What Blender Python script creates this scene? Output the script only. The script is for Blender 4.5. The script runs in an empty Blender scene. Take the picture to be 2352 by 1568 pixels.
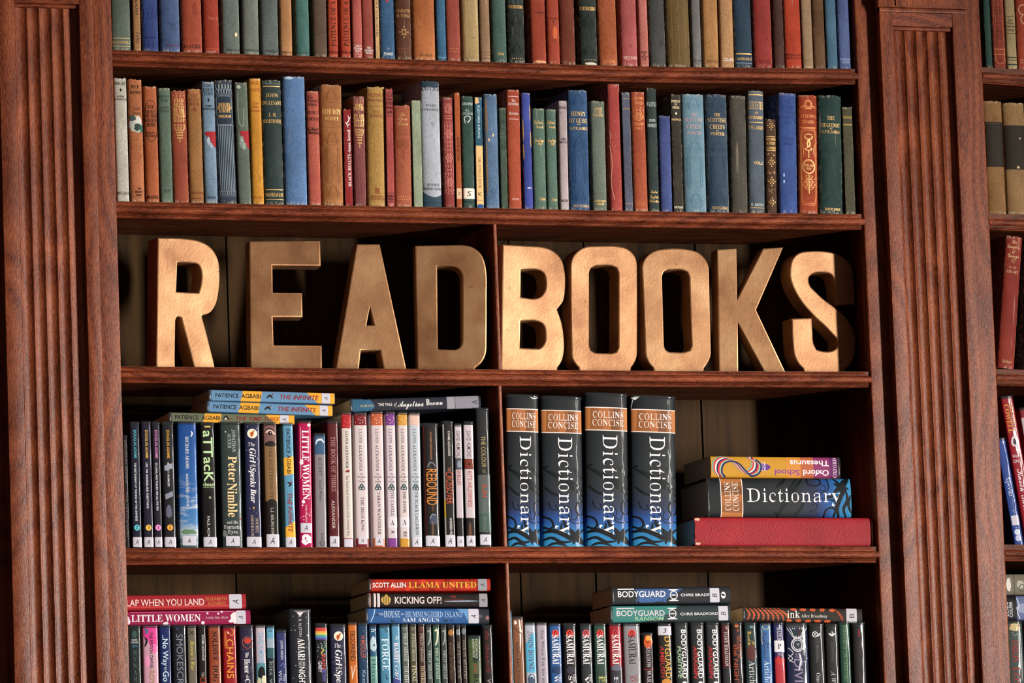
import bpy, bmesh, math, random, zlib, base64, struct
from mathutils import Vector, Matrix, noise
from mathutils.geometry import tessellate_polygon

random.seed(7)
SC = bpy.context.scene
COL = SC.collection

# ------------------------------------------------------------------ camera
F = 13900.0                       # focal length in pixels of the 2352 x 1568 frame
CX, CY = 1176.0, 784.0
VH = (40250.0, 395.0)             # vanishing point of the shelves, from the frame centre
VV = (-3768.0, -104284.0)         # vanishing point of the uprights
ax = Vector((VH[0], -VH[1], -F)).normalized()
az = Vector((VV[0], -VV[1], -F)).normalized()
az = (az - ax * az.dot(ax)).normalized()
ay = az.cross(ax)


def to_world_dir(c):
    return Vector((c.dot(ax), c.dot(ay), c.dot(az)))


def ray(px, py):
    return to_world_dir(Vector(((px - CX) / F, -(py - CY) / F, -1.0))).normalized()


ZL = 2.45                          # height of the shelf that carries the letters
CAM = Vector((0, 0, ZL)) - ray(1140, 850) * 9.93
cam = bpy.data.cameras.new('camera')
cam.sensor_width = 36.0
cam.lens = F * 36.0 / 2352.0
cam.clip_end = 100
cam_o = bpy.data.objects.new('camera', cam)
COL.objects.link(cam_o)
m = Matrix((to_world_dir(Vector((1, 0, 0))), to_world_dir(Vector((0, 1, 0))), to_world_dir(Vector((0, 0, 1))))).transposed().to_4x4()
m.translation = CAM
cam_o.matrix_world = m
SC.camera = cam_o


def at(px, py, Y=0.0, n=None, p0=None):
    """the point of the plane y = Y (or of the plane through p0 with normal n) seen at a pixel"""
    d = ray(px, py)
    if n is None:
        return CAM + d * ((Y - CAM.y) / d.y)
    return CAM + d * ((p0 - CAM).dot(n) / d.dot(n))


# ------------------------------------------------------------------ light
world = bpy.data.worlds.new('world')
SC.world = world
world.use_nodes = True
world.node_tree.nodes['Background'].inputs[0].default_value = (1.0, 0.70, 0.56, 1)
world.node_tree.nodes['Background'].inputs[1].default_value = 0.115
lamp = bpy.data.lights.new('window_light', 'AREA')      # a tall narrow window across the room
lamp.shape = 'RECTANGLE'
lamp.size, lamp.size_y = 0.24, 1.5
lamp.spread = math.radians(50)
lamp.energy = 35.5
lamp.color = (1.0, 0.945, 0.87)
lamp_o = bpy.data.objects.new('window_light', lamp)
COL.objects.link(lamp_o)
lamp_o.location = (3.0, -3.15, ZL - 0.30)
lamp_o.rotation_euler = (Vector((-0.42, 0, ZL - 0.06)) - lamp_o.location).to_track_quat('-Z', 'Y').to_euler()
SC.view_settings.view_transform = 'Standard'
SC.view_settings.look = 'None'
SC.view_settings.exposure = 0.0
SC.view_settings.gamma = 1.0
SC.view_settings.use_curve_mapping = False


# ------------------------------------------------------------------ materials
def lin(h):
    h = h.lstrip('#')
    if len(h) == 3:
        h = ''.join(c * 2 for c in h)
    r = []
    for i in (0, 2, 4):
        c = int(h[i:i + 2], 16) / 255
        r.append(c / 12.92 if c < 0.04045 else ((c + 0.055) / 1.055) ** 2.4)
    return (*r, 1.0)


class NT:
    def __init__(s, name):
        s.m = bpy.data.materials.new(name)
        s.m.use_nodes = True
        s.t = s.m.node_tree
        s.b = s.t.nodes['Principled BSDF']

    def n(s, typ, **kw):
        x = s.t.nodes.new('ShaderNode' + typ)
        for k, v in kw.items():
            setattr(x, k, v)
        return x

    def l(s, a, b):
        s.t.links.new(a, b)

    def coord(s, which, scale):
        tc, mp = s.n('TexCoord'), s.n('Mapping')
        s.l(tc.outputs[which], mp.inputs[0])
        mp.inputs['Scale'].default_value = scale
        return mp.outputs[0]

    def noise(s, vec, scale=1.0, detail=3.0, rough=0.55):
        x = s.n('TexNoise')
        x.inputs['Scale'].default_value = scale
        x.inputs['Detail'].default_value = detail
        x.inputs['Roughness'].default_value = rough
        s.l(vec, x.inputs['Vector'])
        return x.outputs[0]

    def ramp(s, fac, stops):
        r = s.n('ValToRGB')
        e = r.color_ramp.elements
        while len(e) < len(stops):
            e.new(0.5)
        for q, (p, c) in zip(e, stops):
            q.position = p
            q.color = c if not isinstance(c, str) else lin(c)
        s.l(fac, r.inputs[0])
        return r.outputs[0]

    def mix(s, fac, a, b, mode='MIX'):
        x = s.n('Mix', data_type='RGBA', blend_type=mode)
        for i, v in ((0, fac), (6, a), (7, b)):
            if hasattr(v, 'links'):
                s.l(v, x.inputs[i])
            elif i == 0:
                x.inputs[0].default_value = v
            else:
                x.inputs[i].default_value = lin(v) if isinstance(v, str) else v
        return x.outputs[2]

    def math(s, op, a, b=0.0):
        x = s.n('Math', operation=op)
        for i, v in ((0, a), (1, b)):
            if hasattr(v, 'links'):
                s.l(v, x.inputs[i])
            else:
                x.inputs[i].default_value = v
        return x.outputs[0]

    def bump(s, h, strength, dist):
        x = s.n('Bump')
        x.inputs['Strength'].default_value = strength
        x.inputs['Distance'].default_value = dist
        s.l(h, x.inputs['Height'])
        s.l(x.outputs[0], s.b.inputs['Normal'])

    def set(s, **kw):
        for k, v in kw.items():
            i = s.b.inputs[k.replace('_', ' ')]
            if hasattr(v, 'links'):
                s.l(v, i)
            else:
                i.default_value = v
        return s.m


def wood(name, axis, dark, mid, light, rough=0.42, bump=0.5, fig=1.0, spec=0.16):
    t = NT(name)
    k = {'X': (1, 14, 14), 'Z': (14, 14, 1)}[axis]
    fine = t.noise(t.coord('Object', tuple(v * 55 if v > 1 else 85 for v in k)), 1, 3, 0.6)
    pores = t.noise(t.coord('Object', tuple(v * 95 if v > 1 else 150 for v in k)), 1, 2, 0.6)
    big = t.noise(t.coord('Object', tuple((5.0 if v > 1 else 1.1) * fig for v in k)), 1, 2, 0.5)
    # cathedral figure: rings of the big field
    ring = t.math('FRACT', t.math('MULTIPLY', big, 22.0))
    ring = t.math('ABSOLUTE', t.math('SUBTRACT', ring, 0.5))
    f = t.math('ADD', t.math('MULTIPLY', fine, 0.75), t.math('MULTIPLY', ring, 0.34))
    c = t.ramp(f, [(0.26, dark), (0.42, mid), (0.64, light)])
    c = t.mix(t.ramp(pores, [(0.36, '000'), (0.46, 'fff')]), t.mix(0.6, c, dark), c)
    c = t.mix(t.ramp(t.noise(t.coord('Object', (3, 3, 3)), 2.2, 3), [(0.35, '000'), (0.7, 'fff')]), c, t.mix(0.45, c, dark), 'MIX')
    t.bump(t.math('ADD', pores, t.math('MULTIPLY', fine, 0.7)), bump, 0.0012)
    return t.set(Base_Color=c, Roughness=rough, Specular_IOR_Level=spec)


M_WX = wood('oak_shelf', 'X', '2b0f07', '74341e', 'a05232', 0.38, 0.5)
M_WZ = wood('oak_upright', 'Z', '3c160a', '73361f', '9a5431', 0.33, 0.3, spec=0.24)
M_WIN = wood('oak_inside_shaded', 'Z', '300a05', '5c1e12', '702a1a', 0.5, 0.3)  # inside oak made darker and redder, interior shade put into its colour
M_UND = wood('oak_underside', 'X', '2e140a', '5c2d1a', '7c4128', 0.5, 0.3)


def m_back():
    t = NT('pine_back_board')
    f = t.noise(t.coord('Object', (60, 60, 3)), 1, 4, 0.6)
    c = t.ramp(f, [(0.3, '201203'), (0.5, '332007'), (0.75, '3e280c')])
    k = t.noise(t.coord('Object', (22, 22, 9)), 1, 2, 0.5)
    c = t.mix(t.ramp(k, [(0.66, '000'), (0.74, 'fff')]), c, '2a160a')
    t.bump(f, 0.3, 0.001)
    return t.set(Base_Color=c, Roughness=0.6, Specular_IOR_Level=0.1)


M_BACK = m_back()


def m_cloth():
    """faded bookcloth; the colour is the object's own"""
    t = NT('book_cloth')
    oi = t.n('ObjectInfo')
    base = oi.outputs['Color']
    gen = t.n('TexCoord').outputs['Generated']
    sep = t.n('SeparateXYZ')
    t.l(gen, sep.inputs[0])
    off = t.n('VectorMath', operation='ADD')
    t.l(t.coord('Object', (1, 1, 1)), off.inputs[0])
    t.l(oi.outputs['Random'], off.inputs[1])

    def nz(scale, sc=(1, 1, 1), d=3.0, r=0.6):
        mp = t.n('Mapping')
        mp.inputs['Scale'].default_value = sc
        t.l(off.outputs[0], mp.inputs[0])
        return t.noise(mp.outputs[0], scale, d, r)
    fade = nz(26, (1, 1, 0.45), 4)
    warp, weft = nz(1500, (1, 1, 0.16), 1), nz(1500, (0.16, 0.16, 1), 1)
    weave = t.math('MULTIPLY', t.math('ADD', warp, weft), 0.5)
    c = t.mix(t.ramp(fade, [(0.30, '000'), (0.72, 'fff')]), t.mix(1.0, base, 'd2ccc8', 'MULTIPLY'), t.mix(0.03, base, 'c9b79a'))
    c = t.mix(t.ramp(weave, [(0.38, 'fff'), (0.60, '000')]), c, t.mix(1.0, c, 'd4cecb', 'MULTIPLY'))
    c = t.mix(t.math('MULTIPLY', t.ramp(nz(70, (1, 1, 1), 4), [(0.62, '000'), (0.78, 'fff')]), 0.55), c, t.mix(1.0, c, '8f8078', 'MULTIPLY'))
    # rubbed head, tail and joints
    ez = t.math('ABSOLUTE', t.math('SUBTRACT', sep.outputs[2], 0.5))
    ez = t.ramp(ez, [(0.468, '000'), (0.5, 'fff')])
    ex = t.math('ABSOLUTE', t.math('SUBTRACT', sep.outputs[0], 0.5))
    ex = t.math('MULTIPLY', t.ramp(ex, [(0.42, '000'), (0.5, 'fff')]), 0.55)
    w = t.math('MULTIPLY', t.math('MAXIMUM', ez, ex), t.ramp(nz(240, (1, 1, 0.5), 3), [(0.46, '000'), (0.62, 'fff')]))
    c = t.mix(t.math('MULTIPLY', w, 0.75), c, t.mix(0.62, base, 'd8c8b0'))
    sx = t.ramp(nz(150, (1, 1, 0.06), 2), [(0.70, '000'), (0.74, 'fff')])
    c = t.mix(t.math('MULTIPLY', sx, 0.35), c, t.mix(0.5, base, 'd8c8b0'))
    t.bump(t.math('ADD', weave, t.math('MULTIPLY', fade, 1.2)), 0.25, 0.0005)
    return t.set(Base_Color=c, Roughness=0.66, Specular_IOR_Level=0.15)


def film(t, vec, weight=0.28):
    """the glossy, faintly rippled film over a paper cover"""
    wr = t.noise(vec, 55, 2, 0.5)
    b = t.n('Bump')
    b.inputs['Strength'].default_value = 0.55
    b.inputs['Distance'].default_value = 0.0025
    t.l(wr, b.inputs['Height'])
    t.l(b.outputs[0], t.b.inputs['Coat Normal'])
    t.set(Coat_Weight=weight, Coat_Roughness=0.09, Coat_IOR=1.5)


def m_jacket(name, colour=None, rough=0.5, coat=0.28):
    """laminated paper under a clear library film; the colour is the object's own unless given"""
    t = NT(name)
    base = colour(t) if colour else t.n('ObjectInfo').outputs['Color']
    oi = t.n('ObjectInfo')
    off = t.n('VectorMath', operation='ADD')
    t.l(t.coord('Object', (1, 1, 0.22)), off.inputs[0])
    t.l(oi.outputs['Random'], off.inputs[1])
    wr = t.noise(off.outputs[0], 60, 3, 0.5)
    film(t, off.outputs[0], coat)
    c = t.mix(1.0, base, 'e0dcdc', 'MULTIPLY')
    t.set(Base_Color=c, Roughness=rough, Specular_IOR_Level=0.1)
    return t.m


M_CLOTH = m_cloth()
M_JACKET = m_jacket('laminated_cover')


def m_pages():
    t = NT('page_edges')
    f = t.noise(t.coord('Object', (1500, 1500, 12)), 1, 2, 0.5)
    c = t.ramp(f, [(0.3, 'a08a68'), (0.7, 'd8c8aa')])
    return t.set(Base_Color=c, Roughness=0.8)


M_PAGES = m_pages()


def m_leather():
    t = NT('grained_red_leather')
    v = t.n('TexVoronoi')
    v.inputs['Scale'].default_value = 520
    t.l(t.coord('Object', (1, 1, 1)), v.inputs['Vector'])
    n = t.noise(t.coord('Object', (1, 1, 1)), 300, 2)
    h = t.math('ADD', v.outputs[0], t.math('MULTIPLY', n, 0.5))
    t.bump(h, 0.28, 0.0012)
    c = t.ramp(t.noise(t.coord('Object', (1, 1, 1)), 14, 3), [(0.3, '7c121b'), (0.7, '981a25')])
    return t.set(Base_Color=c, Roughness=0.5, Specular_IOR_Level=0.14)


M_LEATHER = m_leather()


def m_bronze():
    t = NT('bronze_painted_papier_mache')
    oi = t.n('ObjectInfo')
    off = t.n('VectorMath', operation='ADD')
    t.l(t.coord('Object', (1, 1, 1)), off.inputs[0])
    t.l(oi.outputs['Random'], off.inputs[1])
    big = t.noise(off.outputs[0], 13, 3, 0.55)
    c = t.ramp(big, [(0.30, '82593a'), (0.5, '9c724e'), (0.7, 'ae8862')])
    spot = t.noise(off.outputs[0], 55, 4, 0.6)
    c = t.mix(t.ramp(spot, [(0.66, '000'), (0.76, 'fff')]), c, '6a452a')
    fine = t.noise(off.outputs[0], 330, 2, 0.5)
    t.bump(t.math('ADD', t.math('MULTIPLY', fine, 0.35), t.math('MULTIPLY', t.noise(off.outputs[0], 40, 2), 0.7)), 0.35, 0.0014)
    return t.set(Base_Color=c, Roughness=0.47, Metallic=0.6)


M_BRONZE = m_bronze()


def m_film():
    t = NT('clear_plastic_film')
    t.set(Base_Color=(0.04, 0.045, 0.05, 1), Roughness=0.12)
    out = t.t.nodes['Material Output']
    tr = t.n('BsdfTransparent')
    mx = t.n('MixShader')
    mx.inputs[0].default_value = 0.3
    t.l(tr.outputs[0], mx.inputs[1])
    t.l(t.b.outputs[0], mx.inputs[2])
    t.l(mx.outputs[0], out.inputs[0])
    return t.m


M_FILM = m_film()
_ink = {}
NAMED = dict(k='120f0e', w='dcd6d2', g='d8ac68', g2='b98a56', g3='d98a4e', m='7c3826', k2='2c3a34', sv='b4c0bc', nv='161f4c',
             pk='cf8478', pw='e6c4c0', y='d8b23a', lb='a9b4d8', db='2b3f8c', mr='5c2236', gy='8d8a88')


def ink(c, gloss=False):
    key = (c, gloss)
    if key not in _ink:
        t = NT(('print_', 'film_print_', 'jacket_print_')[int(gloss)] + c)
        metal = c in ('g', 'g2', 'g3')
        t.set(Specular_IOR_Level=0.45 if metal else 0.12, Base_Color=lin(NAMED.get(c, c)), Roughness=0.5 if gloss else (0.4 if metal else 0.6), Metallic=0.25 if metal else 0.0)
        if gloss:
            film(t, t.coord('Object', (1, 1, 0.22)), 0.28 if gloss == 1 else 0.05)
            t.set(Specular_IOR_Level=0.1)
        _ink[key] = t.m
    return _ink[key]


# ------------------------------------------------------------------ mesh helpers
def link(o, parent=None):
    COL.objects.link(o)
    if parent:
        o.parent = parent
    return o


def mesh_obj(name, verts, faces, mats, parent=None, idx=None, sharp=35, loc=None):
    me = bpy.data.meshes.new(name)
    me.from_pydata([tuple(v) for v in verts], [], faces)
    for mt in (mats if isinstance(mats, (list, tuple)) else [mats]):
        me.materials.append(mt)
    if idx:
        me.polygons.foreach_set('material_index', idx)
    if sharp:
        me.polygons.foreach_set('use_smooth', [True] * len(me.polygons))
        me.set_sharp_from_angle(angle=math.radians(sharp))
    me.update()
    o = bpy.data.objects.new(name, me)
    if loc is not None:
        o.location = loc
    return link(o, parent)


def empty(name, loc, label=None, cat=None, group=None, kind=None):
    o = bpy.data.objects.new(name, None)
    o.empty_display_size = 0.02
    o.location = loc
    link(o)
    return tag(o, label, cat, group, kind)


def tag(o, label=None, cat=None, group=None, kind=None):
    for k, v in (('label', label), ('category', cat), ('group', group), ('kind', kind)):
        if v:
            o[k] = v
    return o


class MB:
    def __init__(s):
        s.v, s.f = [], []

    def add(s, v, f):
        b = len(s.v)
        s.v += [tuple(p) for p in v]
        s.f += [tuple(i + b for i in q) for q in f]

    def box(s, x0, x1, y0, y1, z0, z1, c=0.0):
        """box with its four edges along the longest side eased by c"""
        if c <= 0:
            s.add([(x, y, z) for z in (z0, z1) for y in (y0, y1) for x in (x0, x1)],
                  [(0, 2, 3, 1), (4, 5, 7, 6), (0, 1, 5, 4), (2, 6, 7, 3), (0, 4, 6, 2), (1, 3, 7, 5)])
            return
        d = (x1 - x0, y1 - y0, z1 - z0)
        k = d.index(max(d))
        r = [(x0, x1), (y0, y1), (z0, z1)]
        a, b = [i for i in range(3) if i != k]
        pr = []
        for (ca, cb, st) in ((r[a][0] + c, r[b][0] + c, 180), (r[a][1] - c, r[b][0] + c, 270), (r[a][1] - c, r[b][1] - c, 0), (r[a][0] + c, r[b][1] - c, 90)):
            for i in range(4):
                t = math.radians(st + 30 * i)
                pr.append((ca + c * math.cos(t), cb + c * math.sin(t)))
        if k == 1:
            pr = pr[::-1]
        vs = []
        for e in r[k]:
            for p in pr:
                q = [0, 0, 0]
                q[k], q[a], q[b] = e, p[0], p[1]
                vs.append(q)
        n = len(pr)
        s.add(vs, [tuple(range(n))[::-1], tuple(range(n, 2 * n))] + [(i, (i + 1) % n, n + (i + 1) % n, n + i) for i in range(n)])

    def loft(s, rings, cap=True, closed=True):
        n = len(rings[0])
        b = [p for r in rings for p in r]
        f = []
        for j in range(len(rings) - 1):
            for i in range(n if closed else n - 1):
                k = (i + 1) % n
                f.append((j * n + i, j * n + k, (j + 1) * n + k, (j + 1) * n + i))
        if cap:
            f += [tuple(range(n))[::-1], tuple(range((len(rings) - 1) * n, len(rings) * n))]
        s.add(b, f)

    def build(s, name, mat, parent=None, sharp=35):
        o = mesh_obj(name, s.v, s.f, mat, parent, sharp=sharp)
        bm = bmesh.new()
        bm.from_mesh(o.data)
        bmesh.ops.recalc_face_normals(bm, faces=bm.faces)
        bm.to_mesh(o.data)
        bm.free()
        return o


def rounded(pts):
    """closed outline with the gentle corners turned into curves, the sharp ones kept"""
    n = len(pts)
    P = [Vector(p).to_2d() for p in pts]
    tan = []
    for i in range(n):
        a, b = P[i] - P[i - 1], P[(i + 1) % n] - P[i]
        la, lb = a.length, b.length
        ang = abs(math.degrees(a.angle_signed(b))) if la and lb else 0
        if ang > 48:
            tan.append(None)
        elif la > 2.2 * lb:
            tan.append(a.normalized())
        elif lb > 2.2 * la:
            tan.append(b.normalized())
        else:
            tan.append((a.normalized() + b.normalized()).normalized())
    out = []
    for i in range(n):
        p, q = P[i], P[(i + 1) % n]
        d = q - p
        t0 = (tan[i] or d.normalized()) * d.length
        t1 = (tan[(i + 1) % n] or d.normalized()) * d.length
        st = 1 if (tan[i] is None and tan[(i + 1) % n] is None) else 6
        for k in range(st):
            s = k / st
            out.append(p * (2 * s ** 3 - 3 * s * s + 1) + t0 * (s ** 3 - 2 * s * s + s) + q * (3 * s * s - 2 * s ** 3) + t1 * (s ** 3 - s * s))
    return out


# ------------------------------------------------------------------ lettering
# closed outlines of the alphabets: b bold roman, i italic, c script
GLYPH = {}
GLYPH['b'] = {
    '!': (40,(16,30,12,106,28,106,24,30),(20,-2,16,-2,13,0,11,3,11,8,11,13,13,16,16,17,20,18,23,17,26,16,28,13,29,8,28,3,26,0,23,-2)),
    '&': (108,(41,-2,28,0,17,6,10,15,8,28,9,38,14,46,21,52,31,59,22,70,19,77,18,84,20,94,25,101,34,106,45,107,55,106,64,101,69,94,70,84,69,76,64,69,58,62,49,57,78,29,84,40,88,53,101,53,95,35,91,28,86,21,108,0,90,0,77,12,70,7,62,2,52,0),(41,64,49,69,54,74,57,79,58,84,57,89,54,93,50,96,44,97,39,96,34,93,31,89,30,84,31,79,33,74),(42,10,50,11,58,13,69,20,38,50,26,41,23,35,21,28,23,21,27,15,33,11)),
    "'": (33,(13,67,10,106,24,106,21,67)),
    ',': (40,(6,-19,10,-1,13,17,27,17,28,16,23,-2,16,-19)),
    '-': (48,(6,34,6,45,42,45,42,34)),
    '.': (40,(20,-2,16,-2,13,0,11,3,11,8,11,13,13,16,16,17,20,18,23,17,26,16,28,13,29,8,28,3,26,0,23,-2)),
    '0': (82,(41,-2,29,0,20,5,13,13,9,24,6,38,5,53,6,68,9,82,13,92,20,100,29,105,42,107,53,105,62,100,69,92,74,81,77,68,78,53,77,38,74,24,69,13,62,5,53,0),(41,8,48,11,52,20,54,34,55,53,54,72,52,86,48,94,42,97,35,94,31,86,29,72,28,53,29,34,31,20,35,11)),
    '1': (82,(14,0,14,8,26,8,30,8,32,10,33,13,34,17,34,92,24,80,19,77,15,76,11,77,9,79,7,82,6,87,16,91,29,98,39,106,56,106,56,17,57,10,60,8,63,8,75,8,75,0)),
    '2': (82,(5,0,5,15,27,38,41,54,45,61,48,68,50,82,49,89,47,94,43,97,38,98,32,96,28,92,26,84,25,72,17,73,11,76,7,80,6,87,7,92,9,97,14,101,20,104,28,106,38,107,53,105,63,100,70,93,72,82,70,72,64,62,52,48,34,30,19,16,54,16,58,17,61,19,64,22,66,26,67,31,76,31,75,0)),
    '3': (82,(36,-2,26,-1,18,1,12,4,7,8,5,12,4,16,5,21,8,25,12,27,17,28,18,20,22,14,28,10,35,9,44,11,48,13,51,17,52,23,53,31,51,38,47,44,40,49,30,50,21,50,21,59,31,59,39,60,45,65,48,72,50,81,49,88,46,93,42,97,37,98,33,97,29,95,27,91,26,86,24,75,16,76,10,78,7,82,5,88,7,95,14,101,24,106,38,107,52,105,63,101,70,93,72,83,70,74,66,66,58,60,50,56,61,52,67,49,72,44,75,38,76,30,75,22,72,15,69,10,63,6,57,2,51,0)),
    '4': (82,(27,0,27,8,31,8,39,10,42,13,43,18,43,28,2,28,2,37,44,106,64,106,64,37,80,37,80,28,64,28,64,18,65,13,68,10,77,8,79,8,79,0),(12,37,43,37,43,63,43,77,44,92,42,87,38,81,35,74,32,70)),
    '5': (82,(36,-2,26,-1,18,1,13,4,9,8,7,12,6,16,7,21,9,24,13,26,18,27,19,18,21,15,24,11,29,9,34,9,43,11,47,14,50,18,51,24,52,33,51,42,47,49,40,53,32,54,23,53,16,52,9,54,14,106,70,106,70,79,62,79,60,84,59,88,54,89,23,89,21,62,28,63,37,64,52,62,64,56,72,46,75,33,74,24,71,16,67,11,62,6,56,3,50,0)),
    '6': (82,(43,-2,33,0,24,4,17,11,11,20,8,33,7,49,7,60,9,72,13,81,17,90,23,97,30,103,39,106,49,107,57,106,64,105,69,102,72,99,74,95,75,91,74,86,71,83,66,80,57,79,56,88,53,95,51,97,48,98,40,96,33,88,29,76,28,59,35,63,48,65,60,63,69,57,75,47,77,34,75,20,69,8,58,1),(44,8,49,10,53,14,55,22,56,33,55,43,52,50,48,54,42,56,34,53,28,49,29,30,32,18,37,11)),
    '7': (82,(24,0,64,89,25,89,19,88,16,82,15,74,7,74,7,106,78,106,78,98,37,0)),
    '8': (82,(40,-2,29,0,20,2,13,7,8,13,6,19,4,27,6,36,10,42,17,48,26,53,18,59,13,65,9,72,8,80,9,87,11,93,15,99,22,103,31,106,42,107,56,105,66,100,72,91,73,81,72,73,68,67,62,62,54,57,65,51,73,44,77,37,78,28,76,16,68,6,56,0),(45,62,49,66,53,70,54,75,55,81,53,90,49,96,45,98,41,98,36,97,32,94,29,88,29,82,30,75,33,70,38,66),(41,7,48,8,53,12,57,18,58,26,56,32,53,37,46,42,36,48,31,44,28,39,25,33,24,26,26,18,29,12,34,8)),
    '9': (82,(33,-2,26,-1,19,1,15,4,12,7,10,11,9,15,11,21,16,24,19,18,23,12,28,9,34,8,45,13,52,27,55,51,51,47,47,44,41,41,34,41,23,43,13,48,7,58,5,71,6,81,9,90,14,97,21,103,29,106,39,107,49,106,58,102,66,95,71,86,75,73,76,57,75,46,73,35,71,24,66,16,60,9,53,3,44,0),(40,51,45,52,49,54,53,57,55,61,54,77,51,89,46,95,40,97,34,95,30,91,28,83,27,72,30,57)),
    ':': (40,(20,61,16,62,13,64,11,67,11,71,11,76,13,79,16,81,20,81,23,81,26,79,28,76,29,71,28,67,26,64,23,62),(20,-2,16,-2,13,0,11,3,11,8,11,13,13,16,16,17,20,18,23,17,26,16,28,13,29,8,28,3,26,0,23,-2)),
    'A': (96,(-2,0,-2,4,2,5,5,7,11,16,45,103,49,102,84,19,90,7,94,5,97,4,97,0,50,0,50,4,59,6,62,10,60,18,56,29,23,29,17,16,17,13,16,11,19,6,27,4,28,4,28,0),(25,35,53,35,39,70)),
    'B': (97,(4,0,4,4,10,5,14,7,16,11,16,18,16,81,15,91,14,94,11,95,3,97,3,100,48,100,70,98,83,90,87,77,81,62,63,54,85,45,92,29,90,17,82,8,69,2,52,0),(40,55,41,55,51,57,58,60,61,66,63,76,62,85,59,91,55,94,48,95,44,95,41,94,40,86),(49,5,57,7,62,11,65,18,66,28,65,39,61,46,54,50,43,51,40,51,40,14,40,10,42,7,44,6)),
    'C': (103,(57,-2,42,-1,30,4,20,12,12,23,7,36,6,50,7,65,12,77,20,88,31,96,43,101,57,102,68,101,81,97,85,96,90,97,92,102,96,102,96,68,92,68,86,80,78,90,69,95,58,97,44,92,35,76,32,50,35,25,45,10,61,5,70,6,79,10,87,16,94,23,98,20,87,7,73,0)),
    'D': (109,(4,0,4,4,10,5,14,7,16,10,16,16,16,82,16,90,13,94,9,96,3,97,3,100,49,100,72,97,89,87,99,72,103,50,97,22,80,6,50,0),(49,5,61,8,70,16,75,31,77,50,74,75,65,90,49,95,44,95,42,93,40,90,40,85,40,16,40,11,42,7,44,6)),
    'E': (97,(3,0,3,4,10,4,14,7,16,11,16,17,16,81,16,89,14,94,10,96,4,97,4,100,88,100,88,70,84,70,81,82,75,89,65,93,51,95,44,94,41,92,40,85,40,54,42,54,51,55,57,59,61,66,63,76,67,76,67,26,63,26,62,34,60,40,57,44,53,47,48,48,41,49,40,15,41,10,42,8,45,6,51,6,61,7,69,9,76,12,82,16,86,23,90,31,95,31,88,0)),
    'F': (89,(3,0,3,4,10,5,14,7,16,12,16,18,16,82,16,89,13,93,9,95,3,97,3,100,87,100,87,70,83,70,81,79,78,85,74,89,68,92,60,94,51,95,44,94,41,93,40,88,40,54,42,54,50,56,56,59,60,66,62,76,66,76,66,26,63,26,60,37,57,44,50,48,42,49,40,49,40,18,41,9,43,7,46,5,57,4,57,0)),
    'G': (112,(59,-2,44,-1,31,4,20,12,13,23,8,35,6,50,8,65,13,77,20,88,31,96,43,101,57,102,68,101,81,97,85,96,89,97,92,102,96,102,96,68,92,68,89,76,84,83,79,89,72,94,66,97,59,97,44,92,35,76,32,50,34,30,40,15,49,6,60,3,68,4,72,6,75,10,75,16,75,28,75,34,72,37,68,39,60,40,60,44,110,44,110,40,104,39,101,38,99,34,98,28,98,6,79,0)),
    'H': (115,(3,0,3,4,10,5,14,7,16,11,16,18,16,83,16,89,14,93,10,95,4,97,4,100,53,100,53,97,45,95,42,94,41,91,40,83,40,55,75,55,75,83,74,91,73,94,70,95,62,97,62,100,112,100,112,97,105,95,101,93,99,90,99,83,99,18,99,11,101,7,105,5,112,4,112,0,62,0,62,4,68,5,72,7,75,11,75,18,75,49,40,49,40,18,41,11,43,7,47,5,53,4,53,0)),
    'I': (57,(3,0,3,4,9,5,13,7,16,11,16,16,16,85,16,91,14,94,10,96,3,97,3,100,54,100,54,97,47,96,43,94,41,91,40,85,40,17,41,10,43,7,45,6,54,4,54,0)),
    'J': (73,(24,-14,17,-14,11,-12,6,-9,2,-5,0,0,-1,5,0,10,2,13,6,16,10,16,14,16,17,14,20,10,20,6,19,0,17,-4,18,-8,23,-9,28,-8,31,-6,32,-1,33,5,33,81,31,90,30,93,27,95,17,97,17,100,69,100,69,97,61,95,59,93,57,90,56,81,56,20,53,1,42,-11)),
    'K': (112,(4,0,4,4,10,5,14,7,16,11,16,18,16,83,16,89,14,93,10,95,4,97,4,100,53,100,53,97,45,95,43,94,41,91,40,83,40,51,71,82,75,88,77,92,73,95,64,97,64,100,107,100,107,97,105,97,91,92,76,79,60,63,102,10,107,6,114,4,114,0,62,0,62,4,67,4,71,5,73,6,73,7,70,15,44,47,40,44,40,18,41,11,43,7,47,5,53,4,53,0)),
    'L': (94,(3,0,3,4,10,5,14,7,16,11,16,18,16,83,16,90,14,94,10,95,4,97,4,100,55,100,55,97,46,95,43,94,41,92,40,83,40,18,41,10,42,8,44,7,51,6,61,7,69,9,76,12,81,18,86,25,90,34,94,34,88,0)),
    'M': (139,(3,0,3,4,9,5,13,7,16,11,16,17,16,84,16,92,12,95,3,97,3,100,41,100,70,31,99,100,136,100,136,97,130,95,126,93,124,89,123,83,123,19,124,9,126,7,128,5,136,4,136,0,87,0,87,4,95,6,97,7,99,10,100,18,100,88,63,0,59,0,23,86,23,18,24,11,26,7,31,4,37,4,37,0)),
    'N': (109,(89,-2,24,77,24,17,24,11,26,7,30,5,37,4,37,0,4,0,4,4,12,5,14,7,16,9,17,17,17,85,8,95,4,97,4,100,34,100,86,37,86,83,85,91,83,94,81,95,73,97,73,100,106,100,106,97,99,95,95,94,94,90,93,83,93,-2)),
    'O': (116,(57,-2,47,-1,37,2,28,6,21,13,15,20,10,29,7,39,6,50,7,61,10,71,15,80,21,87,29,94,37,99,48,102,58,103,69,102,79,99,87,94,95,88,101,80,106,71,109,61,110,50,109,39,106,29,101,20,95,13,87,6,78,2,68,-1),(58,3,72,8,81,24,83,50,82,71,77,86,68,95,57,97,43,92,35,76,32,50,34,30,39,15,47,6)),
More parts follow.
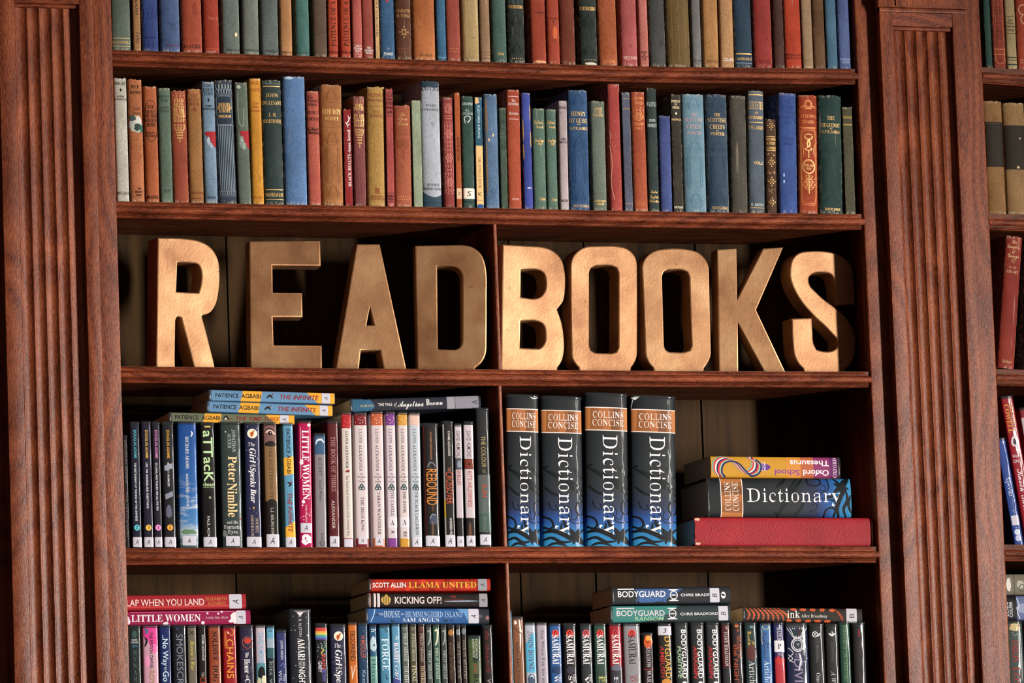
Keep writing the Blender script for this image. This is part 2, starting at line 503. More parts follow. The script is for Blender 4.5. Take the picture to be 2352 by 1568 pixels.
    'P': (92,(3,0,3,4,10,5,14,7,16,11,16,18,16,83,16,89,14,93,10,95,4,97,4,100,47,100,63,99,74,97,81,93,86,88,89,81,90,73,88,62,81,53,69,47,53,45,40,45,40,18,41,11,43,7,47,5,53,4,53,0),(40,51,44,51,54,52,60,56,63,62,64,72,63,82,60,89,55,94,48,95,44,94,42,93,40,88)),
    'Q': (116,(83,-26,65,-23,51,-14,41,0,31,5,22,11,15,19,10,28,7,39,6,50,7,61,10,71,15,80,21,87,29,94,37,99,48,102,58,103,69,102,79,99,87,94,95,88,101,80,106,71,109,61,110,50,107,33,100,19,88,7,73,0,83,-13,98,-18,108,-16,109,-20,96,-24),(58,3,72,8,81,24,84,50,82,71,77,86,68,95,57,97,43,92,35,76,32,50,34,30,39,15,48,6)),
    'R': (104,(3,0,3,4,10,5,14,7,16,11,16,18,16,83,16,89,14,93,10,95,4,97,4,100,48,100,67,99,81,94,89,85,92,73,86,58,69,49,95,11,99,6,105,4,106,0,74,0,44,47,40,47,40,18,41,11,43,7,47,5,53,4,53,0),(40,51,45,51,55,53,62,57,66,64,67,74,62,90,49,95,44,94,42,93,40,90,40,85)),
    'S': (86,(9,-2,9,35,14,35,18,21,24,11,33,5,43,3,51,4,57,8,60,13,61,20,58,28,50,35,36,42,25,49,17,56,12,64,11,73,12,81,15,89,19,94,25,99,33,102,41,103,50,101,62,99,64,98,66,98,69,99,70,103,75,103,75,70,71,70,68,78,64,85,60,90,55,94,49,97,43,98,36,97,31,94,28,89,26,84,27,78,30,74,42,67,56,60,64,56,70,51,74,46,77,41,79,29,78,20,75,13,69,6,62,2,53,-1,42,-2,35,-2,28,0,22,2,19,3,15,2,13,-2)),
    'T': (93,(20,0,20,4,27,5,31,7,33,11,34,18,34,95,33,95,22,94,14,89,9,81,6,70,2,70,2,100,90,100,90,70,87,70,79,89,59,95,58,95,58,18,59,11,61,7,65,5,72,4,72,0)),
    'U': (108,(55,-3,37,0,25,6,18,18,16,34,16,83,15,89,13,93,9,95,3,97,3,100,53,100,53,97,44,95,42,94,41,91,40,83,40,31,41,19,45,11,51,6,60,5,80,12,86,35,86,83,86,89,83,93,79,95,72,97,72,100,104,100,104,97,99,95,95,93,94,89,93,83,93,40,91,20,84,7,72,0)),
    'V': (94,(47,-3,10,84,5,92,2,95,-3,97,-3,100,46,100,46,97,37,95,34,93,33,90,35,83,57,31,77,83,78,90,77,93,75,95,66,97,66,100,97,100,97,97,93,96,90,94,87,90,84,84,51,-3)),
    'W': (134,(38,-2,7,86,3,94,1,96,-3,97,-3,100,40,100,40,97,33,95,31,93,31,90,33,82,49,34,66,78,63,88,61,92,59,94,50,97,50,100,97,100,97,97,89,95,86,91,88,85,104,37,119,81,121,89,120,93,118,95,111,97,111,100,137,100,137,97,134,95,131,93,126,83,98,-2,94,-2,70,68,42,-2)),
    'X': (104,(2,0,2,4,12,7,20,15,42,46,17,85,10,94,7,96,4,97,3,100,54,100,54,97,50,97,44,95,42,91,44,85,58,64,71,82,74,87,75,91,72,95,64,97,64,100,101,100,101,97,94,96,89,93,84,89,79,82,62,58,91,13,96,6,99,4,101,4,102,0,52,0,52,4,53,4,61,5,64,9,60,17,46,40,30,18,28,14,27,10,30,5,38,4,38,0)),
    'Y': (94,(22,0,22,4,29,5,33,7,35,11,35,18,35,39,10,85,6,91,3,94,0,96,-3,96,-3,100,46,100,46,96,43,96,37,95,35,94,34,92,36,86,55,50,73,81,76,86,77,90,74,95,66,96,65,100,97,100,97,96,93,95,90,93,84,86,59,45,59,18,60,11,62,7,66,5,72,4,72,0)),
    'Z': (97,(4,0,4,2,61,95,47,95,38,94,31,92,25,90,21,85,17,78,13,70,10,70,13,100,89,100,89,97,34,6,53,6,66,8,77,13,84,23,90,36,93,36,90,0)),
    'a': (76,(56,-2,48,0,44,8,33,0,21,-2,14,-1,9,2,6,7,4,14,7,23,14,30,26,36,44,42,44,53,43,59,41,62,38,64,33,65,25,64,23,60,25,57,27,51,26,47,24,44,21,43,17,42,13,43,10,45,8,48,7,52,8,57,11,61,15,65,21,68,28,70,36,70,49,69,58,64,63,57,64,46,64,14,65,9,67,7,70,9,72,6,65,0),(33,7,38,9,44,14,44,37,30,31,26,18,28,10)),
    'b': (79,(9,-2,9,85,8,94,6,96,2,97,2,100,30,100,30,61,38,68,49,70,56,69,62,66,68,61,72,54,74,46,75,37,74,26,71,16,66,9,59,3,51,-1,42,-2,33,0,23,6,12,-2),(40,3,47,5,51,11,53,21,54,35,53,47,51,55,47,60,40,62,34,59,32,57,30,53,30,15,33,6)),
    'c': (64,(34,-2,26,-1,19,2,13,8,8,15,5,23,4,33,6,43,9,52,14,60,21,65,29,69,38,70,48,69,55,66,60,60,61,54,60,50,59,47,56,46,52,45,45,48,43,55,43,57,43,60,42,64,37,65,28,59,25,41,26,27,30,17,37,11,45,8,53,10,60,16,63,13,50,2)),
    'd': (81,(31,-2,24,-1,17,2,12,8,8,15,5,23,4,32,5,43,8,52,12,60,18,65,25,69,32,70,42,68,49,62,49,88,48,92,47,95,44,96,39,97,39,100,70,100,70,16,72,9,74,7,78,6,78,2,65,1,49,-2,49,9,41,0),(38,6,41,7,44,9,47,12,49,17,49,53,48,57,45,59,42,61,38,62,32,60,29,55,27,46,26,34,26,22,29,13,32,8)),
    'e': (66,(34,-2,26,-1,19,2,13,8,8,15,5,24,4,35,5,44,8,53,13,60,19,66,26,69,35,70,46,68,55,62,60,51,62,38,62,37,26,37,30,16,44,9,52,12,59,19,63,16,50,2),(26,42,44,42,44,47,44,55,42,61,40,64,35,65,28,60,26,45)),
    'f': (47,(3,0,3,4,9,5,11,8,11,16,11,61,4,61,4,68,11,68,11,78,13,88,19,96,27,101,38,102,47,101,53,98,57,94,58,88,57,84,55,81,53,79,49,78,46,79,43,80,41,83,41,86,42,92,43,94,43,95,42,97,40,97,36,97,34,95,33,86,33,68,45,68,45,61,33,61,33,14,33,9,35,6,38,4,44,4,44,0)),
    'g': (72,(32,-31,20,-30,11,-27,5,-22,3,-16,6,-10,15,-6,8,0,5,7,6,12,9,16,15,20,22,24,9,33,5,47,6,53,9,59,13,64,19,67,26,69,35,70,43,69,51,67,70,67,70,59,59,59,63,52,64,45,63,39,61,33,57,29,51,26,45,23,38,23,35,23,31,23,28,22,25,21,23,18,22,16,24,12,31,11,38,11,49,10,57,9,63,6,67,3,69,-2,70,-8,67,-18,60,-25,48,-29),(35,27,39,29,42,32,43,38,44,46,43,55,42,61,39,64,35,65,30,64,27,61,26,55,25,46,26,38,27,32,30,29),(35,-26,52,-23,58,-15,57,-11,55,-9,45,-7,21,-7,17,-11,16,-16,17,-20,21,-23,27,-25)),
    'h': (84,(4,0,4,4,8,4,10,6,11,12,11,88,10,94,8,96,4,97,4,100,33,100,33,59,42,67,53,70,68,64,73,47,73,12,74,6,76,4,80,4,80,0,44,0,44,4,46,4,50,6,52,12,52,48,50,57,48,59,45,60,38,58,33,52,33,12,34,6,36,4,40,4,40,0)),
    'i': (44,(22,80,18,81,14,83,12,86,11,91,12,95,14,99,18,101,22,102,26,101,30,99,32,95,33,91,32,86,30,83,26,81),(4,0,4,4,8,4,10,6,11,12,11,55,10,63,8,64,4,64,5,68,33,68,33,12,34,6,36,4,40,4,40,0)),
    'j': (46,(23,80,19,81,15,83,13,87,12,91,13,95,16,99,19,101,23,102,28,101,31,99,34,95,35,91,34,87,31,83,28,81),(8,-31,-2,-29,-6,-26,-10,-23,-12,-19,-12,-15,-12,-12,-10,-9,-7,-7,-3,-6,0,-7,3,-9,5,-11,6,-15,4,-19,2,-23,4,-25,7,-26,11,-25,13,-22,14,-12,14,55,14,60,12,62,9,64,5,65,5,68,35,68,35,-5,33,-16,28,-24,19,-29)),
    'k': (79,(4,0,4,4,8,4,10,6,11,12,11,88,10,94,8,96,4,97,5,100,33,100,33,37,50,55,53,58,54,61,52,64,46,64,45,68,76,68,76,64,68,62,60,57,49,46,76,7,79,5,83,4,83,0,46,0,46,4,48,4,51,4,53,7,51,11,36,32,33,29,33,12,34,6,36,4,40,4,40,0)),
    'l': (44,(4,0,4,4,8,4,10,6,11,12,11,88,10,94,8,96,4,97,4,100,33,100,33,12,34,6,36,4,40,4,40,0)),
    'm': (122,(4,0,4,4,8,4,10,6,11,12,11,56,10,62,8,64,4,65,4,68,32,68,32,58,41,67,52,70,64,67,70,57,80,67,92,70,106,64,111,47,111,12,112,6,114,4,118,4,118,0,83,0,83,4,86,4,89,6,90,12,90,48,89,57,87,59,83,60,77,58,71,52,71,12,73,6,75,4,78,4,78,0,44,0,44,4,47,4,50,6,51,12,51,48,50,57,48,59,44,60,37,58,32,52,32,12,33,6,36,4,39,4,39,0)),
    'n': (84,(4,0,4,4,8,4,10,6,11,12,11,56,10,62,8,64,4,65,4,68,33,68,33,59,42,67,53,70,68,64,73,47,73,12,74,6,76,4,80,4,80,0,44,0,44,4,46,4,50,6,52,12,52,48,50,57,48,59,45,60,38,58,33,52,33,12,34,6,36,4,40,4,40,0)),
    'o': (74,(37,-2,28,-1,20,2,13,8,8,15,5,24,4,34,5,44,8,53,13,60,20,65,28,69,37,70,46,69,54,66,60,60,66,53,69,44,70,34,69,24,66,15,60,8,54,2,46,-1),(37,2,42,4,46,9,48,18,48,34,48,50,46,60,42,64,37,66,32,64,28,60,26,50,26,34,26,18,28,9,32,4)),
    'p': (82,(4,-31,4,-27,9,-26,11,-22,11,-14,11,53,10,62,8,64,4,65,4,68,31,68,31,58,40,67,51,70,58,69,64,66,70,60,74,53,76,45,77,35,76,25,73,16,70,8,64,3,57,-1,50,-2,40,0,33,7,33,-13,33,-22,35,-24,37,-26,43,-27,43,-31),(43,6,49,8,53,13,55,22,56,34,55,46,53,55,50,59,44,61,38,59,33,52,33,15,37,8)),
    'q': (80,(38,-31,38,-27,44,-26,47,-25,49,-22,49,-18,49,6,41,0,31,-2,24,-1,17,2,12,7,8,14,5,22,4,32,6,42,9,51,14,59,20,65,28,69,37,70,47,68,57,62,68,70,70,70,70,-18,72,-25,74,-26,78,-27,78,-31),(39,7,46,9,48,11,49,15,49,53,47,62,39,65,33,63,29,57,26,48,26,34,26,22,29,13,33,8)),
    'r': (63,(4,0,4,4,8,4,10,6,11,12,11,55,10,63,8,64,4,64,5,68,32,68,32,55,36,62,41,66,46,69,51,70,57,69,60,67,63,63,64,59,63,55,61,51,58,50,55,49,51,49,49,51,46,55,44,57,42,57,38,56,36,53,33,48,33,42,33,12,33,8,35,6,38,4,43,4,43,0)),
    's': (63,(33,-2,27,-1,19,1,16,2,13,1,11,-2,8,-2,8,23,12,23,15,15,19,9,25,5,31,3,36,4,39,6,42,9,42,13,40,18,34,23,24,29,17,33,12,37,9,42,8,48,10,57,14,64,22,69,31,70,37,70,44,68,45,67,47,67,49,68,51,70,54,70,54,49,50,49,47,56,43,61,38,64,33,65,29,65,26,63,24,60,23,57,24,54,25,51,32,47,42,42,49,38,53,33,56,28,57,21,55,11,50,4,43,-1)),
    't': (50,(27,-2,20,-1,15,2,12,8,11,16,11,61,4,61,4,66,19,81,28,93,32,93,32,68,46,68,46,61,32,61,32,18,33,11,35,9,37,9,42,11,45,16,49,15,40,2)),
    'u': (82,(29,-2,20,-1,14,4,11,11,10,21,10,55,9,62,6,64,2,65,2,68,31,68,31,16,32,13,33,10,36,8,39,8,45,9,50,15,50,55,49,62,46,64,42,65,42,68,71,68,71,15,72,11,73,9,75,7,79,7,79,3,66,2,50,-2,50,9,46,4,41,1,35,-2)),
    'v': (67,(31,-2,8,55,5,62,3,64,-1,64,-1,68,36,68,36,65,34,65,30,64,28,61,29,59,41,27,52,56,53,60,51,64,45,65,45,68,67,68,67,65,64,64,61,61,57,53,35,-2)),
    'w': (96,(27,-2,4,58,1,62,-2,64,-2,68,30,68,30,64,26,64,25,61,26,59,26,56,37,28,46,52,44,59,42,63,37,65,37,68,71,68,71,64,66,63,65,61,65,59,66,58,74,31,84,56,85,60,84,64,78,65,78,68,98,68,98,65,95,64,94,62,91,57,67,-2,64,-2,49,43,31,-2)),
    'x': (70,(1,0,1,3,7,6,14,12,27,30,9,58,5,63,1,64,1,68,37,68,37,65,32,64,31,62,33,57,40,45,49,57,51,61,50,64,44,65,44,68,68,68,68,65,62,62,56,56,44,40,64,8,67,5,70,3,70,0,34,0,34,4,39,4,41,7,38,13,30,25,21,13,19,7,20,4,25,3,26,0)),
    'y': (66,(11,-31,6,-30,2,-28,-1,-24,-2,-18,-1,-15,1,-12,4,-9,8,-9,11,-9,14,-11,16,-13,16,-17,16,-18,16,-19,17,-21,19,-22,22,-20,25,-16,28,-10,31,-1,8,55,6,60,3,63,-1,64,-1,68,36,68,36,64,30,64,28,60,29,59,29,57,41,26,51,53,52,57,52,60,52,62,50,64,45,64,45,68,66,68,66,64,63,64,61,62,57,53,36,-5,28,-21,25,-26,21,-29,17,-30)),
    'z': (64,(3,0,3,3,37,63,28,63,21,62,16,60,12,55,10,48,6,48,7,68,60,68,60,64,28,6,33,6,43,7,49,10,54,15,57,24,61,24,59,0)),
}
GLYPH['i'] = {
    '.': (40,(20,-2,16,-2,13,0,11,3,11,8,11,13,13,16,16,17,20,18,23,17,26,16,28,13,29,8,28,3,26,0,23,-2)),
    'A': (102,(-19,0,-18,3,-9,5,0,12,24,40,78,104,81,104,78,13,78,8,81,5,84,4,90,3,90,0,49,0,49,3,50,3,56,4,60,6,62,10,63,17,63,35,29,35,26,33,14,20,9,12,7,8,7,5,9,4,17,3,16,0),(31,40,64,40,66,81)),
    'B': (97,(-7,0,-7,3,0,4,4,6,7,10,9,16,28,85,29,92,28,95,26,97,18,99,19,102,56,102,82,97,90,80,84,65,65,55,78,46,83,32,81,23,77,15,70,9,61,4,50,1,38,0),(42,57,57,59,67,63,73,71,75,81,70,93,56,97,49,97,46,95,44,90,41,80,36,59,37,57),(34,5,48,7,58,12,64,21,66,33,65,42,60,48,53,51,43,52,36,52,34,51,33,49,24,16,23,13,23,10,24,7,26,6)),
    'C': (104,(48,-2,36,-1,26,3,17,9,11,17,7,28,6,39,7,50,10,61,15,71,22,80,31,88,40,95,55,102,71,104,80,103,91,101,95,100,97,101,100,103,103,103,97,73,94,73,94,75,94,78,92,87,88,94,81,98,72,100,63,98,54,95,46,89,38,81,32,72,27,62,24,50,23,38,25,24,31,13,40,6,52,4,71,9,88,23,91,20,81,10,71,3,60,-1)),
    'D': (112,(-8,0,-7,3,0,4,4,6,7,9,9,16,28,85,29,92,28,95,26,97,18,99,19,102,58,102,72,101,83,97,93,91,100,82,104,72,105,60,104,48,101,37,95,27,86,18,77,11,65,5,51,1,37,0),(37,5,49,6,59,10,68,15,75,23,81,32,85,42,87,52,88,63,86,78,80,89,70,95,56,97,49,97,45,93,42,85,25,20,23,11,24,8,26,6,31,5)),
    'E': (100,(-7,0,-7,3,0,4,4,6,7,9,9,16,28,85,29,92,28,95,26,97,18,99,19,102,97,102,92,80,90,80,88,91,86,94,82,96,68,97,55,97,49,97,46,94,43,87,35,57,48,57,57,58,64,60,68,65,71,72,73,72,63,35,60,35,61,41,60,48,58,50,56,51,47,52,34,52,25,18,24,14,23,10,24,8,26,6,34,5,44,5,54,6,62,7,69,11,75,15,80,21,85,28,88,28,77,0)),
    'F': (89,(-7,0,-6,3,2,4,7,8,10,16,28,85,30,92,29,95,27,97,18,99,19,102,93,102,88,78,85,78,85,79,85,81,84,89,81,94,76,96,68,97,56,97,48,96,46,92,43,82,36,57,45,57,57,58,61,60,64,62,70,72,73,72,63,34,60,34,60,38,60,42,60,47,58,50,54,51,47,52,35,52,26,15,25,12,25,10,25,6,28,4,37,3,37,0)),
    'G': (119,(54,-2,40,-1,29,3,19,9,12,18,7,28,6,40,7,51,10,61,16,72,22,81,31,89,40,96,55,102,72,104,82,104,91,101,98,98,102,97,107,99,111,103,113,103,106,72,104,72,101,84,94,92,85,98,73,100,60,97,48,91,38,81,30,67,25,53,23,38,26,23,32,12,42,5,56,2,63,3,70,6,75,9,78,14,83,35,84,38,84,41,84,44,81,46,71,47,72,50,114,50,113,47,105,46,102,44,101,41,99,38,97,32,92,8,73,0)),
    'H': (114,(-7,0,-7,3,1,4,6,8,9,16,28,85,29,92,28,95,26,97,18,99,19,102,59,102,59,99,52,99,48,97,45,93,43,86,37,63,36,60,37,58,41,57,79,57,82,58,84,60,90,85,92,92,91,95,89,97,80,99,81,102,122,102,121,99,120,99,114,99,110,97,108,93,105,86,87,18,86,13,86,10,86,7,88,5,97,3,96,0,55,0,56,3,64,4,69,8,72,16,80,47,80,48,80,49,79,51,75,51,38,51,34,51,33,48,24,18,23,13,23,10,24,7,26,5,34,3,33,0)),
    'I': (54,(-7,0,-6,3,2,4,7,8,10,16,28,85,30,92,29,95,27,97,18,99,19,102,60,102,60,99,59,99,53,99,49,97,46,93,44,86,26,18,24,10,25,7,27,5,35,3,35,0)),
    'J': (57,(5,-2,-2,-1,-7,2,-10,6,-11,11,-11,14,-9,17,-7,18,-4,19,2,17,3,15,4,12,4,10,3,9,2,6,3,3,6,2,9,3,11,6,13,10,15,17,33,83,34,92,33,96,31,97,21,99,22,102,64,102,64,99,58,99,54,97,51,94,49,88,33,29,29,16,22,6,15,0)),
    'K': (100,(-7,0,-7,3,1,4,6,8,9,16,28,85,29,92,28,95,26,97,18,99,19,102,59,102,58,99,57,99,52,99,48,97,46,94,43,87,35,58,35,57,35,56,36,55,38,56,74,85,80,91,82,95,81,98,75,99,74,99,74,102,110,102,109,99,102,98,95,94,74,78,49,58,78,15,87,6,91,4,96,3,96,0,52,0,53,3,54,3,61,4,63,6,63,8,62,12,59,17,37,50,35,51,33,49,24,16,23,10,24,7,26,4,36,3,35,0)),
    'L': (99,(-5,0,-5,3,2,4,6,6,9,9,11,16,30,85,31,89,31,92,31,95,29,97,20,99,21,102,61,102,60,99,55,99,51,97,48,93,45,86,28,20,26,14,26,11,26,8,28,6,36,5,47,5,57,6,66,7,72,10,78,14,83,21,88,29,91,29,81,0)),
    'M': (130,(-8,0,-7,3,1,4,6,8,9,16,28,85,29,92,29,95,27,97,18,99,19,102,47,102,57,24,109,102,137,102,136,99,135,99,130,99,126,97,123,93,121,86,102,18,101,13,101,10,101,7,103,5,112,3,111,0,71,0,72,2,79,4,84,9,87,18,106,86,48,0,46,0,35,86,17,23,15,11,15,7,17,5,26,3,25,0)),
    'N': (110,(74,-2,34,82,16,18,15,13,15,9,16,6,18,4,27,3,26,0,-7,0,-7,3,-1,4,4,6,7,9,9,16,29,86,29,88,29,90,28,93,26,96,23,99,19,99,18,99,19,102,40,102,78,24,94,84,95,89,96,93,95,96,93,98,84,99,84,102,118,102,117,99,110,98,104,94,101,86,77,-2)),
    'O': (114,(44,-2,33,-1,23,2,15,8,9,15,6,25,5,36,6,46,8,56,13,65,18,74,26,83,33,90,42,96,51,101,61,103,70,104,81,103,91,100,99,94,104,86,108,77,109,66,108,58,106,50,99,33,88,19,75,7,60,0),(44,2,52,3,59,6,66,11,72,18,78,25,82,34,90,53,92,63,92,73,91,84,86,93,80,98,70,100,62,99,55,95,47,90,40,82,34,73,29,63,23,46,21,30,23,18,28,9,35,4)),
    'P': (89,(-7,0,-7,3,0,4,4,6,7,9,9,16,28,85,29,92,28,95,26,97,18,99,19,102,59,102,82,97,90,79,89,71,85,64,79,57,70,53,60,50,49,49,35,49,33,48,32,47,24,14,23,12,23,10,24,7,26,4,36,3,35,0),(42,53,56,55,65,60,71,69,73,80,72,88,68,94,62,97,54,98,47,96,44,89,35,58,35,56,36,54)),
    'Q': (114,(65,-29,55,-28,43,-25,31,-22,24,-21,15,-22,6,-28,4,-25,32,-1,20,4,12,12,6,23,5,36,6,46,9,56,13,66,19,75,26,83,33,90,42,96,51,101,60,104,69,104,80,103,90,100,97,94,103,87,107,78,108,67,106,51,99,36,89,22,75,9,59,1,42,-2,36,-3,28,-10,31,-10,35,-10,45,-11,57,-14,76,-18,87,-15,99,-6,101,-8,92,-17,84,-24,75,-27),(44,2,55,5,66,12,76,23,84,38,90,55,91,72,90,84,86,93,79,98,69,100,61,99,53,95,46,90,39,82,33,73,28,63,23,46,21,30,23,18,27,9,34,4)),
    'R': (99,(-7,0,-7,3,0,4,4,6,7,10,9,16,28,85,29,92,28,95,26,97,18,99,19,102,62,102,75,101,85,96,91,89,93,80,86,62,64,52,77,19,84,7,88,4,92,3,92,0,69,0,49,50,45,50,39,50,33,51,25,20,23,10,24,7,26,4,34,3,36,3,35,0),(44,55,58,57,68,62,74,70,76,80,71,93,55,97,49,97,46,94,43,88,35,56,39,55)),
    'S': (81,(34,-2,24,-1,13,2,11,3,9,3,6,2,3,-2,1,-2,6,32,8,32,10,19,15,10,22,4,32,2,37,3,42,5,46,8,49,13,51,17,52,23,50,31,46,38,40,44,34,51,27,59,22,65,20,72,19,78,20,85,23,92,28,97,33,101,40,104,49,104,56,104,62,103,67,101,69,101,72,101,74,104,77,104,73,74,70,74,69,85,65,93,59,98,51,100,44,99,38,95,35,90,34,83,35,78,37,73,44,64,51,57,58,49,64,39,66,28,65,20,62,13,57,6,50,2,43,-1)),
    'T': (92,(11,0,11,3,13,3,21,4,24,6,27,9,31,20,50,92,51,94,50,96,47,97,43,97,34,96,28,95,22,92,18,89,13,77,10,78,16,102,101,102,97,77,94,77,94,79,94,82,93,89,90,94,85,96,76,97,70,97,67,96,66,93,46,20,44,9,44,6,47,4,57,3,58,3,57,0)),
    'U': (108,(44,-2,31,0,20,5,14,14,11,25,14,40,26,85,28,92,27,96,25,98,15,99,16,102,59,102,58,99,57,99,51,99,46,96,43,91,41,84,30,42,26,24,28,16,32,10,38,6,48,5,55,6,62,8,68,12,73,17,77,26,81,40,92,78,94,91,93,95,91,97,88,99,82,99,82,102,117,102,117,99,114,99,107,98,103,92,101,87,98,79,87,36,83,23,78,14,72,6,64,2,55,-1)),
    'V': (96,(18,-2,21,87,21,93,19,97,15,99,10,99,8,99,9,102,50,102,49,100,48,100,42,99,38,97,37,92,36,85,33,21,84,82,90,90,92,95,91,97,89,98,82,99,82,102,114,102,113,99,108,98,104,95,94,84,21,-2)),
    'W': (130,(18,-2,22,87,21,93,19,97,15,99,9,100,9,102,50,102,50,100,48,100,42,99,39,97,37,92,36,85,34,26,71,78,71,87,71,93,69,97,65,99,60,99,59,99,59,102,99,102,98,99,90,98,88,97,87,94,85,83,83,26,120,82,124,89,125,95,123,98,115,99,116,102,147,102,146,99,141,99,137,95,128,84,70,-2,67,-2,70,68,21,-2)),
    'X': (101,(-14,0,-13,2,-3,6,7,14,44,51,34,82,29,93,24,98,14,99,13,99,14,102,59,102,59,99,56,99,49,98,47,94,48,85,57,61,80,84,86,91,88,95,86,98,79,99,77,99,78,102,114,102,112,99,107,99,103,96,91,86,59,55,70,20,74,9,79,4,88,3,90,3,89,0,43,0,43,3,46,3,54,4,56,6,57,9,56,13,55,16,46,44,22,20,16,13,14,8,17,4,26,2,25,0)),
    'Y': (91,(11,0,11,3,21,4,26,7,29,15,37,44,23,81,18,92,15,95,12,98,3,99,4,102,48,102,47,99,38,98,36,96,35,93,36,90,37,86,49,52,73,79,81,88,83,94,82,96,80,98,76,99,71,99,72,102,107,102,106,99,102,98,97,95,86,84,52,45,43,15,43,12,42,9,43,6,46,4,57,3,56,0)),
    'Z': (101,(-2,0,-2,2,78,97,50,97,35,95,29,92,25,89,21,84,18,77,15,77,23,102,100,102,100,101,19,6,45,6,61,7,71,9,79,14,83,20,88,28,90,28,81,0)),
    'a': (75,(11,-2,6,-1,2,2,-1,7,-2,14,0,26,4,38,11,50,20,60,30,67,40,70,48,68,51,62,53,68,64,68,51,20,49,10,49,8,51,8,55,10,62,18,64,16,53,3,43,-2,38,0,37,5,42,26,34,14,26,5,19,0),(18,7,22,8,26,11,33,19,41,31,46,44,48,57,46,63,41,66,34,64,27,59,21,50,16,38,13,27,12,16,13,9)),
    'b': (75,(18,-2,10,-1,4,1,0,4,-1,8,0,11,19,89,20,93,20,96,19,99,13,100,11,100,12,103,21,104,27,105,34,107,36,107,36,106,23,55,34,66,47,70,55,68,62,64,66,57,67,48,66,39,63,30,59,22,52,14,45,8,37,3,28,-1),(21,2,29,4,37,9,44,16,49,26,53,37,54,46,53,53,51,58,46,61,41,62,34,61,28,56,22,48,18,37,12,15,11,8,13,4)),
    'c': (66,(22,-2,13,0,6,5,1,13,0,24,1,31,3,38,6,46,11,52,16,58,22,63,33,68,44,70,50,69,55,66,58,63,59,59,58,55,57,53,54,51,51,50,46,52,45,56,46,59,47,61,48,62,48,64,47,65,43,66,36,64,29,60,22,52,17,43,14,33,13,24,14,16,17,10,21,6,27,5,38,8,50,18,52,16,37,3)),
    'd': (78,(13,-2,7,-1,2,3,-1,9,-2,16,-1,24,1,31,10,48,15,55,22,61,32,68,42,70,50,68,53,64,60,92,60,94,60,96,59,99,53,100,51,100,52,103,67,105,74,107,76,106,76,104,75,103,53,18,52,13,51,10,52,7,55,7,60,9,67,18,70,16,58,2,53,-1,48,-2,42,0,40,6,41,13,44,25,37,13,29,5,22,0),(20,6,24,7,28,9,36,19,44,31,49,45,51,57,50,61,49,64,47,66,44,66,36,64,29,59,22,50,16,39,13,27,11,17,12,13,14,9,16,7)),
    'e': (63,(20,-2,11,0,5,5,0,12,-1,22,0,29,2,36,6,44,10,51,16,57,22,62,33,68,43,70,49,69,53,67,56,63,57,59,54,50,46,42,32,35,13,31,13,26,12,22,16,10,26,6,37,9,49,18,51,16,44,8,36,3,28,0),(14,35,27,38,37,44,43,51,45,60,44,64,40,66,35,65,30,62,25,57,21,51)),
    'f': (44,(-11,-34,-14,-33,-17,-31,-19,-29,-20,-26,-19,-21,-15,-19,-11,-20,-10,-24,-10,-26,-11,-28,-9,-29,-5,-28,-2,-24,0,-16,3,-6,16,62,2,62,3,67,16,67,18,75,23,89,30,99,38,105,48,107,53,106,57,104,60,101,60,97,59,92,53,90,49,91,48,96,48,97,49,98,49,100,48,102,45,103,38,98,33,84,29,67,46,67,46,62,28,62,22,33,15,2,7,-19,-1,-30)),
    'g': (63,(14,-34,4,-33,-5,-29,-10,-23,-11,-16,-7,-5,8,5,3,9,1,13,2,15,5,18,13,27,5,33,2,43,3,50,6,56,11,62,18,66,25,69,33,70,45,68,54,65,64,65,64,59,53,59,55,52,53,45,50,38,46,33,39,29,32,26,24,25,18,26,15,22,13,19,16,15,25,12,35,8,43,4,48,-1,49,-9,48,-16,45,-22,39,-27,32,-31,24,-33),(24,28,29,29,33,32,37,36,40,42,41,48,42,55,41,60,39,63,36,66,32,66,28,66,24,63,20,58,17,53,15,47,15,40,17,31),(16,-29,33,-25,39,-13,38,-10,36,-7,29,-2,21,1,11,4,1,-4,-2,-14,3,-25)),
    'h': (88,(67,-2,61,0,57,2,54,7,53,13,54,22,56,33,60,49,61,57,62,62,60,69,55,71,47,68,38,60,31,49,27,38,19,0,6,0,25,91,26,99,23,104,16,106,15,106,16,112,43,112,37,85,34,73,31,60,33,60,46,75,60,81,72,76,76,64,75,58,73,48,70,30,68,22,68,15,69,10,73,8,77,9,82,11,85,7,76,1)),
    'i': (39,(27,87,22,89,20,91,19,94,20,97,22,99,24,101,27,102,30,101,32,99,34,97,35,94,34,91,32,89,30,87),(7,-2,2,0,0,6,1,12,2,19,12,53,13,56,13,58,13,60,11,62,4,63,4,66,14,67,21,68,27,70,28,69,29,68,29,67,28,65,14,17,13,11,13,8,16,7,21,10,29,18,31,16,18,3)),
    'j': (38,(27,87,22,89,20,91,20,94,20,97,22,99,25,101,27,102,30,101,33,99,35,97,35,94,35,91,33,89,30,87),(-11,-34,-15,-33,-18,-31,-20,-28,-21,-24,-20,-20,-16,-18,-12,-20,-11,-24,-11,-26,-11,-28,-11,-29,-9,-30,-6,-27,-2,-19,1,-6,6,15,13,55,14,56,14,58,12,62,4,63,5,66,13,67,20,68,26,70,28,69,28,67,16,13,11,-8,5,-22,-2,-31)),
    'k': (75,(48,-2,44,-1,41,2,35,14,26,35,17,28,9,0,-3,0,23,91,23,96,23,98,22,99,16,100,14,100,15,103,24,104,31,106,35,107,37,107,38,107,38,106,38,102,18,35,43,53,49,58,51,62,49,64,43,65,45,67,74,67,73,64,64,62,54,56,36,42,47,16,50,10,52,8,55,8,60,10,66,17,68,15,63,8,57,2,52,-1)),
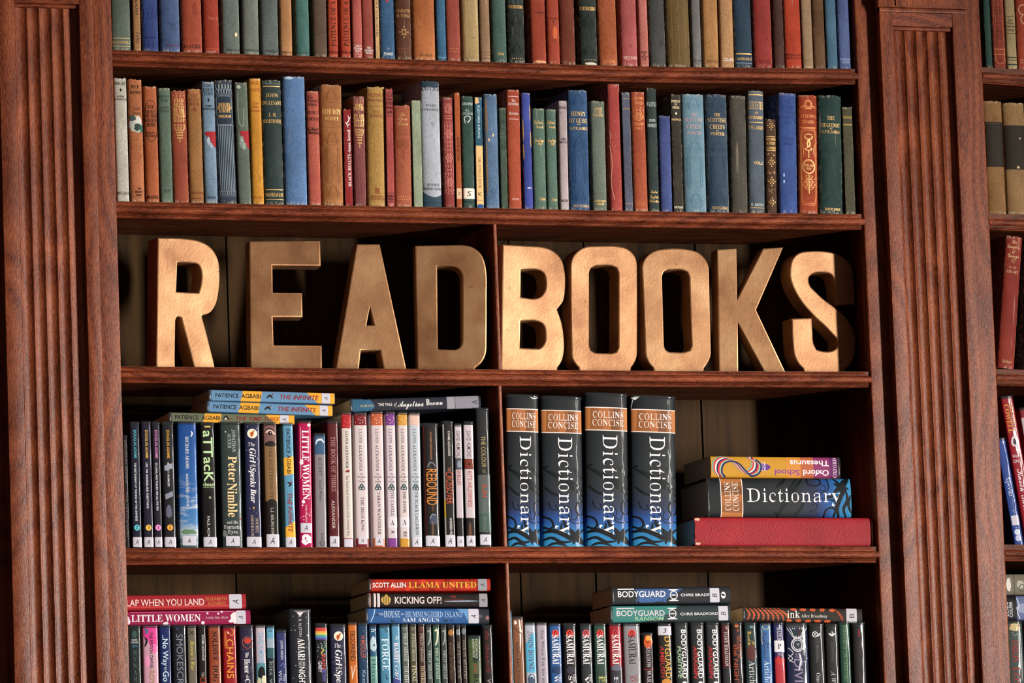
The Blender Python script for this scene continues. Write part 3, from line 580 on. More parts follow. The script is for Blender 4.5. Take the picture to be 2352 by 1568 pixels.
    'l': (38,(7,-2,4,-1,2,0,0,3,0,6,0,12,3,22,22,91,22,95,22,98,20,100,13,101,13,104,23,105,29,106,36,107,38,106,37,102,14,18,12,11,13,8,15,7,20,10,27,18,29,16,23,8,17,3,11,-1)),
    'm': (121,(90,-2,84,0,83,7,84,17,93,48,95,56,94,59,90,60,86,59,82,57,72,46,61,30,55,16,50,0,38,0,52,45,54,57,53,59,50,60,43,58,34,51,25,39,19,28,14,15,9,0,-3,0,11,47,13,53,13,58,13,60,11,62,4,63,4,66,21,68,25,69,27,70,28,69,29,68,28,67,28,65,20,39,34,56,47,66,58,70,64,67,67,61,63,40,75,57,88,66,99,70,105,67,108,60,107,56,105,49,96,14,95,13,95,11,96,9,98,8,103,11,106,14,110,19,112,17,101,3)),
    'n': (80,(49,-2,46,-1,44,0,42,3,42,6,48,31,53,56,52,59,50,60,43,58,35,51,27,42,20,31,15,18,9,0,-3,0,12,49,14,58,13,60,12,62,5,63,4,63,4,65,15,67,22,68,29,70,29,69,29,68,20,39,31,52,41,62,50,67,58,69,64,67,66,61,66,55,64,49,56,19,54,14,54,11,55,8,57,7,62,11,69,20,71,18,60,3)),
    'o': (77,(23,-2,13,0,6,5,1,13,-1,22,0,31,3,39,8,47,13,54,20,61,28,66,36,69,44,70,55,68,62,63,67,55,69,45,68,38,66,30,62,23,57,16,51,10,45,5,34,0),(25,2,31,4,37,7,42,12,46,19,53,34,55,42,56,50,53,62,43,66,36,64,29,59,23,51,17,40,13,29,12,18,13,11,16,7,20,4)),
    'p': (75,(-21,-33,-20,-30,-15,-29,-11,-28,-8,-24,-6,-19,12,52,13,55,13,58,13,60,11,62,4,63,4,66,14,67,20,68,27,70,29,68,28,66,25,55,37,66,50,70,57,68,63,64,66,58,68,50,67,41,64,32,59,23,53,15,47,8,39,3,31,0,22,-2,16,-1,11,1,7,-18,5,-25,6,-27,8,-29,17,-30,16,-33),(22,2,28,3,34,7,40,12,44,18,52,34,54,42,55,50,54,56,52,60,48,62,44,63,37,61,30,56,24,47,20,36,15,14,14,11,14,9,16,4)),
    'q': (75,(18,-33,18,-30,26,-29,30,-26,33,-18,45,23,37,13,29,5,21,0,13,-1,6,0,2,4,-1,9,-2,17,-1,26,1,34,5,42,10,50,16,57,23,62,33,68,43,70,51,67,56,61,58,68,69,68,46,-16,45,-21,44,-25,45,-28,46,-29,54,-30,56,-30,55,-33),(20,7,26,8,32,13,39,20,46,32,51,44,53,55,52,59,50,63,47,65,44,66,38,65,33,62,23,52,16,38,13,28,11,18,12,13,14,9,16,7)),
    'r': (49,(-3,0,10,46,12,57,12,60,10,61,3,62,3,65,13,67,20,68,26,70,27,69,27,68,20,39,35,62,46,70,50,68,52,62,51,59,50,56,47,53,44,53,40,55,37,59,26,44,16,24,9,0)),
    's': (55,(17,-2,7,0,1,1,-1,1,-2,-1,-5,-1,-2,23,1,23,2,14,5,8,10,4,16,2,20,3,24,6,27,10,28,15,26,20,23,26,18,32,14,38,10,45,9,52,10,59,14,65,20,68,27,70,37,68,42,66,45,67,46,69,48,69,46,47,43,47,38,61,29,66,25,65,22,63,21,60,20,57,21,52,26,46,30,40,34,34,38,27,39,20,39,14,37,9,33,4,29,1,23,-1)),
    't': (41,(7,-2,2,0,0,6,0,10,2,14,15,62,4,62,5,65,18,72,30,86,33,86,28,67,40,67,39,62,26,62,15,17,13,10,14,7,16,7,20,9,27,17,29,15,18,2)),
    'u': (80,(10,-2,6,-1,3,1,2,4,1,8,2,15,4,26,11,50,12,54,12,58,12,61,10,62,3,63,3,66,13,67,20,68,26,70,28,69,28,67,28,65,16,24,14,16,13,12,14,8,17,7,22,8,27,12,39,25,50,45,54,56,57,68,69,68,56,20,54,10,55,8,57,7,62,10,69,18,71,16,60,3,49,-2,43,0,42,6,44,18,48,34,38,18,28,7,19,0)),
    'v': (65,(13,-2,11,38,10,51,8,58,5,62,0,63,-1,63,-1,66,6,67,11,68,15,69,17,70,20,62,22,41,24,13,36,26,45,37,51,47,53,53,51,56,48,59,46,63,48,68,53,70,56,69,58,67,59,64,60,60,57,50,49,36,35,19,16,-2)),
    'w': (98,(11,-2,10,38,9,51,7,59,4,62,0,64,0,66,7,67,12,69,15,70,18,70,20,62,21,38,22,20,52,70,55,70,60,16,71,28,82,43,85,49,86,53,83,57,81,60,80,63,82,68,86,70,89,69,91,67,93,60,88,46,75,26,53,-2,51,-2,45,49,13,-2)),
    'x': (61,(34,-2,30,-1,28,1,24,13,21,27,10,12,2,2,-2,0,-7,-1,-12,0,-14,5,-12,9,-8,11,-4,10,0,9,3,10,7,14,20,33,15,54,12,61,10,62,6,63,3,63,-1,62,0,65,14,68,18,69,21,70,23,68,25,65,29,45,39,60,45,66,48,69,52,69,58,68,59,63,58,59,54,57,50,59,48,59,47,59,43,58,30,40,34,19,36,14,37,11,38,8,41,8,46,11,52,19,55,16,43,3)),
    'y': (59,(-10,-34,-15,-32,-17,-28,-15,-23,-11,-22,-7,-23,-2,-24,2,-22,7,-15,17,-2,10,38,8,48,6,54,2,61,-1,62,-5,63,-5,66,2,67,7,68,14,70,16,66,19,57,22,39,27,13,38,30,44,41,47,47,48,51,47,55,44,57,42,59,40,63,42,68,47,70,50,69,53,67,54,64,55,60,53,49,46,35,38,22,29,8,19,-7,9,-21,-1,-30,-6,-33)),
    'z': (59,(31,-2,25,-1,16,1,3,3,-2,2,-6,0,-7,-1,-7,-1,-9,-1,-9,1,-7,4,42,57,33,57,23,58,16,60,10,58,6,52,3,54,9,66,12,68,16,69,23,69,31,67,39,66,44,65,48,66,51,67,55,70,57,68,56,67,55,65,6,11,14,12,25,11,35,9,41,11,46,19,48,18,44,5,38,0)),
}
GLYPH['c'] = {
    'A': (109,(11,-3,4,-2,-2,1,-5,6,-6,12,-5,18,-2,23,3,26,8,27,13,26,16,25,18,22,19,19,17,15,13,12,10,11,7,10,4,8,4,6,6,2,12,0,26,6,44,21,39,29,37,38,38,44,41,48,46,52,53,53,60,51,67,47,86,66,104,81,118,92,128,95,130,94,131,93,126,84,108,49,90,9,98,13,108,21,114,28,125,37,131,40,135,39,128,35,121,28,113,20,105,12,97,7,88,4,86,2,63,-1,66,6,57,11,48,17,38,8,29,2,20,-2),(77,24,89,44,103,64,118,86,106,77,90,63,71,43,75,33,77,25),(48,25,64,42,58,45,53,43,48,38,47,31),(68,11,70,24,69,32,67,38,51,21,60,14)),
    'D': (111,(34,-1,25,0,19,2,16,5,15,8,16,11,18,14,22,15,27,16,38,15,50,11,57,20,65,34,72,47,83,66,97,80,87,86,72,88,61,87,51,82,42,75,34,66,29,55,27,45,28,41,30,37,33,35,37,34,46,37,55,43,63,53,66,61,67,69,67,70,67,72,68,74,69,75,71,74,72,71,71,61,67,51,61,43,54,36,46,32,37,30,31,31,25,33,21,36,17,40,15,46,14,51,15,58,18,65,23,72,29,78,37,83,45,87,57,91,71,92,88,90,102,82,106,85,111,86,113,86,114,85,110,82,105,79,112,67,114,52,114,43,112,35,109,26,104,18,99,12,93,6,83,1,72,-1,63,0,54,3,44,0),(74,4,83,6,91,11,99,18,104,29,108,40,109,51,107,66,102,75,97,66,92,50,89,39,85,30,81,23,76,17,63,7,69,5),(33,3,40,4,47,7,37,11,29,12,22,11,20,8,22,5,27,3)),
    'G': (100,(59,-1,46,0,37,3,32,9,30,16,31,21,34,25,38,28,44,29,48,28,51,26,53,24,54,21,51,16,44,13,42,11,41,9,42,7,45,5,54,3,62,5,69,11,76,20,83,32,77,30,70,29,60,31,52,37,50,37,48,37,40,38,33,40,28,43,24,48,21,53,20,60,21,67,25,74,30,80,38,86,46,90,54,91,56,90,52,87,44,81,34,69,31,62,30,56,31,50,35,45,40,41,47,40,48,40,50,40,48,47,47,52,48,59,50,65,58,76,70,84,82,90,94,92,100,92,105,89,108,86,109,81,108,76,106,71,97,59,83,48,72,42,60,38,64,34,71,33,81,35,92,41,106,49,107,48,107,47,103,41,101,34,96,19,92,13,88,8,82,4,75,1,67,-1),(60,42,70,45,78,49,92,60,101,71,104,76,104,81,104,84,103,86,99,89,95,88,90,86,81,78,72,67,64,54)),
    'J': (78,(0,-38,-11,-35,-15,-25,-13,-16,-7,-8,2,0,14,7,29,13,44,16,55,38,64,53,72,65,79,74,87,82,96,88,86,86,77,82,68,78,59,73,52,66,45,59,39,49,37,41,38,35,42,33,46,34,50,35,51,34,51,33,49,31,42,30,36,31,31,34,28,39,26,46,28,54,32,62,39,69,48,76,59,81,71,86,90,91,108,92,112,92,113,91,112,90,107,88,103,87,98,83,92,75,84,58,75,37,65,16,70,15,74,12,77,8,77,4,76,-1,73,-6,69,-11,63,-14,57,-16,50,-17,47,-16,46,-15,47,-13,51,-13,61,-10,66,-8,70,-5,72,0,73,4,72,7,70,10,62,13,56,2,49,-7,32,-24,23,-30,15,-34,7,-37),(0,-34,8,-31,18,-23,29,-8,42,12,31,9,20,4,10,-4,2,-13,-4,-21,-6,-28,-5,-33)),
    'K': (112,(90,-1,86,0,82,2,79,6,78,11,80,17,83,25,87,33,89,39,88,42,86,41,84,41,80,42,79,44,80,46,84,47,87,47,90,46,93,48,97,51,104,64,115,77,121,82,128,87,135,90,140,92,143,91,141,89,137,87,130,82,125,75,118,64,108,52,101,47,94,44,99,38,101,30,101,23,98,13,97,11,97,9,98,7,104,12,115,24,127,36,133,40,136,40,138,39,125,28,108,9,99,2),(22,-2,11,-1,3,2,-3,8,-5,14,-4,20,-1,24,4,27,10,28,14,28,17,26,19,24,20,20,19,17,17,14,11,12,7,11,7,9,7,6,10,4,14,2,19,2,27,3,33,7,40,16,50,31,60,48,68,60,58,55,51,53,44,55,42,57,41,60,44,65,48,70,50,73,49,73,44,72,37,67,30,62,26,57,22,54,20,55,22,59,28,64,36,70,44,75,51,77,58,75,60,73,61,71,59,66,55,59,55,58,55,58,64,62,72,67,80,74,90,83,97,87,98,87,99,87,97,84,90,76,86,67,82,56,77,43,72,32,66,22,60,15,51,7,38,0,30,-2)),
    'M': (119,(9,-1,3,0,-2,3,-5,7,-6,13,-4,21,2,26,9,28,15,26,18,21,17,18,16,16,8,13,4,11,3,8,5,4,10,3,15,4,21,9,28,18,38,32,57,62,76,83,83,90,88,92,91,92,92,90,90,83,86,73,79,58,72,42,66,27,64,17,80,45,96,67,110,83,118,90,123,92,126,92,126,90,126,89,125,87,116,65,108,46,102,30,97,19,94,12,94,6,95,5,98,6,103,9,115,18,128,30,137,38,142,40,145,39,139,35,128,25,116,13,106,6,98,1,91,-1,86,0,82,3,80,7,79,13,80,19,81,26,85,34,92,46,99,59,106,71,112,80,100,66,86,46,78,34,71,20,65,9,61,3,58,0,55,-1,51,0,48,4,46,8,46,14,47,21,50,30,60,51,74,76,63,62,51,45,39,27,32,16,25,7,17,1)),
    'O': (84,(37,-1,27,1,20,6,15,14,13,24,14,33,17,42,22,50,29,59,41,71,56,81,70,89,80,92,88,93,101,89,105,80,104,75,101,74,100,74,99,76,100,78,100,79,99,83,97,86,93,88,89,89,79,86,68,79,59,69,48,54,40,38,33,23,31,11,32,5,38,3,44,4,51,8,59,14,66,22,73,31,79,42,86,56,88,67,87,72,84,73,80,72,75,69,65,58,59,49,54,39,50,29,47,21,45,14,43,13,41,14,40,16,42,25,48,38,56,52,65,65,75,74,85,77,90,76,94,73,96,69,97,63,96,57,94,50,86,35,75,21,62,9,49,2)),
    'S': (92,(31,-1,20,0,12,4,7,9,5,16,6,22,9,26,14,29,19,30,24,29,27,28,29,25,30,22,29,19,28,16,23,14,20,14,18,14,16,13,16,10,16,8,19,5,24,4,29,3,37,5,45,11,52,21,59,35,49,37,40,43,35,50,33,59,35,67,40,75,47,82,57,88,68,91,81,92,89,92,91,90,90,88,88,88,85,88,83,88,75,87,68,85,62,82,56,78,51,73,48,67,46,61,45,55,46,48,49,43,54,40,61,39,72,60,84,77,92,83,99,88,105,91,112,92,117,92,121,89,124,85,125,80,123,73,119,66,113,58,105,51,95,44,83,39,77,28,70,18,62,10,52,4,42,0),(84,44,97,52,107,62,114,73,116,82,115,87,111,88,105,85,98,77,91,63)),
    'T': (91,(47,38,40,39,35,42,32,47,31,52,33,60,38,69,46,78,57,85,71,91,85,92,102,90,111,88,117,88,122,88,126,90,127,90,128,89,126,84,120,79,117,77,112,77,104,78,94,81,83,84,75,86,68,85,60,82,48,74,38,64,36,58,35,53,36,49,38,46,40,44,44,44,48,45,51,47,59,54,64,64,66,74,66,76,66,78,66,80,67,80,70,78,72,72,73,66,72,58,69,52,65,46,60,42,53,39),(37,-1,24,0,16,4,11,9,9,16,10,22,13,26,18,29,23,30,28,29,31,28,33,25,34,22,33,19,31,16,27,14,24,14,22,13,20,12,20,10,20,8,23,6,28,4,33,3,41,4,48,6,54,11,60,17,65,26,70,37,77,54,87,66,95,74,101,76,102,75,101,72,97,66,95,57,93,45,89,33,84,22,75,13,65,5,52,1)),
    'W': (137,(36,-1,33,0,32,2,34,6,42,13,50,23,60,36,69,50,76,64,79,77,76,85,69,88,63,87,57,85,42,76,29,64,24,54,22,46,22,42,24,39,27,37,30,36,33,37,37,38,44,46,51,55,55,65,57,74,57,75,57,77,57,79,58,79,60,78,62,75,64,64,63,55,60,48,55,41,49,36,41,32,33,31,26,32,21,35,18,40,17,46,20,56,27,67,37,77,49,86,60,91,71,92,82,91,90,86,95,78,96,69,94,57,86,44,73,30,57,16,77,30,98,50,120,75,132,88,138,92,140,91,141,90,137,81,134,74,130,63,124,50,117,32,113,20,122,33,132,47,143,59,152,68,159,73,162,74,164,74,165,73,154,63,142,51,130,35,119,18,110,5,104,0,101,1,98,5,96,10,95,17,99,34,111,56,93,38,79,25,66,16,53,8)),
    'a': (78,(46,-1,43,0,40,2,37,5,37,9,28,2,18,-1,12,0,8,3,5,7,4,13,4,18,7,24,16,35,28,42,35,45,41,46,48,44,51,39,54,45,71,46,57,17,54,11,53,8,54,7,58,8,63,12,68,16,71,14,58,3,51,0),(21,3,26,4,32,9,43,24,47,31,48,36,47,40,43,41,38,39,31,32,25,23,20,14,18,6,19,4)),
    'c': (57,(21,-1,14,0,9,3,6,8,4,15,5,20,8,26,17,36,29,43,35,45,40,46,46,45,50,43,53,40,54,36,52,31,50,29,46,28,42,30,41,34,42,37,46,40,44,41,39,38,33,31,27,23,23,14,21,7,22,4,25,4,30,5,36,8,42,12,46,16,49,14,42,7,35,3,28,0)),
    'd': (89,(19,-1,13,0,8,3,5,7,4,13,4,19,7,25,16,35,29,43,35,45,42,46,49,44,53,39,78,85,96,87,59,20,54,11,53,7,53,5,55,5,60,7,70,16,73,14,61,3,56,0,50,-1,45,0,42,2,39,5,38,8,38,9,29,2),(23,3,29,6,37,14,45,24,48,31,50,37,49,40,46,42,40,39,33,32,27,24,22,17,20,12,19,7,20,4)),
    'e': (61,(22,-1,14,0,8,4,4,9,2,15,4,20,6,25,16,35,28,43,34,45,40,46,45,45,49,43,52,40,53,36,52,31,49,27,44,23,38,20,21,15,19,7,20,4,23,3,30,4,36,7,43,11,50,16,53,14,45,7,37,3,29,0),(23,19,32,22,40,29,42,33,43,36,42,40,40,41,35,38,29,30)),
    'f': (79,(47,14,38,4,30,0,22,-2,20,-1,-2,-40,-21,-42,7,6,5,10,6,13,8,15,13,17,25,35,19,30,13,25,11,28,18,34,24,40,30,48,39,60,49,73,57,82,65,88,72,90,81,88,83,81,82,74,78,67,72,59,64,51,53,44,42,37,23,3,24,3,33,6,38,10,44,16),(42,42,56,51,66,61,72,71,74,81,73,84,70,85,65,82,59,74,51,60)),
    'g': (78,(69,14,58,6,46,0,35,-18,24,-32,13,-41,2,-44,-5,-43,-9,-40,-13,-37,-14,-32,-9,-21,5,-11,28,-1,31,5,24,1,17,-1,11,0,7,3,4,7,3,13,4,19,6,24,15,35,28,43,34,45,40,46,48,44,51,39,54,45,72,46,50,6,58,10,66,16),(20,3,24,4,28,6,35,14,42,25,47,38,46,40,44,41,38,38,31,31,24,21,19,12,17,5,18,3),(1,-39,6,-37,11,-32,17,-22,26,-7,13,-12,4,-18,-2,-26,-4,-33,-3,-38)),
    'h': (84,(75,14,70,8,66,5,59,0,53,-1,49,0,45,2,43,6,42,11,44,18,46,23,51,29,60,38,60,40,60,41,55,39,49,35,41,28,32,16,22,0,3,-1,22,35,17,30,12,25,9,28,18,37,27,47,35,60,49,85,66,87,36,29,50,41,61,46,65,45,69,42,71,38,72,33,71,29,69,24,61,14,57,9,56,6,57,5,62,7,72,16)),
    'i': (51,(40,53,35,55,33,57,33,60,34,63,36,66,39,68,42,68,48,66,49,64,50,62,49,59,47,56,44,54),(43,14,34,6,28,2,24,0,19,-1,11,2,8,9,10,17,18,33,15,29,11,25,8,28,12,32,18,38,24,44,44,46,29,18,23,6,24,5,29,7,40,16)),
    'k': (80,(3,-1,23,36,17,30,12,25,9,28,20,40,29,50,35,60,49,85,66,87,21,0),(48,-1,44,0,42,1,40,4,39,7,40,13,42,17,45,21,46,23,46,25,44,25,42,25,40,24,37,25,37,27,38,29,41,29,47,31,52,37,58,44,65,46,69,45,72,44,73,41,74,38,72,33,67,31,62,33,60,36,62,39,60,40,57,35,51,28,57,25,59,22,60,19,59,13,58,11,58,10,59,9,62,11,69,16,72,14,58,2,53,0)),
    'l': (62,(45,14,32,3,27,0,21,-1,16,0,12,2,10,5,9,10,10,17,15,26,17,31,11,25,8,27,18,37,26,48,48,85,66,87,35,29,27,14,24,7,24,5,26,5,31,7,42,17)),
    'n': (85,(0,-1,10,14,17,24,23,34,22,35,19,32,11,25,8,28,21,40,27,44,32,45,37,43,38,35,38,29,51,41,62,46,67,45,70,42,72,38,73,33,71,26,66,19,61,12,57,6,59,5,63,7,74,16,77,14,69,6,64,2,59,0,54,-1,50,0,47,2,44,6,44,11,45,18,53,29,61,38,62,39,61,41,55,38,47,31,35,18,22,0)),
    'o': (66,(20,-1,14,0,8,3,5,8,4,14,5,19,7,25,16,35,28,43,35,45,41,46,48,45,53,42,55,38,57,32,56,27,54,22,46,12,51,15,57,18,60,15,49,8,39,6,29,1),(23,4,27,5,31,7,30,9,33,13,38,16,46,27,48,36,47,40,44,41,41,40,37,36,32,29,27,21,22,13,21,7,22,5)),
    'p': (80,(8,28,17,36,24,46,31,58,42,78,60,80,38,37,46,43,55,45,59,45,62,42,64,39,64,35,64,29,62,24,55,14,51,9,50,5,51,4,58,7,68,16,71,14,57,2,53,0,48,-1,43,0,39,2,37,6,36,11,37,15,40,21,49,32,54,39,52,41,49,40,44,37,35,28,26,13,-4,-40,-22,-42,17,31,14,28,11,25)),
    'r': (60,(52,14,43,5,38,1,30,-1,24,0,19,2,16,6,15,10,17,18,23,28,33,36,26,36,22,36,17,30,11,25,8,28,13,33,18,37,21,48,23,49,25,48,26,46,26,45,26,44,27,42,31,42,39,40,45,38,47,36,47,33,46,29,42,23,38,16,34,12,32,7,32,5,34,5,39,7,50,17)),
    's': (52,(45,16,33,5,24,0,15,-1,9,0,4,2,2,6,1,9,3,14,8,16,13,15,14,11,12,7,9,5,8,5,9,4,11,3,16,5,20,11,23,20,24,32,24,35,24,37,20,34,15,29,11,25,8,28,15,35,25,44,26,46,29,49,31,50,33,49,33,48,32,45,31,42,32,39,37,30,39,22,38,16,35,12,42,18)),
    't': (65,(8,28,17,37,24,45,31,55,47,83,66,84,55,65,65,65,64,60,52,60,41,42,32,26,25,12,23,6,23,5,24,4,31,7,42,16,45,14,32,3,26,0,19,-1,15,0,11,2,9,6,8,10,10,16,13,22,18,33,10,25)),
    'u': (87,(79,14,66,2,61,0,56,-1,50,0,46,2,44,5,43,9,43,11,43,14,38,7,31,3,25,0,19,-1,15,0,11,2,9,5,8,9,11,17,18,32,14,28,11,25,8,28,16,36,24,44,46,46,30,18,26,8,26,6,28,6,33,9,41,17,50,29,59,44,80,46,62,14,59,7,59,5,61,5,66,8,76,16)),
    'v': (70,(24,-1,18,0,13,2,10,6,9,11,11,20,18,30,20,34,19,35,17,33,11,28,9,30,13,35,18,39,22,42,27,45,30,46,34,43,36,37,35,30,33,26,29,20,26,14,24,11,23,9,22,7,23,5,26,4,35,6,44,13,41,16,40,23,42,33,48,42,52,45,55,46,59,45,61,43,63,37,60,26,52,15,58,16,63,21,66,18,59,13,49,11,48,11,36,2,31,0),(48,16,55,24,57,29,57,33,57,35,54,36,50,34,46,29,45,23,46,18)),
    'w': (112,(24,-1,13,2,9,11,9,16,12,20,19,28,22,34,22,35,20,33,13,28,10,30,16,36,24,42,28,44,49,46,29,15,25,7,26,5,28,4,33,7,40,14,48,24,56,35,61,44,84,46,67,18,64,13,63,8,65,5,68,4,76,6,86,13,84,16,82,23,84,33,90,42,94,45,97,46,101,45,103,43,105,37,105,31,103,26,99,20,94,15,100,17,106,21,109,18,100,13,92,11,91,11,84,6,78,2,72,0,65,-1,52,3,47,14,40,6,34,2,29,0),(90,16,97,24,99,29,100,33,99,35,97,36,92,34,88,29,87,23,88,18)),
}
UNIT = 220.0
CAP = dict(b=.455, i=.465, c=.42, s=.682, n=.705, r=.455, l=.455)
SPACE = dict(b=.19, i=.19, c=.19, r=.19, l=.19)
SLIM = dict(N=.05, M=.3, U=.4, V=.45, W=.4, A=.5, X=.5, Y=.5, Z=.6, K=.7, R=.8, v=.5, w=.4, y=.5, x=.5, k=.7, z=.6)
_tri = {}


def area(q):
    return sum(q[i - 1][0] * q[i][1] - q[i][0] * q[i - 1][1] for i in range(len(q))) / 2


def glyph(font, ch):
    key = (font, ch)
    if key in _tri:
        return _tri[key]
    src = 'b' if font in 'rl' else font
    if ch == '\u2014':
        ch = '-'
    if ch not in GLYPH[src]:
        src = 'b'
    rec = GLYPH[src].get(ch, GLYPH['b']['.'])
    adv = rec[0] / UNIT
    cs = [[(q[i] / UNIT, q[i + 1] / UNIT) for i in range(0, len(q), 2)] for q in rec[1:]]
    if font in 'rl':                              # the lighter roman: stems thinned sideways
        sg = 1 if area(max(cs, key=lambda q: abs(area(q)))) > 0 else -1
        thin = (0.016 if font == 'r' else 0.027) * SLIM.get(ch, 1)
        ncs = []
        for q in cs:
            n = len(q)
            o = []
            for j in range(n):
                a, b = q[j - 1], q[(j + 1) % n]
                tx, ty = b[0] - a[0], b[1] - a[1]
                L = math.hypot(tx, ty) or 1
                o.append((q[j][0] - sg * ty / L * thin, q[j][1]))
            ncs.append(o)
        cs = ncs
    polys = [[Vector((x, y, 0)) for x, y in q] for q in cs if len(q) > 2]
    tris = tessellate_polygon(polys)
    vs = [(p.x, p.y) for q in polys for p in q]
    _tri[key] = (adv, vs, [tuple(t) for t in tris])
    return _tri[key]


def sans_tris(s, font):
    """plain (s) and heavy (n) sans from the built-in typeface"""
    key = ('sans', font, s)
    if key not in _tri:
        cu = bpy.data.curves.new('lettering', 'FONT')
        cu.body = s
        cu.resolution_u = 3
        if font == 'n':
            cu.offset = 0.003 if 'M' in s else 0.013
        o = bpy.data.objects.new('lettering', cu)
        me = o.to_mesh()
        me.calc_loop_triangles()
        vs = [(v.co.x, v.co.y) for v in me.vertices]
        fs = [tuple(t.vertices) for t in me.loop_triangles]
        o.to_mesh_clear()
        bpy.data.objects.remove(o)
        bpy.data.curves.remove(cu)
        x0, x1 = min(p[0] for p in vs), max(p[0] for p in vs)
        dy = .013 if font == 'n' else 0
        _tri[key] = ([(p[0] - (x0 + x1) / 2, p[1] + dy) for p in vs], fs, x1 - x0)
    return _tri[key]


def text_tris(s, font):
    if font in 'sn':
        return sans_tris(s.replace('\u2014', '-'), font)
    x, vs, fs = 0.0, [], []
    for ch in s:
        if ch == ' ':
            x += SPACE[font]
            continue
        adv, v, f = glyph(font, ch)
        b = len(vs)
        vs += [(p[0] + x, p[1]) for p in v]
        fs += [tuple(i + b for i in t) for t in f]
        x += adv
    if not vs:
        return [], [], 1
    x0, x1 = min(p[0] for p in vs), max(p[0] for p in vs)
    return [(p[0] - (x0 + x1) / 2, p[1]) for p in vs], fs, x1 - x0


# ------------------------------------------------------------------ the book builder
def follow(o, normals):
    """shade a print with the normals of the spine it lies on"""
    me = o.data
    me.polygons.foreach_set('use_smooth', [True] * len(me.polygons))
    me.normals_split_custom_set_from_vertices(normals)
    return o


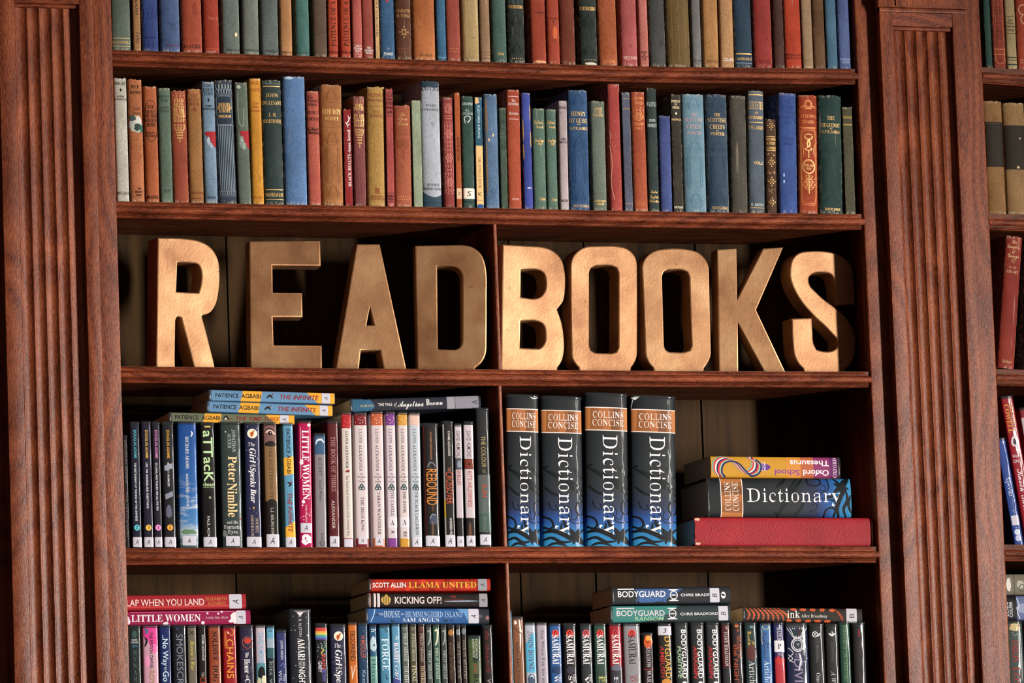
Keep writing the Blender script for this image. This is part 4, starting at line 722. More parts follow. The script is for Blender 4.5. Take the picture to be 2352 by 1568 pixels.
class Book:
    """one book: boards and spine, page block, and everything printed or stuck on its spine.
    Local frame: x across the spine, y into the shelf, z from tail to head, origin at the tail of the spine."""

    def __init__(s, w, H, dp, round_=0.2, n=2.3, hard=True):
        s.w, s.H, s.dp, s.hard = w, H, dp, hard
        s.D = w * round_
        s.n = n
        s.layer = 0
        s.lett = ([], [], [], [])
        s.orn = ([], [], [], [])
        s.stick = []

    def surf(s, u, v, off=0.0):
        a = min(abs(2 * u), 0.997)
        q = 1 - a ** s.n
        y = s.D * (1 - q ** (1 / s.n))
        dy = s.D * q ** (1 / s.n - 1) * a ** (s.n - 1) * 2 * (1 if u > 0 else -1)
        L = math.hypot(s.w, dy)
        return (max(-.5, min(.5, u)) * s.w + dy / L * off, y - s.w / L * off, v * s.H)

    def cover(s, mat, parent, colour, worn=0.0, name='cover'):
        t = 0.0024 if s.hard else 0.0006
        N = 14
        us = []
        for i in range(N + 1):
            a = -math.pi / 2 + math.pi * i / N
            us.append(0.5 * (1 if a > 0 else -1) * abs(math.sin(a)) ** (2 / s.n))
        outer = [(-s.w / 2, s.dp)]
        if s.hard:
            outer += [(-s.w / 2, s.D + .012), (-s.w / 2 + .0011, s.D + .005)]
        for u in us:
            a = min(1, abs(2 * u))
            outer.append((u * s.w, s.D * (1 - max(0, 1 - a ** s.n) ** (1 / s.n))))
        if s.hard:
            outer += [(s.w / 2 - .0011, s.D + .005), (s.w / 2, s.D + .012)]
        outer.append((s.w / 2, s.dp))
        inner = []
        k = max(0.1, 1 - 2 * t / s.w)
        for (x, y) in outer:
            inner.append((x * k, min(s.dp, y + t * (1 if y < s.D * .9 else .4))))
        n = len(outer)
        zs = [0, .03, .5, .97, 1]
        vs, fs = [], []
        for lst in (outer, inner):
            for j, z in enumerate(zs):
                for (x, y) in lst:
                    jz = 0
                    if worn and j == 4 and y < s.D + .004:
                        jz = worn * (noise.noise(Vector((x * 420, s.H * 77 + s.w * 991, 3))) - .25)
                    vs.append((x, y, z * s.H + jz))
        M = len(zs)
        for j in range(M - 1):
            for i in range(n - 1):
                a, b = j * n + i, j * n + i + 1
                fs.append((a, b, b + n, a + n))
                c = M * n
                fs.append((c + b, c + a, c + a + n, c + b + n))
        for i in range(n - 1):
            c = M * n
            fs.append((i + 1, i, c + i, c + i + 1))
            e = (M - 1) * n
            fs.append((e + i, e + i + 1, c + e + i + 1, c + e + i))
        c = M * n
        for j in range(M - 1):
            for i in (0, n - 1):
                q = (j * n + i, j * n + n + i, c + j * n + n + i, c + j * n + i)
                fs.append(q if i == 0 else q[::-1])
        o = mesh_obj(name, vs, fs, mat, parent, sharp=40)
        o.color = lin(colour)
        return o

    def pages(s, parent):
        t = 0.0026 if s.hard else 0.0007
        e = 0.003 if s.hard else 0.0004
        b = MB()
        x = s.w / 2 - t
        y0, y1 = s.D + (.004 if s.hard else .0015), s.dp - e
        h0, h1 = e, s.H - e
        pr = [(-x, y0), (0, y0 - .001), (x, y0), (x, y1), (x * .5, y1 - .0018), (0, y1 - .0024), (-x * .5, y1 - .0018), (-x, y1)]
        b.loft([[(p[0], p[1], z) for p in pr] for z in (h0, h1)])
        return b.build('page_block', M_PAGES, parent)

    def rim(s, parent):
        """the lip of the clear film that stands proud of the head"""
        N = 12
        vs, fs = [], []
        for z in (s.H - .003, s.H + .0026):
            vs.append((-s.w / 2 - .0006, s.D + .03, z))
            for i in range(N + 1):
                a = -math.pi / 2 + math.pi * i / N
                u = 0.5 * (1 if a > 0 else -1) * abs(math.sin(a)) ** (2 / s.n)
                p = s.surf(u, 0, .0007)
                vs.append((p[0], p[1], z))
            vs.append((s.w / 2 + .0006, s.D + .03, z))
        n = N + 3
        for i in range(n - 1):
            fs.append((i, i + 1, n + i + 1, n + i))
        o = mesh_obj('plastic_sleeve', vs, fs, M_FILM, parent, sharp=60)
        md = o.modifiers.new('thickness', 'SOLIDIFY')
        md.thickness = 0.00025
        return o

    # ---- drawing on the spine: everything arrives in photo pixels relative to the spine
    def put(s, acc, pts, tris, colour, off):
        """pts: drawing coordinates; split so that the flat pieces follow the rounded spine"""
        P = [(max(-.5, min(.5, u)), max(.001, min(.999, v))) for u, v in (s.P(*p) for p in pts)]
        T = [tuple(t) for t in tris]
        lim = 0.13
        out = []
        mid = {}
        while T:
            t = T.pop()
            e = max(((abs(P[t[i]][0] - P[t[(i + 1) % 3]][0]), i) for i in range(3)))
            far = max(abs(P[i][0]) for i in t)
            if e[0] <= (lim if far < .28 else .05 if far < .42 else .022) or len(P) > 60000:
                out.append(t)
                continue
            i = e[1]
            a, b, c = t[i], t[(i + 1) % 3], t[(i + 2) % 3]
            k = (min(a, b), max(a, b))
            if k not in mid:
                mid[k] = len(P)
                P.append(((P[a][0] + P[b][0]) / 2, (P[a][1] + P[b][1]) / 2))
            T += [(a, mid[k], c), (mid[k], b, c)]
        v, f, col, nr = acc
        base = len(v)
        for (u, w) in P:
            p = s.surf(u, w, off)
            q = s.surf(u, w, off + .01)
            v.append(p)
            nr.append(((q[0] - p[0]) * 100, (q[1] - p[1]) * 100, 0))
        for t in out:
            p, q, r = P[t[0]], P[t[1]], P[t[2]]
            cr = (q[0] - p[0]) * (r[1] - p[1]) - (r[0] - p[0]) * (q[1] - p[1])
            f.append(tuple(i + base for i in (t if cr > 0 else t[::-1])))
            col.append(colour)

    def text(s, acc, txt, cx, cy, length, cap, rot, colour, font, off):
        shear = 0.0
        if font.endswith('/'):
            font, shear = font[:-1], 0.22
        v, f, w = text_tris(txt, font)
        if not v:
            return
        k = cap / CAP[font]
        a = {0: (1, 0), 90: (0, 1), -90: (0, -1), 180: (-1, 0)}[rot]
        b = {0: (0, -1), 90: (1, 0), -90: (-1, 0), 180: (0, 1)}[rot]
        pts = []
        for (x, y) in v:
            y2 = (y - CAP[font] / 2) * k
            x2 = x * length / w + y2 * shear
            pts.append((cx + a[0] * x2 + b[0] * y2, cy + a[1] * x2 + b[1] * y2))
        s.put(acc, pts, f, colour, off)

    def stroke(s, pts, th, colour, off, acc=None, taper=False):
        n = len(pts)
        vs, fs = [], []
        for i, (x, y) in enumerate(pts):
            a, b = pts[max(0, i - 1)], pts[min(n - 1, i + 1)]
            dx, dy = b[0] - a[0], b[1] - a[1]
            L = math.hypot(dx, dy) or 1
            h = th / 2 * ((1 - abs(2 * i / (n - 1) - 1) ** 2) * .85 + .15 if taper else 1)
            vs += [(x - dy / L * h, y + dx / L * h), (x + dy / L * h, y - dx / L * h)]
        for i in range(n - 1):
            fs += [(2 * i, 2 * i + 1, 2 * i + 3), (2 * i, 2 * i + 3, 2 * i + 2)]
        s.put(acc or s.orn, vs, fs, colour, off)

    def fill(s, pts, colour, off, acc=None):
        tr = tessellate_polygon([[Vector((x, y, 0)) for x, y in pts]])
        s.put(acc or s.orn, pts, tr, colour, off)

    def ell(s, cx, cy, rx, ry, colour, off, acc=None, n=20):
        s.fill([(cx + rx * math.cos(2 * math.pi * i / n), cy + ry * math.sin(2 * math.pi * i / n)) for i in range(n)], colour, off, acc)

    def ring(s, cx, cy, rx, ry, th, colour, off, n=24, power=1.0):
        pts = []
        for i in range(n + 1):
            a = 2 * math.pi * i / n
            c, d = math.cos(a), math.sin(a)
            pts.append((cx + rx * math.copysign(abs(c) ** power, c), cy + ry * math.copysign(abs(d) ** power, d)))
        s.stroke(pts, th, colour, off)

    def art(s, line):
        """one entry of the little list of what a spine carries"""
        s.layer += 1
        off = 0.00005 + 0.00002 * s.layer
        if line[0] == '#':
            q = line[1:].split('|')
            k = q[0]
            hw = s.hw
            if k == 'rect':                       # y0 y1 colour [x0 x1]
                y0, y1 = float(q[1]), float(q[2])
                x0, x1 = (float(q[4]), float(q[5])) if len(q) > 4 else (-hw * .985, hw * .985)
                s.put(s.orn, [s.D2(x0, y0), s.D2(x1, y0), s.D2(x1, y1), s.D2(x0, y1)], [(0, 1, 2), (0, 2, 3)], q[3], off)
            elif k == 'line':                     # y thickness colour
                y, th = float(q[1]), float(q[2])
                x = hw * .9
                s.put(s.orn, [s.D2(-x, y - th / 2), s.D2(x, y - th / 2), s.D2(x, y + th / 2), s.D2(-x, y + th / 2)], [(0, 1, 2), (0, 2, 3)], q[3], off)
            elif k == 'dia':                      # y height colour
                y, h = float(q[1]), float(q[2])
                s.fill([s.D2(0, y - h / 2), s.D2(h * .3, y), s.D2(0, y + h / 2), s.D2(-h * .3, y)], q[3], off)
            elif k == 'disc':                     # x y rx ry colour
                s.ell(*s.D2(float(q[1]), float(q[2])), float(q[3]), float(q[4]), q[5], off)
            elif k == 'ring':                     # x y rx ry th colour [power]
                s.ring(*s.D2(float(q[1]), float(q[2])), float(q[3]), float(q[4]), float(q[5]), q[6], off, 40, float(q[7]) if len(q) > 7 else 1)
            elif k == 'poly':                     # colour x,y x,y
                s.fill([s.D2(*map(float, p.split(','))) for p in q[2].split()], q[1], off)
            elif k in ('str', 'tap'):             # th colour x,y ...
                pts = [Vector(tuple(map(float, p.split(',')))) for p in q[3].split()]
                sm = []
                for i in range(len(pts) - 1):     # soft curve through the points
                    p0, p1, p2, p3 = pts[max(0, i - 1)], pts[i], pts[i + 1], pts[min(len(pts) - 1, i + 2)]
                    for z in range(4):
                        t = z / 4
                        sm.append(.5 * ((2 * p1) + (p2 - p0) * t + (2 * p0 - 5 * p1 + 4 * p2 - p3) * t * t + (3 * p1 - p0 - 3 * p2 + p3) * t ** 3))
                sm.append(pts[-1])
                s.stroke([s.D2(p.x, p.y) for p in sm], float(q[1]), q[2], off, taper=k == 'tap')
            elif k == 'pal':                      # y0 y1 colour: a fan of embossed fronds over two stems
                y0, y1 = float(q[1]), float(q[2])
                h = y1 - y0
                for sx in (-1, 1):
                    for (e, b) in ((.05, .0), (.3, .12), (.62, .3), (.95, .55)):
                        pts = []
                        for i in range(7):
                            t = i / 6
                            pts.append(s.D2(sx * hw * .86 * (.5 + (e - .5) * t ** 1.5), y1 - h * (1 - b) * t * (1 - .12 * t)))
                        s.stroke(pts, 1.1, q[3], off)
                    for e in (.24, .76):
                        pts = []
                        for i in range(7):
                            a = i / 6 * 4.2
                            pts.append(s.D2(sx * hw * .86 * (e + .13 * math.cos(a)), y0 + h * (.74 + .16 * math.sin(a))))
                        s.stroke(pts, .9, q[3], off)
                s.stroke([s.D2(-hw * .8, y1 + 1), s.D2(hw * .8, y1 + 1)], .8, q[3], off)
            elif k == 'loop':                     # y0 y1 colour: tall slim cartouches
                y0, y1 = float(q[1]), float(q[2])
                for sx in (-1, 1):
                    for (r, e) in ((3.4, 0), (1.6, 4)):
                        x = sx * hw * .56
                        s.stroke([s.D2(x, y0 + e), s.D2(x - r, y0 + e + 5), s.D2(x - r, y1 - e - 5), s.D2(x, y1 - e), s.D2(x + r, y1 - e - 5),
                                  s.D2(x + r, y0 + e + 5), s.D2(x, y0 + e)], .8, q[3], off)
            elif k == 'shield':                   # y0 y1 colour: a pendant of scrolls
                y0, y1 = float(q[1]), float(q[2])
                h = y1 - y0
                for r in range(7):
                    t = (r + .5) / 7
                    wd = hw * .86 * (1 if t < .5 else max(.08, 1 - (t - .5) * 2.0)) * (.75 + .25 * math.sin(t * 9))
                    for sx in (-1, 1):
                        for e in (.28, .78):
                            cx, cy = sx * wd * e, y0 + h * t
                            rr = min(h * .06, wd * .26)
                            s.stroke([s.D2(cx + sx * rr * (1 - i * .07) * math.cos(i * .75 + r), cy + rr * (1 - i * .07) * math.sin(i * .75 + r)) for i in range(9)], 1.0, q[3], off)
                    s.ell(*s.D2(0, y0 + h * t), 1.0, 1.4, q[3], off, n=8)
                s.stroke([s.D2(0, y0 + h * .8), s.D2(0, y1 + 2)], 1.1, q[3], off)
            elif k == 'scroll':                   # y0 y1 colour: running tendrils with roundels
                y0, y1 = float(q[1]), float(q[2])
                n = max(1, round((y1 - y0) / 18))
                st = (y1 - y0) / n
                for r in range(n):
                    cy = y0 + st * (r + .5)
                    for sx in (-1, 1):
                        for sy in (-1, 1):
                            pts = [s.D2(sx * hw * (.08 + .34 * i / 8 + .26 * math.sin(i * .75)), cy + sy * (st * .46 - st * .055 * i + st * .1 * math.sin(i * .9))) for i in range(9)]
                            s.stroke(pts, .9, q[3], off)
                        s.ell(*s.D2(sx * hw * .62, cy), 1.3, 1.3, q[3], off, n=8)
                    if r % 3 == 1:
                        s.ring(*s.D2(0, cy), hw * .55, hw * .55, 1.1, q[3], off)
                        s.ring(*s.D2(0, cy), hw * .25, hw * .25, .9, q[3], off)
                for sx in (-1, 1):
                    s.stroke([s.D2(sx * hw * .78, y0), s.D2(sx * hw * .78, y1)], .7, q[3], off)
            elif k == 'dots':                     # y n r colour
                for i in range(int(q[2])):
                    s.ell(*s.D2(hw * 1.5 * ((i + .5) / int(q[2]) - .5), float(q[1])), float(q[3]), float(q[3]), q[4], off, n=8)
            elif k == 'stripes':                  # y0 y1 n th colour
                for i in range(int(q[3])):
                    x = hw * 1.7 * ((i + .5) / int(q[3]) - .5)
                    s.stroke([s.D2(x, float(q[1])), s.D2(x, float(q[2]))], float(q[4]), q[5], off)
            elif k == 'teeth':                    # y0 y1 n colour: a row of pointed loops
                n = int(q[3])
                y0, y1 = float(q[1]), float(q[2])
                for i in range(n):
                    x = hw * 1.7 * ((i + .5) / n - .5)
                    d = hw * .75 / n
                    s.stroke([s.D2(x - d, y0), s.D2(x - d, y0 + (y1 - y0) * .5), s.D2(x, y1), s.D2(x + d, y0 + (y1 - y0) * .5), s.D2(x + d, y0)], .9, q[4], off)
            elif k == 'fleur':                    # y height colour
                y, h = float(q[1]), float(q[2])
                for a in range(0, 360, 45):
                    r = h * (.5 if a % 90 == 0 else .32)
                    ca, sa = math.cos(math.radians(a)), math.sin(math.radians(a))
                    s.stroke([s.D2(ca * r * .2 * .8, y + sa * r * .2), s.D2(ca * r * .8, y + sa * r)], h * .13, q[3], off, taper=True)
                    s.ell(*s.D2(ca * r * .8, y + sa * r), h * .07, h * .07, q[3], off, n=8)
            elif k == 'blob':                     # x y rx ry colour seed
                cx, cy, rx, ry, sd = float(q[1]), float(q[2]), float(q[3]), float(q[4]), float(q[6])
                s.fill([s.D2(cx + rx * (1 + .45 * noise.noise(Vector((math.cos(a) * 1.7, math.sin(a) * 1.7, sd)))) * math.cos(a),
                             cy + ry * (1 + .45 * noise.noise(Vector((math.cos(a) * 1.7, math.sin(a) * 1.7, sd + 9)))) * math.sin(a))
                        for a in [2 * math.pi * i / 26 for i in range(26)]], q[5], off)
            elif k == 'specks':                   # y0 y1 n r colour seed
                rn = random.Random(int(q[6]))
                for _ in range(int(q[3])):
                    r = float(q[4]) * rn.uniform(.5, 1.3)
                    s.ell(*s.D2(rn.uniform(-.8, .8) * hw, rn.uniform(float(q[1]), float(q[2]))), r, r, q[5], off, n=8)
            elif k == 'tri':                      # y r colour: knot of three loops
                y, r = float(q[1]), float(q[2])
                for a in (90, 210, 330):
                    c, d = math.cos(math.radians(a)), -math.sin(math.radians(a))
                    s.ring(*s.D2(c * r * .45, y + d * r * .45), r * .5, r * .5, r * .22, q[3], off, 14)
                s.stroke([s.D2(r * math.cos(math.radians(a)), y - r * math.sin(math.radians(a))) for a in (90, 210, 330, 450)], r * .22, q[3], off)
            return
        if line[0] == '$':                        # sticker: $A|from|to|width fraction|colour
            q = line[1:].split('|')
            s.stick.append((q[0], float(q[1]), float(q[2]), float(q[3]) if len(q) > 3 else .96, q[4] if len(q) > 4 else 'bcbac6', 'n' if len(q) > 5 else 's'))
            return
        rot = 0
        if line[1] == ':' and line[0] in 'vwhxtq':
            mode, line = line[0], line[2:]
        else:
            mode = ''
        q = line.split('|')
        off2 = off + .00002
        if mode == '':                            # TEXT|y|cap|width|colour|font|dx
            s.text(s.lett, q[0], *s.D2(float(q[6]) if len(q) > 6 else 0, float(q[1])), float(q[3]), float(q[2]), s.rot0, q[4], q[5], off2)
        elif mode in 'vw':                        # TEXT|y0|y1|cap|colour|font|dx along the spine
            a, b = float(q[1]), float(q[2])
            rot = {'v': 90, 'w': -90}[mode]
            s.text(s.lett, q[0], *s.D2(float(q[6]) if len(q) > 6 else 0, (a + b) / 2), abs(b - a), float(q[3]), rot + s.rotd, q[4], q[5], off2)
        elif mode == 't':                         # stacked upright letters
            a, b = float(q[1]), float(q[2])
            n = len(q[0])
            for i, ch in enumerate(q[0]):
                s.text(s.lett, ch, *s.D2(0, a + (b - a) * (i + .5) / n), float(q[3]) * .8, float(q[3]), 0, q[4], q[5], off2)
        elif mode in 'hxq':                       # lying book: TEXT|x0|x1|cap|colour|font|dy   (x = upside down, q = reading upwards, x0 x1 = column)
            a, b = float(q[1]), float(q[2])
            dy = float(q[6]) if len(q) > 6 else 0
            if mode == 'q':
                s.text(s.lett, q[0], (a + b) / 2, dy, float(q[3]), abs(b - a), -90, q[4], q[5], off2)
            else:
                s.text(s.lett, q[0], (a + b) / 2, dy, abs(b - a), float(q[3]), 0 if mode == 'h' else 180, q[4], q[5], off2)

    def finish(s, parent, gloss):
        for nm, (v, f, col, nr) in (('printed_pattern' if gloss else 'stamped_pattern', s.orn), ('lettering', s.lett)):
            if f:
                cs = sorted(set(col))
                follow(mesh_obj(nm, v, f, [ink(c, gloss) for c in cs], parent, idx=[cs.index(c) for c in col], sharp=None), nr)
        for (ch, a, b, wf, colour, font) in s.stick:
            acc = ([], [], [], [])
            off = .00012 + .00002 * (s.layer + 2)
            h = s.hw * wf
            c = min(h, abs(b - a) / 2) * .16
            pts = []
            for (qx, qy, st) in ((h - c, b - c, 0), (-h + c, b - c, 90), (-h + c, a + c, 180), (h - c, a + c, 270)):
                for i in range(4):
                    t = math.radians(st + 30 * i)
                    pts.append(s.D2(qx + c * math.cos(t), qy + c * math.sin(t)))
            s.fill(pts, colour, off, acc)
            lab = follow(mesh_obj('library_label', acc[0], acc[1], ink(colour, gloss), parent, sharp=None), acc[3])
            if ch:
                acc = ([], [], [], [])
                cap = min(abs(b - a) * .5, s.hw * 1.0)
                s.text(acc, ch, *s.D2(0, (a + b) / 2), cap * .72, cap, s.rot_st, '26242a', font + '/' if font == 's' else 'b', off + .00003)
                mesh_obj('handwritten_letter' if font == 's' else 'printed_letter', acc[0], acc[1], ink('26242a', gloss), lab, sharp=None)


CLOTH_KINDS = {'h': (0.17, 2.3, True), 'f': (0.07, 3.2, True), 'p': (0.11, 2.6, False), 'j': (0.11, 2.7, True)}
# h old cloth hardback, f flat-backed cloth hardback, p paperback in film, j hardback in film


def upright(x0, x1, yb, yt, colour, kind, arts, lean=0.0, Yf=0.010, depth=None, mat=None, space=None, name=None, label=None, group=None, ybl=None):
    """a standing book: x0 x1 its spine at the foot, yb the shelf line, yt its head, all in photo pixels"""
    rd, n, hard = CLOTH_KINDS[kind]
    a, b = at(x0, yb, Yf), at(x1, yb, Yf)
    xc = (x0 + x1) / 2
    w = (b - a).length - .0008
    mid = (a + b) / 2
    mid.z = at(xc, yb, 0.0).z
    dxv = -(0.0275 + 0.0165 * (xc - 275) / 1720)
    top = at(xc + (yb - yt) * dxv + lean, yt, Yf)
    H = top.z - mid.z
    ang = math.atan2(lean * .000755, H)
    H = H / math.cos(ang)
    dp = depth or min(.165, max(.10, H * .5))
    o = empty(name or ('paperback_book' if kind == 'p' else 'hardback_book'), (mid.x, Yf, mid.z + abs(math.sin(ang)) * w / 2 + .0003), label, 'book', group)
    o.rotation_euler = (0, ang, 0)
    bk = Book(w, H, dp, rd, n, hard)
    wpx, hpx = x1 - x0, yb - yt
    if space:
        W, Hh = space
        bk.hw = W / 2
        bk.P = lambda x, y: (x / W, 1 - y / Hh)
    else:
        bk.hw = wpx / 2
        bk.P = lambda x, y: (x / wpx, (yb + 2 - y) / (hpx + 2))
    bk.D2 = lambda x, y: (x, y)
    bk.rot0, bk.rotd, bk.rot_st = 0, 0, 0
    return dress(o, bk, colour, kind, arts, mat)


def lying(x0, x1, yl, yr, h, colour, kind, arts, flip=False, Yf=0.010, depth=None, mat=None, space=None, label=None, group=None, z0=None):
    """a book laid flat, spine out: x0 x1 its ends, yl yr the pixel rows of its lower edge there, h its thickness"""
    rd, n, hard = CLOTH_KINDS[kind]
    a, b = at(x0, yl, Yf), at(x1, yr, Yf)
    H = (b - a).length
    tilt = math.atan2(b.z - a.z, b.x - a.x)
    w = (at((x0 + x1) / 2, (yl + yr) / 2 - h, Yf).z - at((x0 + x1) / 2, (yl + yr) / 2, Yf).z) - .0005
    up = Vector((-math.sin(tilt), 0, math.cos(tilt)))
    base = (b if not flip else a) + up * (w / 2 + .0003)
    o = empty('paperback_book' if kind == 'p' else 'hardback_book', base, label, 'book', group)
    o.rotation_euler = (0, (math.radians(90) if flip else math.radians(-90)) - tilt, 0)
    dp = depth or min(.165, max(.10, H * .5))
    bk = Book(w, H, dp, rd, n, hard)
    L = x1 - x0
    if space:
        W, Hh = space
        bk.hw = W / 2
        bk.P = lambda x, y: (x / W, 1 - y / Hh)
        bk.D2 = lambda x, y: (x, y)
        bk.rot0, bk.rotd, bk.rot_st = 0, 0, 0
    else:
        bk.hw = h / 2
        if flip:
            bk.P = lambda x, dy: ((dy) / h, (x - x0) / L)
        else:
            bk.P = lambda x, dy: (-dy / h, (x1 - x) / L)
        # shapes are given as (across, along): across is counted downwards here
        bk.D2 = lambda ac, al: (al, ac)
        bk.rot0, bk.rotd, bk.rot_st = 0, 0, -90
    return dress(o, bk, colour, kind, arts, mat)


def dress(o, bk, colour, kind, arts, mat):
    film = kind in 'pj'
    bk.cover(mat or (M_JACKET if film else M_CLOTH), o, colour, worn=0.0 if film else 0.0022)
    bk.pages(o)
    for a in arts:
        bk.art(a)
    bk.finish(o, 2 if mat and film and mat.name.startswith('blue_black') else int(film))
    if film:
        bk.rim(o)
    return o


# ------------------------------------------------------------------ the bookcase
def lerp(line, x):
    for (x0, y0), (x1, y1) in zip(line, line[1:]):
        if x <= x1 or (x1, y1) == line[-1]:
            return y0 + (y1 - y0) * (x - x0) / (x1 - x0)


SHELF = [
    [(258, 113), (829, 132), (1419, 150.5), (1958, 157)],
    [(268, 461), (660, 469), (1050, 475), (1405, 482.5), (1705, 487.5), (1980, 490.5)],
    [(280, 840), (715, 844), (1149, 847.5), (1570, 851), (1995, 852.4)],
    [(291, 1257.5), (698, 1255.5), (1164, 1254.4), (1588, 1253.5), (2015, 1254.4)],
    [(302, 1724), (1170, 1717), (2035, 1712)],
    [(312, 2140), (1175, 2130), (2055, 2120)],
    [(255, -250), (1100, -228), (1955, -210)],
]
XL, XR = at(277, 784).x, at(1996, 784).x
DEEP = 0.19
XWL, XWR = XL - .022, XR + .004       # inner faces of the carcass sides
Z_TOP = at(1100, -228).z + .03
case = empty('bookcase', (0, 0.1, 0), 'tall built-in oak bookcase between the two fluted pilasters, holding the letters', 'bookcase')
NOSE = [(.0085, 0), (.0040, -.0012), (.0012, -.0036), (0, -.0066), (0, -.0074), (-.0030, -.0080), (-.0062, -.0098), (-.0084, -.0122), (-.0092, -.0148),
        (-.0088, -.0172), (-.0068, -.0194), (-.0030, -.0206), (.0010, -.0210), (.0012, -.0217), (-.0034, -.0220), (-.0048, -.0228), (-.0034, -.0237),
        (.0008, -.0239), (.0010, -.0249), (-.0022, -.0252), (-.0034, -.0262), (-.0024, -.0274), (.0030, -.0278), (.0060, -.0250)]


def shelf(line, x0, x1, parent, mitre=True, sub=6, back=DEEP, shape=NOSE, xw1=None):
    """a board with a moulded front edge, its ends returned towards the carcass"""
    ends = (lerp(line, line[0][0]), lerp(line, line[-1][0]))
    mb = MB()
    rings = []
    fmax = min(p[0] for p in shape)
    N = 14
    xs = [line[0][0] + (line[-1][0] - line[0][0]) * i / N for i in range(N + 1)]
    for i, px in enumerate(xs):
        z = at(px, lerp(line, px)).z
        r = []
        for (y, dz) in shape:
            x = x0 + (x1 - x0) * i / N
            if mitre and i == N:
                x -= max(0, min(y, .002) - fmax) * .9
            r.append((x, y, z + dz))
        rings.append(r)
    mb.loft(rings)
    o = mb.build('shelf', M_WX, parent, sharp=28)
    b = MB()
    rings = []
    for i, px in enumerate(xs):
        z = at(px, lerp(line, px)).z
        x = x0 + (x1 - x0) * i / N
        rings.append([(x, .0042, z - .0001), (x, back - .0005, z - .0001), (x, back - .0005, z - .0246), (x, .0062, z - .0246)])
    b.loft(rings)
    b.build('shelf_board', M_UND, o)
    return o


for ln in SHELF:
    shelf(ln, at(276.5, 784, -.0165).x + .0005, XR - .0002, case)
b = MB()
b.box(XWL - .02, XWL, .023, DEEP, 0, Z_TOP)
b.build('side_panel', M_WIN, case)
b = MB()
b.box(XWR, XWR + .02, .023, DEEP, 0, Z_TOP)
b.build('side_panel', M_WIN, case)
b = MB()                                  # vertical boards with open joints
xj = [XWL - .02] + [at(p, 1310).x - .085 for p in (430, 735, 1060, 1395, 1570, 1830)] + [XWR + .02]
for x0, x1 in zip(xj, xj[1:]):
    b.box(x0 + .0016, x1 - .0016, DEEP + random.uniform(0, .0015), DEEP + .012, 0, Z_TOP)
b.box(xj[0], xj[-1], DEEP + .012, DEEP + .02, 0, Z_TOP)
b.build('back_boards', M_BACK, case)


def divider(px, py, r0, r1, th=.0068):
    x = at(px, py).x
    z1 = at(1150, lerp(SHELF[r0], 1150)).z - .0248
    z0 = at(1150, lerp(SHELF[r1], 1150)).z
    b = MB()
    b.box(x - th / 2, x + th / 2, .001, DEEP - .001, z0, z1, .0022)
    v = [(p[0], p[1], max(z0, min(z1, p[2]))) for p in b.v]
    mesh_obj('divider', v, b.f, M_WZ, case, sharp=50)


divider(1147, 800, 1, 2)
divider(1161.5, 1250, 2, 3)
divider(1169.8, 1430, 3, 4)

# pilasters: two boards, a frame planted on them and a fluted panel sunk in the frame
PP = 0.030


